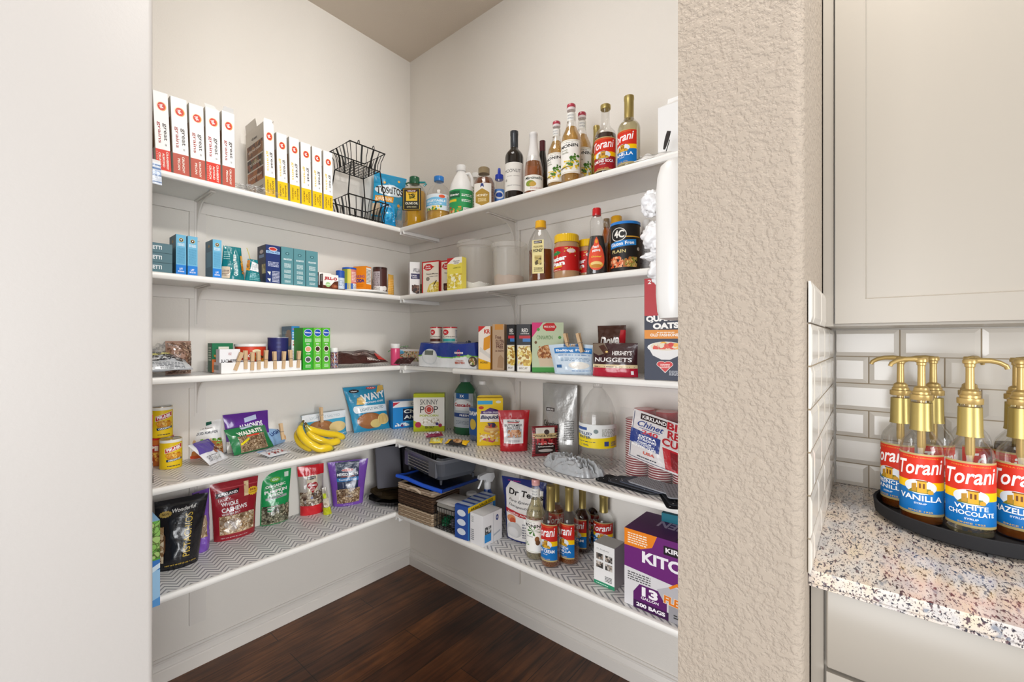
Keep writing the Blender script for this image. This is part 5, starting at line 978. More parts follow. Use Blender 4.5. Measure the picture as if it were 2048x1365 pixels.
a.run([('E', .21, .43, .14, .34, 'd5d9dd'), ('E', .21, .43, .12, .29, 'e6e8ea'), ('R', .12, .5, .27, .7, '70746c'), ('R', .66, .58, .8, .66, 'f2f2f4'), ('T', 'Swanson', .73, .62, .12, .05, 'c03a3a'), ('T', '8', .73, .62, .05, .28, 'b0245a', 0, .0), ('R', .66, .585, .8, .655, 'f2f2f4'), ('T', 'Swanson', .73, .62, .12, .05, 'c03a3a'), ('T', 'CHICKEN', .74, .3, .12, .04, 'b0604a'), ('T', 'BROTH', .74, .21, .15, .09, 'c0502c', 0, .04), ('E', .955, .28, .075, .2, '4a3a2c'), ('B', .9, .16, .99, .4, 26, .02, ['a8683a', '6a8a3c', 'd9a86a', 'e8e0c8'], 3), ('E', .88, .48, .03, .07, 'a8d48a')])
b.build('cartons', t)
def frost(lab, px0, px1, dc, st):
    pr = rp('R', 3, px0, px1, dc, 656, z=P0.z+h*.965); can('frosting_can', lab, 'can', pr, 'e4d8c8', [('R', 0, 0, 1, 1, 'ece2d4'), ('E', .32, .72, .13, .18, 'c8242a'), ('T', 'BC', .32, .72, .12, .12, 'ffffff'), ('T', 'Creamy', .5, .42, .6, .14, '7a6a5a'), ('R', .1, .1, .9, .3, st), ('R', .72, .1, 1, .95, 'd8d4d0'), ('L', .75, .15, .97, .9, 8, '6a6a6a')], lid=('gloss', 'c8202a', .006, 1.05), group='frosting cans with red lids')
frost('frosting can with red lid and brown band, left one on the broth pack', 860.5, 884, .17, '5a3226'); frost('frosting can with red lid and teal band, right one on the broth pack', 885.5, 914, .17, '3fa8a0')
crumple('snack_bag', 'dark blue foil bag slumped behind the broth pack', 'bag', Vector((onR(935, .055).x, -.055, Z[3]+.002)), (.055, .036, .062), .16, '22304f', 'film', 15)
def mixbox(lab, a, c, y, d0, d1, col, front, left=(), dep=.05, nm='baking_mix_box'):
    P0, P1 = twist(a, c, d0, d1, 3); return carton(nm, lab, 'baking mix box', P0, P1, y, dep, col, front, left, group='baking mix boxes on the middle shelf')
mixbox('yellow and white honey cornbread mix box', 957, 981, 653, .235, .215, 'e8a41c', [('R', 0, 0, 1, 1, 'efe6da'), ('P', [(0, 0), (1, 0), (1, .16), (0, .26)], 'f0b81c'), ('P', [(0, .86), (.35, 1), (0, 1)], 'c8302c'), ('P', [(0, 1), (.6, 1), (0, .86)], 'c8302c'), ('T', 'KR', .72, .88, .5, .1, 'c8402c', 0, .04), ('P', [(.4, .42), (.95, .5), (1, .8), (.45, .72)], 'e0982c'), ('P', [(.1, .42), (1, .25), (1, .34), (.15, .52)], 'd9d4cc'), ('T', 'HONEY', .5, .16, .7, .05, '5a3a1c')], [('R', 0, 0, 1, 1, 'd8a23c'), ('R', .2, .8, .8, .97, 'f0d020'), ('L', .2, .1, .8, .75, 16, '9a7a4a')], .045)
mixbox('brown kraft gluten free mix box', 985, 1008.5, 649, .235, .215, 'b08a62', [('R', 0, 0, 1, 1, 'b5987a'), ('R', .2, .88, .9, 1, 'c88a3a'), ('T', 'Free', .5, .72, .5, .08, '5a2c20'), ('T', 'GLUTEN', .62, .62, .7, .09, '5a2c20', 0, .03), ('T', 'FREE', .62, .52, .6, .09, '5a2c20', 0, .03), ('I', 'to indulge', .6, .42, .7, .07, '5a2c20'), ('P', [(.4, .06), (.9, .04), (.95, .26), (.7, .34), (.5, .28)], 'a07e5c')], [('R', 0, 0, 1, 1, 'c08a3c')])
RL = [('R', 0, 0, 1, 1, '201e20'), ('T', 'RED', .6, .87, .44, .08, 'e8e4de'), ('L', .3, .79, .9, .83, 1, 'c8c4be'), ('R', .2, .7, 1, .76, 'b8232c'), ('R', .45, .63, 1, .7, '3a78b8'), ('R', .06, .0, 1, .56, 'd8d0c0'), ('E', .3, .38, .26, .16, 'c9a24a'), ('E', .75, .3, .34, .24, 'd9bc4a'), ('B', .1, .14, 1, .54, 60, .05, ['e8d47a', 'c49a3c', 'f2e8b0', 'a87a2c'], 5), ('R', .06, 0, 1, .12, 'e9e6de'), ('T', 'BISCUIT', .5, .07, .6, .04, '5a4a3a')]
SL = [('R', 0, 0, 1, 1, '252325'), ('L', .3, .45, .8, .75, 10, 'a8a6a4'), ('E', .5, .88, .2, .05, 'c8c4c0'), ('L', .2, .05, .8, .35, 8, '6a6866')]
mixbox('black biscuit mix box partly hidden by its twin', 1013.5, 1029, 649.5, .23, .22, '201e20', RL, SL)
mixbox('black biscuit mix box showing a full picture of biscuits', 1033, 1061, 649, .238, .215, '201e20', RL, SL)
mixbox('pale green muffin mix box with pink corner', 1064, 1127, 645.5, .235, .16, 'c9d4b4', [('R', 0, 0, 1, 1, 'c6d2b0'), ('P', [(0, .7), (0, 1), (.35, 1)], 'd83a7a'), ('R', 0, 0, 1, .1, '4a9a4a'), ('P', [(.35, .95), (.45, .99), (.7, .99), (.78, .91), (.7, .83), (.45, .83), (.35, .88)], 'c8282a'), ('T', 'MISS JONES', .56, .91, .34, .05, 'f4e8e0'), ('T', 'CINNAMON', .4, .7, .5, .08, '4a7a3a', 0, .0), ('E', .5, .38, .33, .17, 'a8683a'), ('P', [(.25, .12), (.75, .12), (.8, .3), (.2, .3)], 'd9c4a8'), ('B', .2, .28, .8, .54, 90, .03, ['b87a44', '8a4f2a', 'd09a64', 'e0b88a'], 6), ('E', .2, .86, .05, .03, '5a9a4a'), ('E', .88, .7, .05, .03, '5a9a4a'), ('E', .12, .6, .04, .03, '7a5a3a')], [('R', 0, 0, 1, 1, 'e2e4dc'), ('L', .2, .1, .8, .9, 20, 'b0b4a8')])
P0, P1 = twist(1106, 1184, .262, .215, 3)
pouch('flour_bag', 'white and blue baking flour bag closed with two clothespins', 'bag', P0, P1, .115, .055, 'c6d8e8', [('R', .1, .07, .98, .66, 'd4e4f2'), ('R', .12, .7, .98, .88, '2f7fc4'), ('T', 'Baking Flour', .56, .78, .8, .1, 'f0f6fb', 0, .03), ('R', .35, .9, .75, .99, '2a5a8a'), ('T', 'LEE', .55, .945, .14, .06, 'd9a84a'), ('L', .2, .62, .95, .66, 1, '5a8ac0'), ('L', .25, .44, .95, .56, 3, '8aa8c4'), ('E', .68, .3, .25, .12, 'f2efe6'), ('R', .12, .22, .26, .32, '3a6aa0'), ('L', .5, .12, .95, .16, 1, '5a8ac0')], 'stand', seed=4, cr=.007, top=1.16, skew=-.12, droop=.05)
for k, (px, py) in enumerate(((1135, 672), (1161, 670))):
    p = onR(px, .235+.0*k); pin((p.x, p.y+.012, Z[3]+.085), (-.25, 0, PI/2), ['left', 'right'][k]+' clothespin closing the blue and white flour bag', 'clothespins on the flour bag')
P0, P1 = twist(1189, 1246, .13, .13, 3)
pouch('chocolate_bag', 'crumpled brown chocolate bag with cream script behind the flat topped one', 'candy bag', P0, P1, .185, .05, '46281e', [('I', 'Dove', .5, .68, .7, .22, 'f2ece6', 10, .03), ('R', .85, .6, 1, .9, 'b8242c')], 'pillow', seed=6, cr=.013, group='standing chocolate bags')
P0, P1 = twist(1181, 1272, .248, .225, 3)
pouch('chocolate_bag', 'dark and red chocolate nuggets bag facing straight out', 'candy bag', P0, P1, .118, .05, '3a1d20', [('R', .0, .0, 1, .26, 'b01f36'), ('R', .0, .26, 1, .36, 'd9c49a'), ('L', .05, .28, .95, .33, 1, '6a4a3a'), ('T', "HERSHEY'S", .68, .7, .42, .13, 'efe9e6', 0, .02), ('T', 'NUGGETS', .48, .5, .84, .13, 'f0eceb', 0, .02), ('P', [(.0, .98), (.28, .98), (.4, .72), (.15, .62), (.02, .7)], '7a6a5a'), ('P', [(.14, .9), (.26, .95), (.42, .7), (.3, .64)], '4a2a20'), ('E', .34, .73, .03, .03, 'e8c87a'), ('R', .88, .08, .93, .18, 'f0f0f0')], 'stand', seed=2, cr=.004, group='standing chocolate bags')
P0, P1 = twist(1289, 1376, .262, .24, 3)
QO = [('R', 0, 0, 1, 1, '1d2740'), ('R', 0, .62, 1, 1, 'b32028'), ('R', 0, .48, 1, .63, '1a2036'), ('R', 0, .405, 1, .49, 'e08c1e'), ('T', '2', .12, .965, .08, .04, 'f4efe8'), ('T', 'BAGS', .38, .95, .16, .022, 'f4efe8'), ('T', 'QUAKER', .46, .60, .84, .07, 'f4f2ee', 2, .06), ('T', 'OATS', .5, .53, .6, .06, 'f4f2ee', 2, .06), ('T', 'OLD FASHIONED', .5, .44, .72, .028, 'fbf4ea', 0, .03), ('L', .3, .462, .7, .475, 1, 'fbeed8'), ('E', .5, .32, .43, .055, 'f2f1ee'), ('P', [(.09, .32), (.2, .24), (.4, .2), (.6, .2), (.8, .24), (.91, .32)], 'e6e5e4'), ('E', .5, .33, .36, .042, 'e2d8c0'), ('B', .2, .3, .8, .36, 40, .03, ['e8dcc0', 'd84a3c', 'f0b04a', 'c8c0a0', 'e05a3a'], 7), ('E', .45, .355, .08, .02, 'f0b02c'), ('E', .62, .345, .06, .022, 'd0302c'),
      ('E', .4, .155, .11, .03, 'f2e8e4'), ('E', .56, .155, .11, .03, 'f2e8e4'), ('P', [(.29, .15), (.67, .15), (.49, .07)], 'f2e8e4'), ('E', .4, .155, .1, .026, 'cf2a2a'), ('E', .56, .155, .1, .026, 'cf2a2a'), ('P', [(.31, .15), (.65, .15), (.49, .078)], 'cf2a2a'), ('L', .38, .12, .6, .165, 3, 'f8dcd8'), ('L', .58, .05, .92, .1, 5, 'c8ccd4')]
carton('oats_box', 'tall red and navy oats box with a bowl picture', 'cereal box', P0, P1, 555, .11, '1d2740', QO, [('R', 0, 0, 1, 1, '262236'), ('R', 0, .55, 1, 1, 'a8242c')])

# ================================================================ fourth shelf, left wall
G = lambda px, py, S=4: onZ(px, py, Z[S]+.0014)
def ty(P0, P1): return (P0+P1)/2
GN = 'snack tins with yellow wrappers'
PK = [('R', 0, 0, 1, 1, 'ecc81c'), ('R', 0, .9, 1, 1, 'f0efe8'), ('P', [(.22, .52), (.8, .68), (.8, .86), (.22, .7)], 'f2ead8'), ('P', [(.24, .54), (.78, .69), (.78, .84), (.24, .69)], 'c8302a'), ('T', 'PIK-NIK', .51, .69, .48, .11, 'ffffff', 15, .05), ('E', .52, .44, .28, .11, 'e09a2c'), ('B', .26, .33, .78, .55, 40, .05, ['e8b03c', 'd08a24', 'f2cc6a', 'b86a1c'], 3), ('P', [(.28, .22), (.8, .28), (.78, .36), (.26, .3)], '1d3c5c'), ('T', 'ORIGINAL', .53, .29, .42, .055, 'ffffff', 8), ('L', .3, .06, .7, .12, 1, '3a3a3a')]
def tin(lab, P, px0, px1, yt, z, face, lid=None, ops=PK):
    can('snack_tin', lab, 'can', rq(P, px0, px1, yt, z, face, (px0+px1)/2), 'ecc81c', ops, span=2.9, lid=lid or ('metal', 'fff', .001, .97), group=GN)
pa = G(346, 938); pa = pa+Vector((-.032, .0, 0)); z4 = Z[4]+.0014
tin('yellow potato stick tin with metal lid standing nearest the shelf edge', pa, 323, 369.5, 876, z4, 16)
pc = Vector((pa.x-.092, pa.y-.012, z4)); P, R, H, rz = rq(pc, 309, 360, 874, z4, 0, 334)
can('snack_tin', 'tin with red plastic lid half hidden behind the front tin', 'can', (P, R, H-.002, rz), 'c8682c', [('R', 0, 0, 1, 1, 'c06a2c'), ('R', 0, .55, .8, .8, 'b0282a'), ('T', 'PI', .3, .67, .3, .2, 'f4e8d8', 0, .05), ('B', .05, .1, .6, .5, 30, .06, ['e0a03c', 'a84a1c', 'f0c85a'], 3)], lid=('gloss', 'c4242a', .006, 1.06), group=GN)
tin('yellow potato stick tin stacked on the red lidded tin', Vector((pc.x+.012, pc.y+.001, 0)), 313, 357.5, 812, z4+H+.0025, 12)
P0 = Vector((.30, -1.40, z4)); P1 = Vector((.30, onL(309.5, .30).y, z4))
pouch('snack_pouch', 'red and white snack pouch cut off by the left wall edge', 'pouch', P0, P1, .23, .05, 'cf2130', [('R', 0, .0, 1, .32, 'c8c0b8'), ('B', 0, 0, 1, .3, 40, .06, ['6a6460', '9a9088', '4a4440'], 2), ('T', 'S', .85, .6, .2, .1, 'f0d8d0')], 'stand', seed=4)
P0, P1 = G(381, 921), G(448, 912)
pouch('almond_pouch', 'white sliced almonds pouch with salad picture leaning back', 'nut pouch', P0, P1, .155, .04, 'e9e9e8', [('P', [(0, 0), (1, 0), (1, .4), (.6, .45), (.3, .3), (.05, .2)], 'b0703c'), ('R', 0, 0, 1, .1, 'c84a20'), ('B', .08, .2, .98, .5, 46, .05, ['6a9a3a', '4f7e2c', '9c7a4c', 'd9b88a', '7cae4a'], 3), ('B', .2, .1, .98, .35, 40, .05, ['b8804c', 'e0c8a0', '8a4f2a'], 5), ('P', [(.42, .82), (.7, .88), (.7, .98), (.42, .92)], '1d5c4a'), ('T', 'SLICED ALMONDS', .52, .66, .7, .07, '2c3444', 4, .02), ('I', 'Oven Roasted', .52, .78, .4, .04, '6a5040', 4)], 'pillow', lean=14, seed=6, cr=.004, top=1.02, skew=-.05, group='nut and snack bags on the fourth shelf')
P0, P1 = G(424, 932), G(461, 916)
pouch('snack_pouch', 'small white and purple almond packet lying against the sliced almonds', 'pouch', P0, P1, .105, .022, 'e4e4e8', [('P', [(0, .5), (.5, .45), (1, .7), (1, 1), (.2, 1)], '5c4a9c'), ('B', .5, .35, .95, .62, 8, .09, ['8a4a2c', 'a85f3a'], 3), ('L', .1, .12, .6, .35, 5, '6a6a70'), ('R', .25, .1, .7, .28, 'f4f4f6'), ('L', .27, .11, .68, .26, 7, '333333')], 'pillow', lean=38, seed=8, cr=.005, skew=-.25, group='nut and snack bags on the fourth shelf')
P0, P1 = onL(456, .042), onL(546, .038); P0.z = P1.z = z4
pouch('almond_pouch', 'purple almonds bag standing behind the green walnut bag', 'nut pouch', P0, P1, .165, .03, '5f2a92', [('P', [(.42, .74), (.7, .8), (.7, .92), (.42, .86)], 'c8d4f0'), ('T', 'ALMONDS', .55, .64, .56, .16, 'f2ecf4', 6, .04), ('B', .2, .3, .85, .55, 50, .04, ['b07a50', '8a5634', 'd8b088'], 4), ('R', .0, .0, .12, .3, 'c8c0b4')], 'pillow', lean=6, seed=3, cr=.006, skew=-.06, group='nut and snack bags on the fourth shelf')
P0, P1 = G(474, 914), G(553, 895)
pouch('walnut_pouch', 'green walnuts bag with a clear window leaning in front of the purple one', 'nut pouch', P0, P1, .115, .04, '237a46', [('R', .16, .04, .85, .62, '9c8468'), ('B', .17, .05, .84, .62, 260, .022, ['a88c6c', '86694a', 'c4ac8c', '6a4f36', 'd8c4a4'], 4), ('T', 'WALNUTS', .5, .73, .62, .17, 'eef0e6', 2, .05), ('P', [(.35, .88), (.65, .92), (.65, 1), (.35, .97)], 'c8d8ec'), ('R', .38, .56, .68, .62, 'd8402c'), ('P', [(.18, .28), (.42, .45), (.4, .52), (.17, .35)], 'e8d81c')], 'pillow', lean=24, seed=7, cr=.007, skew=-.12, group='nut and snack bags on the fourth shelf')
P0, P1 = G(553, 893), G(604, 874)
pouch('snack_pouch', 'light blue lightly salted packet between the walnuts and the bananas', 'pouch', P0, P1, .085, .03, '8fb4dc', [('T', 'LIGHTLY', .3, .66, .5, .2, '1d3c7c', 6, .03), ('T', 'SALTED', .78, .82, .42, .2, '1d3c7c', 6, .03), ('B', .25, .1, .8, .45, 22, .06, ['e09a4c', 'f0c08a', 'd8803a'], 3), ('L', .5, .45, .95, .6, 2, 'e8eef6')], 'pillow', lean=28, seed=2, cr=.006, skew=-.2, group='nut and snack bags on the fourth shelf')
p = onL(566, .115); pin((p.x, p.y, Z[4]+.040), (.1, -.12, 0), 'clothespin on the light blue lightly salted packet', 'clothespins on snack bags')
P0, P1 = G(539, 918), G(582, 907)
pouch('snack_pouch', 'little white and red packet lying flat on the shelf liner', 'pouch', P0, P1, .075, .012, 'd8dce2', [('B', .1, .1, .95, .5, 40, .05, ['b03a34', '8a2a28', 'e8e0dc'], 3), ('T', 'CRAN', .5, .68, .6, .16, '5a6a9a'), ('R', .0, .8, .3, 1, '7ab0dc')], 'pillow', flatten=80, seed=4, cr=.003, skew=-.1, group='nut and snack bags on the fourth shelf')
p = onL(423, .27); pin((G(424, 905).x, G(424, 905).y, Z[4]+.052), (1.1, .9, .4), 'clothespin lying across the white almond packets', 'clothespins on snack bags')
# bananas
def banana(pts, lab, R=.0172):
    c = [onL(px, x, py) for px, py, x in pts]; n = 24; out = []
    for k in range(n+1):
        t_ = k/n*(len(c)-1); i_ = min(int(t_), len(c)-2); f = t_-i_; p0 = c[max(0, i_-1)]; p1 = c[i_]; p2 = c[i_+1]; p3 = c[min(len(c)-1, i_+2)]
        out.append(.5*((2*p1)+(p2-p0)*f+(2*p0-5*p1+4*p2-p3)*f*f+(3*p1-p0-3*p2+p3)*f**3))
    rad = [(.005+.0005*k if k < 3 else R*min(1, .45+.16*(k-3))*min(1, .28+.22*(n-k))) for k in range(n+1)]
    for p, r in zip(out, rad): p.z = max(p.z, Z[4]+.0015+r)
    b = MB(); b.mat = 'gloss'; b.tube(out, .01, 7, 'e9c726', rad=rad)
    for f in range(len(b.f)):
        q = f//7
        b.c[f] = lin('5e4e2a' if q < 2 else '9a9436' if q < 4 else '3c3020' if q >= n-1 else 'b4ae40' if q > n-3 else 'e9c726')
    rnd = random.Random(len(lab))
    o = b.build('banana', ang=80); return put(o, (0, 0, 0), 0, lab, 'banana', 'bunch of bananas')
banana([(607, 842, .215), (600, 862, .245), (614, 884, .295), (642, 899, .325), (668, 902, .335)], 'banana nearest the shelf edge, curving down with dark freckles')
banana([(610, 846, .205), (622, 860, .205), (648, 867, .205), (674, 871, .20), (690, 877, .195)], 'banana on top of the bunch, pointing right')
banana([(609, 850, .20), (622, 872, .225), (648, 884, .25), (668, 888, .25), (680, 885, .245)], 'banana in the middle of the bunch between two others')
banana([(605, 848, .20), (596, 868, .215), (600, 884, .245), (614, 894, .28), (628, 898, .30)], 'shorter banana at the left of the bunch, mostly covered')
P0, P1 = onL(612, .085), onL(700, .075); P0.z = P1.z = z4
pouch('potato_chip_bag', 'rolled down blue and white chip bag behind the bananas', 'chip bag', P0, P1, .125, .06, '4aa8cc', [('R', 0, .72, 1, 1, 'e3e8ec'), ('T', 'LIGHTLY SALTED', .5, .85, .7, .1, 'b8c4cc', 0, .02), ('E', .36, .42, .3, .3, '9c6a42'), ('E', .32, .46, .2, .2, 'a8754c'), ('E', .74, .4, .22, .2, 'e6cc90'), ('E', .55, .18, .18, .14, 'd8c47a'), ('T', 'NET WT', .8, .1, .3, .06, 'e8f2f6')], 'stand', lean=6, seed=5, cr=.007, group='blue chip bags on the fourth shelf')
p = onL(638, .066); pin((p.x+.03, p.y, Z[4]+.088), (.08, 0, 0), 'clothespin on the rolled down blue chip bag', 'clothespins on snack bags')
P0, P1 = G(713, 868), G(785, 858)
WV = [('E', .22, .9, .12, .04, '2a2a30'), ('T', 'New', .22, .9, .14, .03, 'ffffff'), ('E', .66, .95, .13, .03, 'c83a34'), ('T', 'H-E-B', .66, .95, .16, .025, 'ffffff'), ('T', 'WAVY', .66, .77, .66, .15, 'f4f6f8', 8, .04), ('P', [(.18, .6), (.38, .6), (.42, .66), (.34, .78), (.24, .74)], 'd8b05a'), ('T', 'POTATO CHIPS', .66, .64, .5, .035, 'f0f4f6', 4), ('R', .14, .42, .98, .57, 'e6edf2'), ('E', .14, .495, .06, .075, 'e6edf2'), ('T', 'LIGHTLY SALTED', .56, .5, .66, .06, '7a94a4', 4), ('E', .45, .24, .34, .17, '94603a'), ('E', .4, .27, .24, .12, 'a46c42'), ('E', .6, .17, .16, .09, 'd8c27c'), ('E', .82, .25, .17, .12, 'e4c684'), ('P', [(.75, .82), (.98, .9), (.98, 1), (.85, 1)], 'd8b05a')]+[('R', .7+k*.04, .16, .715+k*.04, .34, 'c8a45c') for k in range(6)]
pouch('potato_chip_bag', 'tall blue wavy potato chip bag leaning on the left wall', 'chip bag', P0, P1, .245, .06, '2c8fb8', WV, 'pillow', lean=10, seed=8, cr=.006, top=1.12, skew=-.14, group='blue chip bags on the fourth shelf')
P0, P1 = G(786, 859), G(850, 852)
carton('cookie_box', 'bright blue cookie multipack box behind the popcorn box', 'box', P0, P1, 802, .08, '1d86d2', [('R', 0, .78, 1, 1, 'e8e8ee'), ('P', [(0, .82), (0, .97), (.22, .97)], 'c02840'), ('T', '12', .6, .88, .1, .1, '2a3a6a'), ('R', .36, .2, .98, .74, '3aa0e0'), ('R', .3, .26, .98, .72, '15244a'), ('T', 'Chips', .64, .59, .62, .18, 'ffffff', 0, .03), ('T', 'Ahoy!', .64, .38, .62, .18, 'ffffff', 0, .03), ('L', .06, .08, .5, .2, 1, 'f0f4fa'), ('B', .06, .05, .5, .2, 10, .05, ['f0f4fa', '6a3a7a', 'c8dcf0'], 3)], group='boxes in the corner of the fourth shelf')
P0, P1 = G(827, 864), G(889, 863)
SP = [('R', 0, 0, 1, 1, 'e9e5dc'), ('R', 0, .9, 1, 1, 'b4bc1c'), ('R', 0, 0, 1, .14, 'b4bc1c'), ('P', [(0, .14), (.35, .14), (0, .3)], 'b4bc1c'), ('T', 'SKINNY', .5, .78, .58, .14, '3a3434', 0, 0), ('T', 'POP', .5, .58, .58, .18, '3a3434', 0, 0), ('E', .5, .58, .14, .115, 'b8302a'), ('E', .5, .58, .11, .09, 'e9e5dc'), ('E', .5, .58, .085, .07, 'c8483c'), ('T', 'POPCORN', .5, .42, .6, .055, 'a8b41c', 0, .03), ('B', .26, .2, .85, .36, 70, .035, ['f2efe6', 'd8cfbc', 'b8ac94', 'fbf8f0'], 3), ('E', .15, .18, .1, .075, 'b03050'), ('T', 'SEA SALT', .52, .11, .3, .06, '3a3a1c', 0, .03), ('E', .76, .2, .05, .04, '4a3a7a'), ('E', .86, .16, .06, .05, 'a83048')]
carton('popcorn_box', 'white and lime popcorn box standing in the inner shelf corner', 'box', P0, P1, 788, .055, 'b4bc1c', SP, (), [('R', 0, 0, 1, 1, '4a4430')], group='boxes in the corner of the fourth shelf')
# ================================================================ fourth shelf, right wall
def jug_thing(name, lab, P, R, H, rz, body, prof, sy, capm, capc, capp, ops, z0, z1, span, liq=None, col='fff', handle=None):
    t = thing(name, lab, 'bottle', P, rz, 'dish soap bottles'); b = MB(); b.mat = body; b.lathe([(max(.0005, r*R), z*H) for r, z in prof], 36, col, sy=sy); b.build('body', t)
    if liq: b = MB(); b.mat = 'gloss'; b.lathe([(max(.0005, r*R*.96), z*H) for r, z in prof if z < liq[0]]+[(at_level(prof, liq[0])*R*.95, liq[0]*H)], 36, liq[1], sy=sy); b.build('contents', t)
    if ops: label_part(t, R, z0*H, z1*H, span, ops, sy=sy)
    b = MB(); b.mat = capm; b.lathe([(r*R, z*H) for r, z in capp], 28, capc); b.build('cap', t); return t
pr = rq(onR(931, .047), 905, 957, 747, z4, -30, 931); P, R, H, rz = pr
jug_thing('dishwasher_gel_bottle', 'dark green dishwasher gel bottle with grey cap', P, R*1.02, H, rz, 'gloss', [(.9, 0), (1, .02), (.97, .2), (1, .45), (1, .6), (.9, .7), (.6, .8), (.4, .84), (.38, .87)], .55, 'gloss', '8a8c8c', [(.42, .86), (.44, .865), (.42, .98), (.36, 1)], [('R', 0, 0, 1, 1, 'b0b8c0'), ('R', .2, .84, .8, 1, '1d5c9c'), ('T', '3X', .5, .92, .2, .08, 'ffffff'), ('E', .5, .66, .42, .16, 'e8eaec'), ('T', 'Cascade', .5, .66, .8, .11, 'a82430', 0, .04), ('R', .15, .5, .85, .57, 'd8dce0'), ('R', .05, .3, .95, .42, '1d3c7c'), ('T', 'FRESH', .6, .36, .4, .06, 'ffffff'), ('L', .2, .1, .8, .22, 3, '7a8490')], .12, .68, 1.9, col='1c5a38')
pr = rq(onR(965, .098), 934, 995, 762, z4, -36, 965); P, R, H, rz = pr
jug_thing('dish_soap_bottle', 'clear dish soap jug with blue liquid behind the pancake mix', P, R, H, rz, 'pet', [(.9, 0), (1, .02), (1, .45), (.95, .6), (.78, .75), (.45, .88), (.22, .94), (.2, .96)], .6, 'whiteplastic', 'fff', [(.24, .94), (.24, .99), (.2, 1)], [('R', 0, 0, 1, 1, '2a5aa0'), ('T', 'DAWN', .4, .8, .7, .16, 'ffffff', 0, .05), ('E', .3, .4, .16, .2, 'e0c24a'), ('R', .5, .45, .95, .6, '1d3c7c')], .1, .55, 2.0, (.55, '24508e'))
P0, P1 = G(954, 892), G(1006, 891)
BQ = [('R', 0, 0, 1, 1, 'f0cc1c'), ('R', .02, .87, .6, .95, '3aa8d8'), ('E', .82, .92, .1, .03, 'e9e6d8'), ('P', [(.12, .68), (.5, .8), (.9, .68), (.9, .72), (.88, .74)], '5a3a7c'), ('P', [(.12, .68), (.5, .8), (.9, .68)], '5a3a7c'), ('R', .16, .67, .88, .73, '5a3a7c'), ('T', 'GLUTEN FREE', .52, .7, .56, .035, 'f2ecf4'), ('P', [(.12, .5), (.88, .5), (.9, .67), (.12, .67)], 'f4f0e8'), ('I', 'Bisquick', .5, .59, .74, .1, '1d2a5a', 0, .04), ('E', .16, .8, .1, .035, 'c8402c'), ('E', .55, .32, .3, .05, 'd9a45a'), ('E', .55, .36, .28, .05, 'e8c07a'), ('E', .55, .4, .24, .04, 'c88a4a'), ('B', .4, .38, .72, .48, 16, .04, ['3a3050', 'b83a3c', '5a4a6a'], 3), ('E', .7, .22, .2, .06, 'e0a83c'), ('E', .3, .18, .2, .06, 'f0e4c8'), ('P', [(.2, .12), (.6, .06), (.75, .12), (.35, .18)], 'c04a6a'), ('B', .1, .08, .9, .3, 30, .04, ['e0b05a', 'f2dca0', 'c88a3c'], 6)]
carton('pancake_mix_box', 'yellow gluten free pancake mix box with a rising lid flap', 'box', P0, P1, 797, .05, 'e6c01c', BQ, flaps=[((0, .9), (1, .9), (0, .0, .008), .08, 'f0d23c')], group='boxes in the corner of the fourth shelf')
P0, P1 = G(1001, 905), G(1056, 904)
pouch('biscuit_pouch', 'shiny red buttermilk biscuit pouch with a white label', 'pouch', P0, P1, .178, .045, 'b81e28', [('R', .14, .2, .82, .78, 'e9e6e4'), ('I', "Mom's Place", .48, .735, .42, .04, '2a2a2a'), ('R', .28, .69, .66, .71, 'b8282c'), ('T', 'BUTTERMILK', .48, .635, .6, .055, '2a2226'), ('T', 'BISCUITS', .48, .575, .44, .045, '2a2226'), ('R', .24, .34, .76, .55, 'b8c0c8'), ('B', .27, .35, .74, .53, 26, .06, ['d9a070', 'c07f50', 'e8c09a', 'a86a40'], 3), ('L', .3, .24, .7, .3, 2, 'a8a4a8')], 'stand', seed=5, cr=.005, top=1.16, mt='film')
P0, P1 = onR(1073, .09), onR(1146, .088); P0.z = P1.z = z4
pouch('coffee_bag', 'silver grey coffee bag with folded top and black lettering', 'bag', P0, P1, .295, .085, 'b4b3b0', [('R', .2, .6, .45, .65, '2a1c1c'), ('T', 'KIRKLAND', .325, .625, .2, .03, 'ffffff'), ('T', 'Colombian', .36, .42, .5, .085, '2a2626', 0, 0), ('T', 'SUPREMO', .45, .345, .28, .04, '3a3636'), ('B', .03, .12, .4, .3, 60, .03, ['2a2422', '3c3430'], 3), ('L', .74, .2, .95, .5, 12, '6a6866'), ('R', .8, .15, .92, .22, 'e8e6e4')], 'stand', seed=9, cr=.008, top=.95, mt='foil')
P0, P1 = G(1065, 915), G(1118, 912)
pouch('cheese_dip_packet', 'red plaid cranberry packet with a hanging header', 'pouch', P0, P1, .125, .02, '7a1f26', [('R', .12, .1, .88, .9, '2a1a18'), ('R', .14, .76, .86, .94, 'e4ded2'), ('R', .02, .6, .98, .76, 'd8be8c'), ('T', 'Wind & Willow', .5, .68, .86, .08, '3a2a1c'), ('E', .55, .8, .1, .08, '4a3c38'), ('B', .15, .38, .86, .6, 34, .07, ['a8242c', 'c84a4a', '6a1418'], 3), ('T', 'Cranberry Pepper', .5, .42, .72, .06, 'f4eee8', 0, .02), ('T', 'Cheeseball', .5, .33, .6, .04, 'f4eee8'), ('E', .5, .2, .28, .05, 'b8b0ac')]+[('R', .0, .02+k*.085, .1, .05+k*.085, 'a83038') for k in range(11)]+[('R', .9, .02+k*.085, 1, .05+k*.085, '2a1214') for k in range(11)], 'pillow', seed=2, cr=.0015, lean=3)
P, R, H, rz = rq(onR(1195.5, .115), 1158, 1233, 768, z4, -16, 1195.5)
t = thing('water_bottle', 'large clear distilled water bottle with yellow and white label', 'bottle', P, rz)
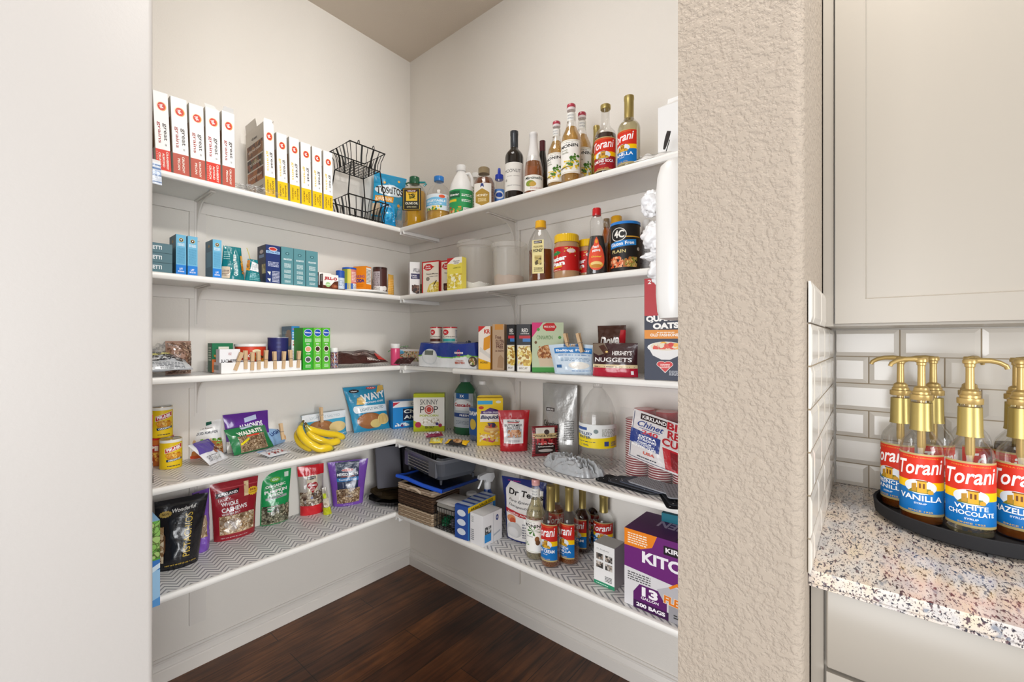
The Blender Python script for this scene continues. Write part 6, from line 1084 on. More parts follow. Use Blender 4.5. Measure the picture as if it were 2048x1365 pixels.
pf = [(.0005, 0), (R*.94, 0), (R, .012), (R*.97, H*.06)]+[(R*(1 if k % 2 else .965), H*(.08+.03*k)) for k in range(6)]+[(R*1.0, H*.26), (R*1.0, H*.52), (R*.99, H*.6), (R*.9, H*.7), (R*.7, H*.81), (R*.42, H*.91), (R*.24, H*.95), (R*.22, H*.965)]
b = MB(); b.mat = 'pet'; b.lathe(pf, 40, 'fff', capt=False); b.build('body', t); liquid_part(t, pf, H*.62, 'water', .96)
label_part(t, R*1.005, H*.25, H*.53, 3.1, [('R', 0, 0, 1, 1, 'e9ecea'), ('P', [(0, 0), (1, 0), (1, .5), (.5, .42), (0, .62)], 'ecd21c'), ('R', .12, .74, .4, .86, '3a5a9c'), ('T', 'DISTILLED', .3, .6, .38, .12, '26406c', 0, .03), ('T', 'WATER.', .34, .44, .28, .12, '26406c', 0, .03), ('L', .12, .24, .55, .3, 1, '3a4a5a'), ('L', .66, .5, .95, .84, 6, '8a8a7a'), ('E', .56, .72, .04, .09, '7a8a8a'), ('T', '1 GAL', .36, .12, .16, .08, '26406c'), ('R', .7, .1, .78, .3, '3a4a8a'), ('L', .82, .1, .96, .3, 4, '3a4a8a')])
b = MB(); b.mat = 'pet'; b.lathe([(R*.25, H*.955), (R*.26, H*.96), (R*.26, H*.995), (R*.22, H)], 24, 'fff'); b.build('cap', t)
p = G(1143, 940); heap('plastic_bag', 'crumpled silver grey plastic bag lying on the shelf liner', 'plastic bag', p, .142, .058, .06, 'a8abae', 'film', 3, math.radians(-10))
for k, (a, bq, c, hh_, col, ops, lab, r_) in enumerate(((853, 888, 880, .0, '8a2a4a', [('T', 'SNICK', .5, .5, .7, .4, 'e8e0f0', 0, .05), ('R', 0, .2, .1, .8, 'd8b0b8'), ('R', .9, .2, 1, .8, 'c84a2c')], 'candy bar in purple and red wrapper near the inner corner', .0), (858, 884, 891, .0, 'd8c23c', [('R', .2, .1, .8, .9, 'c8c88a'), ('B', .1, .1, .9, .9, 14, .1, ['e8e08a', '7a8a4a', 'b89a2c'], 2)], 'crumpled yellow and cream candy bar behind the black one', .1), (888, 932, 893, .0, '2a2624', [('P', [(0, 0), (.18, .1), (.22, .9), (0, 1)], 'e8b81c'), ('P', [(1, 0), (.8, .1), (.76, .9), (1, 1)], 'e8b81c'), ('E', .55, .5, .22, .35, 'b88a5a'), ('B', .35, .2, .75, .8, 16, .08, ['d8b084', '8a5a34', 'c8a070'], 3)], 'black and yellow candy bar lying nearest the shelf edge', -.05))):
    P0, P1 = G(a, c), G(bq, c+(4 if k == 2 else -4 if k == 0 else 0)); pouch('candy_bar', lab, 'candy bar', P0, P1, .042, .022, col, ops, 'pillow', flatten=72, seed=k+3, cr=.004, group='wrapped candy bars')
# stacks of red cups in a printed plastic sleeve
t = thing('cup_stack_package', 'plastic sleeve holding stacks of red and white party cups', 'package', (0, 0, 0))
cz = z4; cr = .0425
for k, px in enumerate((1274, 1325, 1376)):
    P = G(px, 953+7*k) if k < 2 else None
    P = onR(px, .155+.012*0); 
    P = Vector((onR(1275, .15).x+.088*k, -.15-.012*k, cz)); b = MB(); b.mat = 'gloss'; n = 25; pf = []; cs = []; st = .0080
    for q in range(n):
        z = .003+q*st; pf += [(cr*.90, z), (cr*.985, z+st*.5), (cr*1.0, z+st*.62), (cr*.99, z+st*.82)]; cs += ['a8424a', 'eadfd8', 'f2eae4', '9c3038']
    pf.append((cr*.9, .003+n*st+.002)); cs.append('c8383c'); b.M = Matrix.Translation(P-Vector((0, 0, 0))); b.M[2][3] = cz
    b.lathe(pf, 32, 'fff', cols=cs[:-1]); b.build('cup_stack', t)
    P2 = P+Vector((-.006, .075, 0)); b = MB(); b.mat = 'gloss'; b.M = Matrix.Translation(P2); b.M[2][3] = cz
    b.lathe([(cr*.95, .002), (cr, .01), (cr*.9, .226), (cr*.85, .23)], 32, 'c8343c'); b.build('cup_stack', t)
b = MB(); b.mat = 'clearfilm'; X0 = onR(1275, .15).x-.047; X1 = XR-.003; 
def slv(u, v, y): return Vector((X0+(X1-X0)*u, y-.004*noise.noise(Vector((u*6, v*7, 3))), cz+.002+.245*v))
b.grid(lambda u, v: slv(u, v, -.196-.028*u), 14, 14, 'fff'); b.build('sleeve', t)
b = MB(); b.mat = 'film'; LX = (X1-X0)
def lf(u, v):
    # printed panel tipped clockwise on the sleeve front
    x = X0+.048+u*.2+(v-.5)*.02; z = cz+.082+v*.165-u*.04; y = -.203-.028*((x-X0)/LX)-.003*sin(u*5+v*4); return Vector((x+ (v-.5)*.022*0-.0+.026*(v-.0)*.0, y, z))
def lff(u, v): return lf(min(u, (X1-.001-X0-.048-(v-.5)*.02)/.2), v)
b.grid(lff, 22, 16, 'd4cfce'); b.grid(lambda u, v: lff(1-u, v)+Vector((0, .001, 0)), 8, 8, 'd4cfce')
a = Art(b, lambda u, v: (lff(u, v), Vector((0, -1, 0))), .0008, .0001, n=2); a.asp = .215/.19
a.run([('R', .02, .03, .03, .97, '26325c'), ('R', .02, .03, .7, .04, '26325c'), ('P', [(0, .34), (.52, .26), (.52, .56), (0, .62)], '2a3c80'), ('R', .14, .84, .62, .96, '2a1a1c'), ('T', 'KIRKLAND', .38, .9, .42, .075, 'f4f0ee', 0, .02), ('I', 'Chinet', .33, .75, .46, .12, '2a3c80', 0, .015), ('R', .14, .655, .5, .665, '2a3c80'), ('T', '240', .33, .60, .28, .08, 'c02c3c', 0, .02), ('T', 'EXTRA', .3, .5, .3, .05, 'ffffff', 0, .02), ('T', 'STRONG', .3, .44, .32, .045, 'ffffff'), ('T', 'PREMIUM', .26, .38, .24, .035, 'e8ecf4'), ('T', 'HEAVYWEIGHT', .26, .34, .36, .035, 'e8ecf4'), ('T', 'PLASTIC CUPS', .26, .295, .42, .04, 'ffffff', 0, .02), ('T', 'USA', .36, .19, .2, .06, 'c85a4c', 0, .04), ('L', .16, .08, .5, .12, 1, '3a3a4a'),
      ('P', [(.56, .46), (.98, .46), (.98, .04), (.66, .04)], 'b0242c'), ('P', [(.54, .44), (.98, .44), (.98, .47), (.54, .47)], 'd8d0ce'), ('P', [(.7, .4), (.85, .4), (.85, .08), (.76, .08)], '7c1a20'), ('T', 'BIG', .78, .9, .36, .16, 'd8c8c4', 0, .1), ('T', 'RED', .8, .73, .36, .16, 'd8c8c4', 0, .1), ('T', 'CUP', .74, .56, .4, .16, 'd8c8c4', 0, .1), ('T', 'BIG', .78, .9, .34, .15, 'a8242c', 0, .04), ('T', 'RED', .8, .73, .34, .15, 'a8242c', 0, .04), ('T', 'CUP', .74, .56, .38, .15, 'a8242c', 0, .04)])
b.build('printed_panel', t)
# perforated mats
def matpad(c, w, d, rz, col, lab, z, tiltx=0):
    b = MB(); b.mat = 'matte'; P = bull(-w/2, -d/2, w/2, d/2, .014, 4); b.extr(P, 0, .0035, col)
    dk = '2e3034' if col > '7' else '101113'; lt = '8a8c90'; n = int(w/.0105); m = int(d/.0105)
    for i_ in range(n):
        for j in range(m):
            x = -w/2+.01+i_*(w-.02)/max(1, n-1); y = -d/2+.01+j*(d-.02)/max(1, m-1); s_ = .003; b.add([(x-s_, y, .0037), (x, y-s_*.7, .0037), (x+s_, y, .0037), (x, y+s_*.7, .0037)], dk if col > '7' else ('d8d8d8' if (i_*7+j*3) % 13 == 0 else '3a3c40'))
    o = b.build('drying_mat', smooth=False); put(o, (c.x, c.y, z), rz, lab, 'mat', 'perforated rubber mats'); o.rotation_euler = (tiltx, 0, rz); return o
zb = z4; g1 = G(1262, 955); g2 = G(1318, 985)
matpad(Vector((1.515, -.262, 0)), .20, .085, -.12, '1c1d20', 'long black perforated mat under the grey ones on the left', zb)
matpad(Vector((1.55, -.258, 0)), .18, .085, -.16, '3c3e44', 'charcoal perforated mat, second in the left pile', zb+.0042)
matpad(Vector((1.58, -.252, 0)), .16, .085, -.2, '4c505c', 'slate perforated mat, third in the left pile', zb+.0084)
matpad(Vector((1.615, -.252, 0)), .17, .085, -.24, '94969c', 'light grey perforated mat on top of the left pile', zb+.0126)
matpad(Vector((1.715, -.292, 0)), .13, .15, .55, '161719', 'black perforated mat sticking over the shelf edge', zb+.0002)
matpad(Vector((1.715, -.278, 0)), .13, .14, .62, '2c2e33', 'dark perforated mat in the middle of the right pile', zb+.0046)
matpad(Vector((1.71, -.268, 0)), .12, .13, .5, '8c8e94', 'grey perforated mat topmost in the right pile', zb+.0172)
# ================================================================ lowest shelf, left wall
z5 = Z[5]+.0014
def G5(px, py): return onZ(px, py, z5)
GB5 = 'nut and seed bags on the lowest shelf'
P0 = onL(285, .405); P1 = onL(320, .405); P0.z = P1.z = z5
carton('pet_food_bag', 'green, blue and white box edge overhanging the lowest shelf beside the left wall', 'box', P0, P1, 0, .14, '8fc0e8', [('R', 0, .0, 1, .42, '9cc8ea'), ('R', 0, .42, 1, .56, '3b78c4'), ('P', [(0, .36), (1, .44), (1, .5), (0, .42)], 'd4e8f6'), ('R', 0, .54, 1, 1, '5a9a3c'), ('B', 0, .56, 1, 1, 120, .045, ['6aae48', '8cc060', '4a8a34', 'a8cc78'], 3), ('P', [(0, 0), (1, 0), (1, .1), (0, .05)], '5a9ad8')], h=.27)
P0, P1 = G5(312, 1153), G5(398, 1130)
pi = [('R', .02, .9, .98, .93, '2c2a28'), ('S', .2, .80, .13, .05, 'b99c4c'), ('T', 'NEW', .2, .80, .14, .03, '3a2c14'), ('I', 'Wonderful', .56, .84, .46, .055, 'f0eee8', 6, .01), ('T', 'PISTACHIOS', .66, .47, .60, .15, 'd8b648', 90, 0), ('P', [(0, .12), (.12, .16), (.2, .3), (.2, .5), (.1, .62), (0, .66)], '6a4a30'), ('B', .0, .13, .17, .63, 60, .05, ['d9c09a', 'b89468', 'e8d8b8', '8a6440'], 3), ('T', 'NET WT 48 OZ (3 LB) 1.36 kg', .55, .08, .7, .025, 'd8b648')]
pouch('pistachio_bag', 'glossy black pistachio bag with gold lettering', 'nut bag', P0, P1, .25, .1, '17161a', pi, 'stand', lean=7, seed=3, cr=.006, top=1.32, skew=.06, group=GB5)
P0 = onL(400, .12); P1 = onL(428, .10); P0.z = P1.z = z5
pouch('nut_bag', 'purple nut bag squeezed behind the black pistachio bag', 'nut bag', P0, P1, .24, .07, '7c52b4', [('R', .0, .25, .55, .6, '9c8468'), ('B', .0, .25, .55, .6, 40, .07, ['b89a78', '7a5c40', 'd8c09c'], 3), ('R', .0, .62, .35, .98, '3a3048')], 'stand', seed=5, cr=.006, top=1.2, group=GB5)
P0, P1 = G5(432, 1091), G5(515, 1068)
ca = [('R', .02, .885, .98, .9, 'c04a50'), ('P', [(.08, .74), (.55, .78), (.58, .86), (.1, .82)], '1d1418'), ('T', 'KIRKLAND', .34, .80, .4, .045, 'f4eeee', 5, .03), ('T', 'FANCY', .26, .70, .26, .05, 'f0e6e6', 4, 0), ('T', 'WHOLE', .36, .625, .36, .07, 'f4eeee', 4, .03), ('T', 'CASHEWS', .46, .535, .56, .075, 'f4eeee', 4, .03), ('T', 'WITH SEA SALT', .38, .46, .4, .035, 'f4eeee', 4), ('R', .12, .12, .92, .42, 'c49a6c'), ('B', .13, .13, .91, .43, 230, .036, ['dcc09a', 'c9a476', 'ead6b4', 'b08a5c', 'f0e0c4'], 4), ('S', .88, .76, .13, .08, 'ecc02c'), ('T', '85%', .88, .785, .14, .04, '8a2a1c', 0, .03), ('L', .8, .73, .96, .755, 2, '8a2a1c'), ('B', .68, .7, .78, .95, 10, .06, ['d9b88a', 'e8d0a4'], 3), ('T', 'NET WT 40 OZ (2.5 LB) 1.13 kg', .45, .06, .6, .02, 'f0dcdc')]
pouch('cashew_bag', 'red cashew bag with a clear window full of nuts', 'nut bag', P0, P1, .24, .09, '99202c', ca, 'stand', lean=6, seed=7, cr=.005, top=1.2, skew=.02, group=GB5)
P0, P1 = G5(524, 1057), G5(581, 1042)
pu = [('E', .46, .84, .17, .05, '6ab03c'), ('I', 'Go', .46, .845, .2, .05, 'f4f6f0', 0, .02), ('R', .76, .86, .9, .95, 'd8e8dc'), ('T', 'ORGANIC', .47, .73, .66, .05, 'f4f6f2', 5, .04), ('T', 'SPROUTED', .47, .685, .4, .022, 'e8f0e8', 5), ('T', 'PUMPKIN', .48, .63, .74, .06, 'f4f6f2', 5, .04), ('T', 'SEEDS', .48, .565, .46, .05, 'f4f6f2', 5, .04), ('P', [(.14, .47), (.84, .5), (.84, .545), (.14, .515)], 'a8b0ac'), ('T', 'SEA SALT', .5, .508, .4, .025, '2a3a34', 3), ('R', .04, .02, .96, .3, '8c8c78'), ('B', .04, .02, .96, .36, 260, .026, ['6a6a54', '8a8a70', 'a8a890', '4a4c3a', 'bcb89c'], 4), ('E', .27, .3, .15, .05, 'e8f2e8'), ('E', .27, .3, .13, .043, '1f8a50'), ('T', '8g', .27, .3, .12, .04, 'f2f6f2', 0, .03)]
pouch('pumpkin_seed_bag', 'bright green pumpkin seed bag with a clear foot', 'seed bag', P0, P1, .235, .075, '1f9a54', pu, 'stand', lean=4, seed=9, cr=.004, top=1.12, skew=.05, group=GB5)
P0, P1 = G5(604, 1036), G5(650, 1026)
he = [('R', .0, .8, 1, 1, 'cf1f2a'), ('R', .0, .0, 1, .2, 'd2262e'), ('B', .02, .2, .98, .48, 130, .04, ['b09880', '8a6c54', 'd8c8b0', '6a5040', 'e8dcc8'], 4), ('R', .3, .3, .72, .8, 'd8cdb4'), ('R', .34, .72, .66, .78, '1d1618'), ('T', 'KIRKLAND', .5, .75, .28, .03, 'f4f0ee', 0, .02), ('E', .42, .6, .12, .06, 'a82026'), ('E', .6, .6, .12, .06, 'a82026'), ('P', [(.3, .59), (.72, .59), (.51, .44)], 'a82026'), ('T', 'HEART', .51, .6, .34, .035, 'f6ecea', 0, .04), ('L', .42, .5, .6, .57, 3, 'f0d8d4'), ('E', .45, .36, .05, .025, '8a94b8')]
pouch('trail_mix_bag', 'clear trail mix bag with red bands and a heart label', 'nut bag', P0, P1, .235, .07, 'b4aca4', he, 'stand', seed=12, cr=.006, top=1.16, skew=-.03, group=GB5)
P0, P1 = G5(648, 1032), G5(664, 1029)
t = pouch('tied_snack_bag', 'narrow clear bag tied with a lime green strip beside the trail mix', 'bag', P0, P1, .13, .03, 'b8b0a4', [('R', 0, 0, 1, .28, 'c4c81c'), ('R', .1, .62, .6, .8, 'c8d82c'), ('B', .1, .3, .9, .6, 14, .12, ['a89880', 'd8ccb8'], 2)], 'stand', seed=4, cr=.005, top=.6, skew=-.12, group=GB5)
P0, P1 = G5(667, 1018), G5(727, 1009)
mx = [('R', .18, .38, .78, .98, '1f2e50'), ('E', .48, .8, .16, .035, 'e8e0e4'), ('E', .48, .8, .145, .028, 'c83a3a'), ('T', 'H-E-B', .48, .8, .2, .025, 'ffffff', 0, .02), ('T', 'MIXED NUTS', .48, .71, .56, .06, 'f4f4f6', 0, .04), ('T', 'WITH PEANUTS', .48, .66, .36, .02, 'd86a4a'), ('R', .18, .56, .78, .635, '2478b8'), ('T', 'Toasted & Salted', .48, .6, .5, .035, 'f4f6fa', 0, .01), ('E', .48, .48, .07, .03, 'c0c4cc'), ('R', .34, .42, .35, .54, 'c0c4cc'), ('R', .62, .42, .63, .54, 'c0c4cc'), ('R', .14, .08, .84, .38, 'a89074'), ('B', .15, .08, .83, .4, 210, .032, ['c4aa88', '8a6a4c', 'e0ccac', '6a4c34', 'b09470'], 5), ('T', 'NET WT 30 OZ', .48, .04, .3, .018, 'e8dcf4')]
pouch('nut_bag', 'purple mixed nuts bag with navy label near the shelf corner', 'nut bag', P0, P1, .225, .07, '7e4fb2', mx, 'stand', seed=15, cr=.005, top=1.38, skew=.0, group=GB5)
# grey fabric bin and trays in the corner
t = thing('fabric_storage_bin', 'dark grey fabric bin tipped in the corner of the lowest shelf', 'bin', (.17, -.16, z5+.055), math.radians(48))
def pad(name, x0, x1, y, w, h, lean, col, dz=0):
    b = MB(); b.mat = 'matte'; b.M = Matrix.Translation((x0, y, dz)) @ Matrix.Rotation(math.radians(lean), 4, 'X') @ Matrix.Rotation(math.radians(-4), 4, 'Y'); b.cbox(0, 0, 0, w, .018, h, col, .008); return b.build(name, t)
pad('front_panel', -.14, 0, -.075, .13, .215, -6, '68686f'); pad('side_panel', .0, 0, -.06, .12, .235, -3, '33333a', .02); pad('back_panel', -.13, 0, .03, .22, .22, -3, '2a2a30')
def tray(lab, c, rx, ry, rz, col, z, h=.022):
    b = MB(); b.mat = 'gloss'; n = 48
    def f(u, v):
        a = 2*PI*u; r = (.75, .8, .95, 1.0, 1.03, 1.0, .93, .78, .74)[int(round(v*8))]; zz_ = (.0, .0, h*.8, h, h+.002, h-.002, h*.75, .003, .003)[int(round(v*8))]; k = 1+.02*cos(12*a)
        return (rx*r*cos(a)*k, ry*r*sin(a)*k, zz_)
    b.grid(f, n, 8, col, flip=True); b.lathe([(.01, .0005), (.78, .0005)], n, col, sx=rx, sy=ry, capb=False, capt=False); b.lathe([(.01, .0028), (.78, .003)], n, col, sx=rx, sy=ry, capb=False, capt=False)
    o = b.build('serving_tray'); return put(o, (c[0], c[1], z), rz, lab, 'tray', 'dark trays in the corner')
mat('traymetal', '2a2622', rough=.25, metal=.6)
tray('black scalloped tray lowest under the grey fabric bin', (.215, -.255), .135, .105, .7, '1c1b1d', z5+.001)
tray('dark bronze rimmed tray resting on the lower black tray', (.20, -.245), .13, .10, .6, '4a3d2a', z5+.026)
# ---- woven basket
P0 = G5(798, 1030); P1 = G5(865, 1055); w, rz = frame2(P0, P1)
hb = zat(798, 962, P0)-z5; t = thing('woven_basket', 'brown and beige woven rope basket at the corner end of the lowest shelf', 'basket', P0, rz); dp = .17
def strand(y0, y1, c1, c2, name, r=.0052, waves=18):
    b = MB(); b.mat = 'matte'; nr = max(1, int((y1-y0)/(r*1.75)))
    for q in range(nr):
        z = y0+r+q*r*1.75; n = waves*6
        def pt(s_):      # walk round the rectangle
            per = 2*(w+dp); s_ = (s_ % 1)*per
            if s_ < w: return Vector((s_, 0, 0)), Vector((0, -1, 0))
            s_ -= w
            if s_ < dp: return Vector((w, s_, 0)), Vector((1, 0, 0))
            s_ -= dp
            if s_ < w: return Vector((w-s_, dp, 0)), Vector((0, 1, 0))
            s_ -= w; return Vector((0, dp-s_, 0)), Vector((-1, 0, 0))
        pts = []
        for k in range(n):
            p, nn = pt(k/n); pts.append(p+nn*(.0022*sin(2*PI*waves*k/n*1.5+PI*q))+Vector((0, 0, z+.0014*sin(2*PI*waves*k/n*3))))
        b.tube(pts, r*.92, 6, c1 if q % 2 else c2, closed=True)
    return b.build(name, t)
strand(0, hb*.38, 'b9a58c', 'a08b72', 'lower_weave'); strand(hb*.38, hb*.80, '5a4434', '48362a', 'middle_weave'); strand(hb*.80, hb, 'bda994', 'a6917a', 'upper_weave')
b = MB(); b.mat = 'matte'; b.box(.004, .004, .002, w-.004, dp-.004, hb*.9, '3f3228'); b.build('lining', t, False)
b = MB(); b.mat = 'matte'; b.tube([(w*.3, -.008, hb*.86), (w*.42, -.012, hb*.93), (w*.58, -.012, hb*.93), (w*.7, -.008, hb*.86)], .006, 8, 'c4b29c'); b.build('handle', t)
zb5 = z5+hb+.002
# ---- blue tray/mat under the dish rack
t0 = (P0+P1)/2
RIMP = [(794, 952), (812, 957), (830, 965), (846, 975), (860, 986), (872, 996), (884, 1001)]
rimc = []
for px, py in RIMP: q = onR(px, .352); q.z = max(zat(px, py, q), zb5+.009); rimc.append(q)
b = MB(); b.mat = 'gloss'
def bt(u, v, dz=0):
    s_ = u*(len(rimc)-1); k = min(int(s_), len(rimc)-2); f = s_-k; q = rimc[k]*(1-f)+rimc[k+1]*f
    return Vector((q.x, q.y+.25*v, q.z+(max(zb5+.009, q.z-.006)-q.z)*min(1, v*5)+dz))
b.grid(lambda u, v: bt(u, v, .002), 24, 8, '141d38'); b.grid(lambda u, v: bt(1-u, v, -.003), 24, 8, '141d38')
b.tube([bt(k/40, 0, .001) for k in range(41)], .0085, 10, '2455c8'); b.tube([bt(0, k/20, .001) for k in range(21)], .0075, 10, '1d3f96'); b.tube([bt(1, k/20, .001) for k in range(21)], .0075, 10, '16306e')
for k in range(56): q = bt((k+.5)/56, 0, .001); b.tube([q+Vector((0, -.007, -.006)), q+Vector((0, -.0105, .0)), q+Vector((0, -.007, .006))], .0014, 5, '2f63d8')
put(b.build('serving_mat'), (0, 0, 0), 0, 'bright blue ribbed plastic tray laid over the woven basket', 'tray')
# ---- dish rack
zr = zb5+.046; A = onR(806, .33); A.z = 0; B_ = onR(892, .35)
Dr = .215
t = thing('dish_rack', 'grey plastic dish rack with steel wires stored above the basket', 'dish rack', (.333, -.286, zr), math.radians(-10.5))
hh = .088; Wf = .345
def rim(z, o, r=.03): return [(a, b_, z) for a, b_ in bull(-o, -o, Wf+o, Dr+o, r, 5)]
b = MB(); b.mat = 'gloss'; 
def wall_band(z0, z1, o0, o1, col, skip=None):
    a_ = rim(z0, o0); c_ = rim(z1, o1); n = len(a_)
    for k in range(n):
        k2 = (k+1) % n; m_ = (a_[k][0]+a_[k2][0])/2, (a_[k][1]+a_[k2][1])/2
        if skip and skip(*m_, a_[k], a_[k2]): continue
        b.add([a_[k], a_[k2], c_[k2], c_[k]], col); 
        i_ = .0035; q = lambda p: (p[0]+(Wf/2-p[0])*.03, p[1]+(Dr/2-p[1])*.03, p[2])
        b.add([q(a_[k2]), q(a_[k]), q(c_[k]), q(c_[k2])], col)
wall_band(0, .018, -.012, -.004, '54575d'); wall_band(.018, hh-.012, -.004, .004, '565960', skip=lambda x, y, p, q: y < .0 and abs(p[0]-q[0]) > .08); wall_band(hh-.012, hh, .004, .006, '6a6d74', skip=lambda x, y, p, q: False)
b.add([p for p in rim(0.001, -.012)], '2c2e32'); n_ = rim(hh, .006); m_ = rim(hh+.003, .001)
for k in range(len(n_)): b.add([n_[k], n_[(k+1) % len(n_)], m_[(k+1) % len(n_)], m_[k]], '8a8d94')
b.box(.015, -.006, .012, .05, .004, hh-.008, '62656c'); b.box(Wf-.085, -.007, .012, Wf-.025, .004, hh-.008, '62656c')
b.build('basin', t)
for k in range(4):
    b = MB(); b.mat = 'metal'; z = .022+k*.0135; b.tube([(.045, -.003, z), (Wf-.08, -.003, z)], .0028, 8); b.build('side_wire', t)
for k in range(9):
    b = MB(); b.mat = 'metal'; x = .03+k*.027; b.tube([(x, .03, .004), (x, .03, hh+.006), (x+.004, .035, hh+.02), (x+.008, .04, hh+.006), (x+.008, .045, .004)], .0014, 6); b.tube([(x, .13, .004), (x, .13, hh+.006), (x+.004, .135, hh+.02), (x+.008, .14, hh+.006), (x+.008, .145, .004)], .0014, 6); b.build('plate_wire', t)
b = MB(); b.mat = 'gloss'; b.M = Matrix.Translation((Wf-.075, .012, .0)); b.cbox(0, 0, .02, .07, .185, hh+.008, '5f6268', .018); b.cbox(.006, .006, hh+.0082, .064, .179, hh+.0095, '26282c', .014); b.build('cutlery_holder', t)
for x, y in ((.02, .02), (Wf-.02, .02), (.02, Dr-.02), (Wf-.02, Dr-.02)):
    b = MB(); b.mat = 'gloss'; b.lathe([(.005, -.0205), (.007, .0)], 12, '4a4c52', cx=x, cy=y); b.build('foot', t)
# ---- black wire basket with bags
P0 = G5(869, 1056); P1 = G5(908, 1070); w, rz = frame2(P0, P1); hb2 = zat(869, 1012, P0)-z5
t = thing('wire_storage_basket', 'small black mesh wire basket between woven basket and blue carton', 'basket', P0, rz); b = MB(); b.mat = 'blackwire'; dpp = .12
for z in (.003, hb2*.35, hb2*.68, hb2): b.tube([(0, 0, z), (w, 0, z), (w, dpp, z), (0, dpp, z)], .0022 if z == hb2 else .0012, 6, closed=True)
for k in range(9):
    x = w*k/8; b.tube([(x, 0, hb2), (x, 0, .003), (x, dpp, .003), (x, dpp, hb2)], .0012, 5)
for k in range(13):
    y = dpp*k/12; b.tube([(0, y, hb2), (0, y, .003), (w, y, .003), (w, y, hb2)], .0012, 5)
b.build('mesh', t)
M_ = Matrix.Translation(P0) @ Matrix.Rotation(rz, 4, 'Z')
crumple('snack_bag', 'green packet lying inside the black wire basket', 'bag', M_ @ Vector((w*.3, .05, .006)), (.018, .035, .022), .25, '1c6b44', 'film', 4, rz)
crumple('plastic_bag', 'grey plastic bag stuffed inside the black wire basket', 'plastic bag', M_ @ Vector((w*.7, .06, .006)), (.018, .04, .022), .3, '8c8c94', 'film', 8, rz)
t = thing('food_storage_tub', 'clear container with white lid and blank label on the wire basket', 'tub', M_ @ Vector((.004, .006, hb2+.003)), rz)
b = MB(); b.mat = 'frosted'; b.cbox(0, 0, -.03, w*.92, .12, .012, 'fff', .008); b.build('body', t); b = MB(); b.mat = 'gloss'; b.cbox(-.004, -.004, .0122, w*.92+.004, .124, .02, 'cfccc8', .009); a = Art(b, flat((.01, .01, .02), (w*.8, 0, 0), (0, .05, 0))); a.run([('R', .15, .1, .95, .95, 'f6f6f4')]); b.build('lid', t)
# ---- blue value pack and white carton
P0 = G5(936, 1082); P1 = P0+(G5(1012, 1048)-P0)*.9; P0 = Vector(P0); 
w_, rz_ = frame2(G5(910, 1074), G5(936, 1083)); A = G5(910, 1074); ht = zat(936, 1016, G5(936, 1083))-z5
VP = [('R', 0, 0, 1, 1, '2c509c'), ('E', .5, .78, .32, .1, 'd8e0e8'), ('E', .5, .5, .32, .1, 'd8e0e8'), ('E', .5, .22, .32, .1, 'd8e0e8')]
t = carton('toothpaste_multipack', 'tall blue boxed multipack with yellow value strip', 'multipack', A, A+(G5(936, 1083)-A), 0, .19, '3a68b0', VP, (), [('R', 0, 0, 1, 1, '3f86c8'), ('R', 0, .82, 1, .98, 'ecc41c'), ('T', '64.5oz VALUE SIZE', .5, .9, .8, .08, '2a2a20', 0, .03), ('R', .5, .6, .9, .8, 'e0e8f0'), ('L', .1, .1, .45, .7, 6, '9cc4e8')], [('R', 0, 0, 1, 1, 'b9c4d4')]+[('R', .0, k*.2, 1, k*.2+.08, '2c4a9c') for k in range(5)], h=ht, mt='paper')
w_, rz_ = frame2(G5(939.5, 1083), G5(966, 1095)); A = G5(940.5, 1085); Bp = G5(966, 1096); ht2 = zat(966, 1034, Bp)-z5
carton('white_carton', 'white printed carton with a small blue square at the shelf edge', 'box', A, Bp, 0, .115, 'e6e5e6', [('R', .08, .68, .3, .94, 'f4f4f4'), ('L', .1, .7, .28, .92, 7, '3a3a3a'), ('L', .06, .12, .3, .5, 6, '8a8a90')], (), [('R', .08, .1, .42, .36, '2c8ad0'), ('R', .1, .36, .42, .6, '3a3a3c'), ('B', .1, .36, .42, .6, 12, .06, ['c8c8c8', '6a6a6a'], 3), ('E', .74, .78, .07, .1, '2a3a7c'), ('T', 'O', .74, .78, .06, .08, 'f0f0f4', 0, .04), ('P', [(.55, .2), (.9, .28), (.9, .34), (.55, .26)], 'b8bcc4'), ('R', .52, .02, .54, .98, 'c8c8cc')], [('R', .1, .1, .9, .9, 'eeeeef')], h=ht2)
# ---- spray bottle and lotion bottle behind
P, R, H, rz = rq(onR(975, .12), 960, 988, 938, z5, 30, 975)
t = thing('spray_bottle', 'dark blue spray bottle with white trigger head', 'spray bottle', P, rz); Hb = H*.62
b = MB(); b.mat = 'gloss'; b.lathe([(.0005, 0), (.034, 0), (.036, .01), (.036, Hb*.55), (.03, Hb*.75), (.018, Hb*.92), (.014, Hb)], 32, '1d4a9c', sy=.75); b.build('body', t); label_part(t, .0355, Hb*.1, Hb*.55, 2.2, [('R', 0, 0, 1, 1, '2456b0'), ('T', 'SK', .7, .7, .3, .2, 'e8f0fa', 90), ('L', .2, .2, .6, .5, 4, '8ab4e8')], sy=.75)
b = MB(); b.mat = 'gloss'; b.lathe([(.0155, Hb-.004), (.0165, Hb), (.0165, Hb+.022), (.013, Hb+.03)], 20, 'f0f0f0'); b.build('collar', t)
b = MB(); b.mat = 'gloss'; b.M = Matrix.Translation((0, 0, Hb+.028)); b.extr([(-.05, .02), (-.045, .035), (-.01, .044), (.03, .04), (.034, .02), (.02, .0), (-.012, 0), (-.014, .014)], -.011, .011, 'eeeeee', 'y'); b.build('spray_head', t)
b = MB(); b.mat = 'gloss'; b.tube([(-.03, 0, Hb+.048), (-.036, 0, Hb+.03), (-.05, 0, Hb+.004)], .005, 8, 'e8e8e8'); b.build('trigger', t)
P, R, H, rz = rq(onR(943, .15), 931, 954, 985, z5, 0, 943)
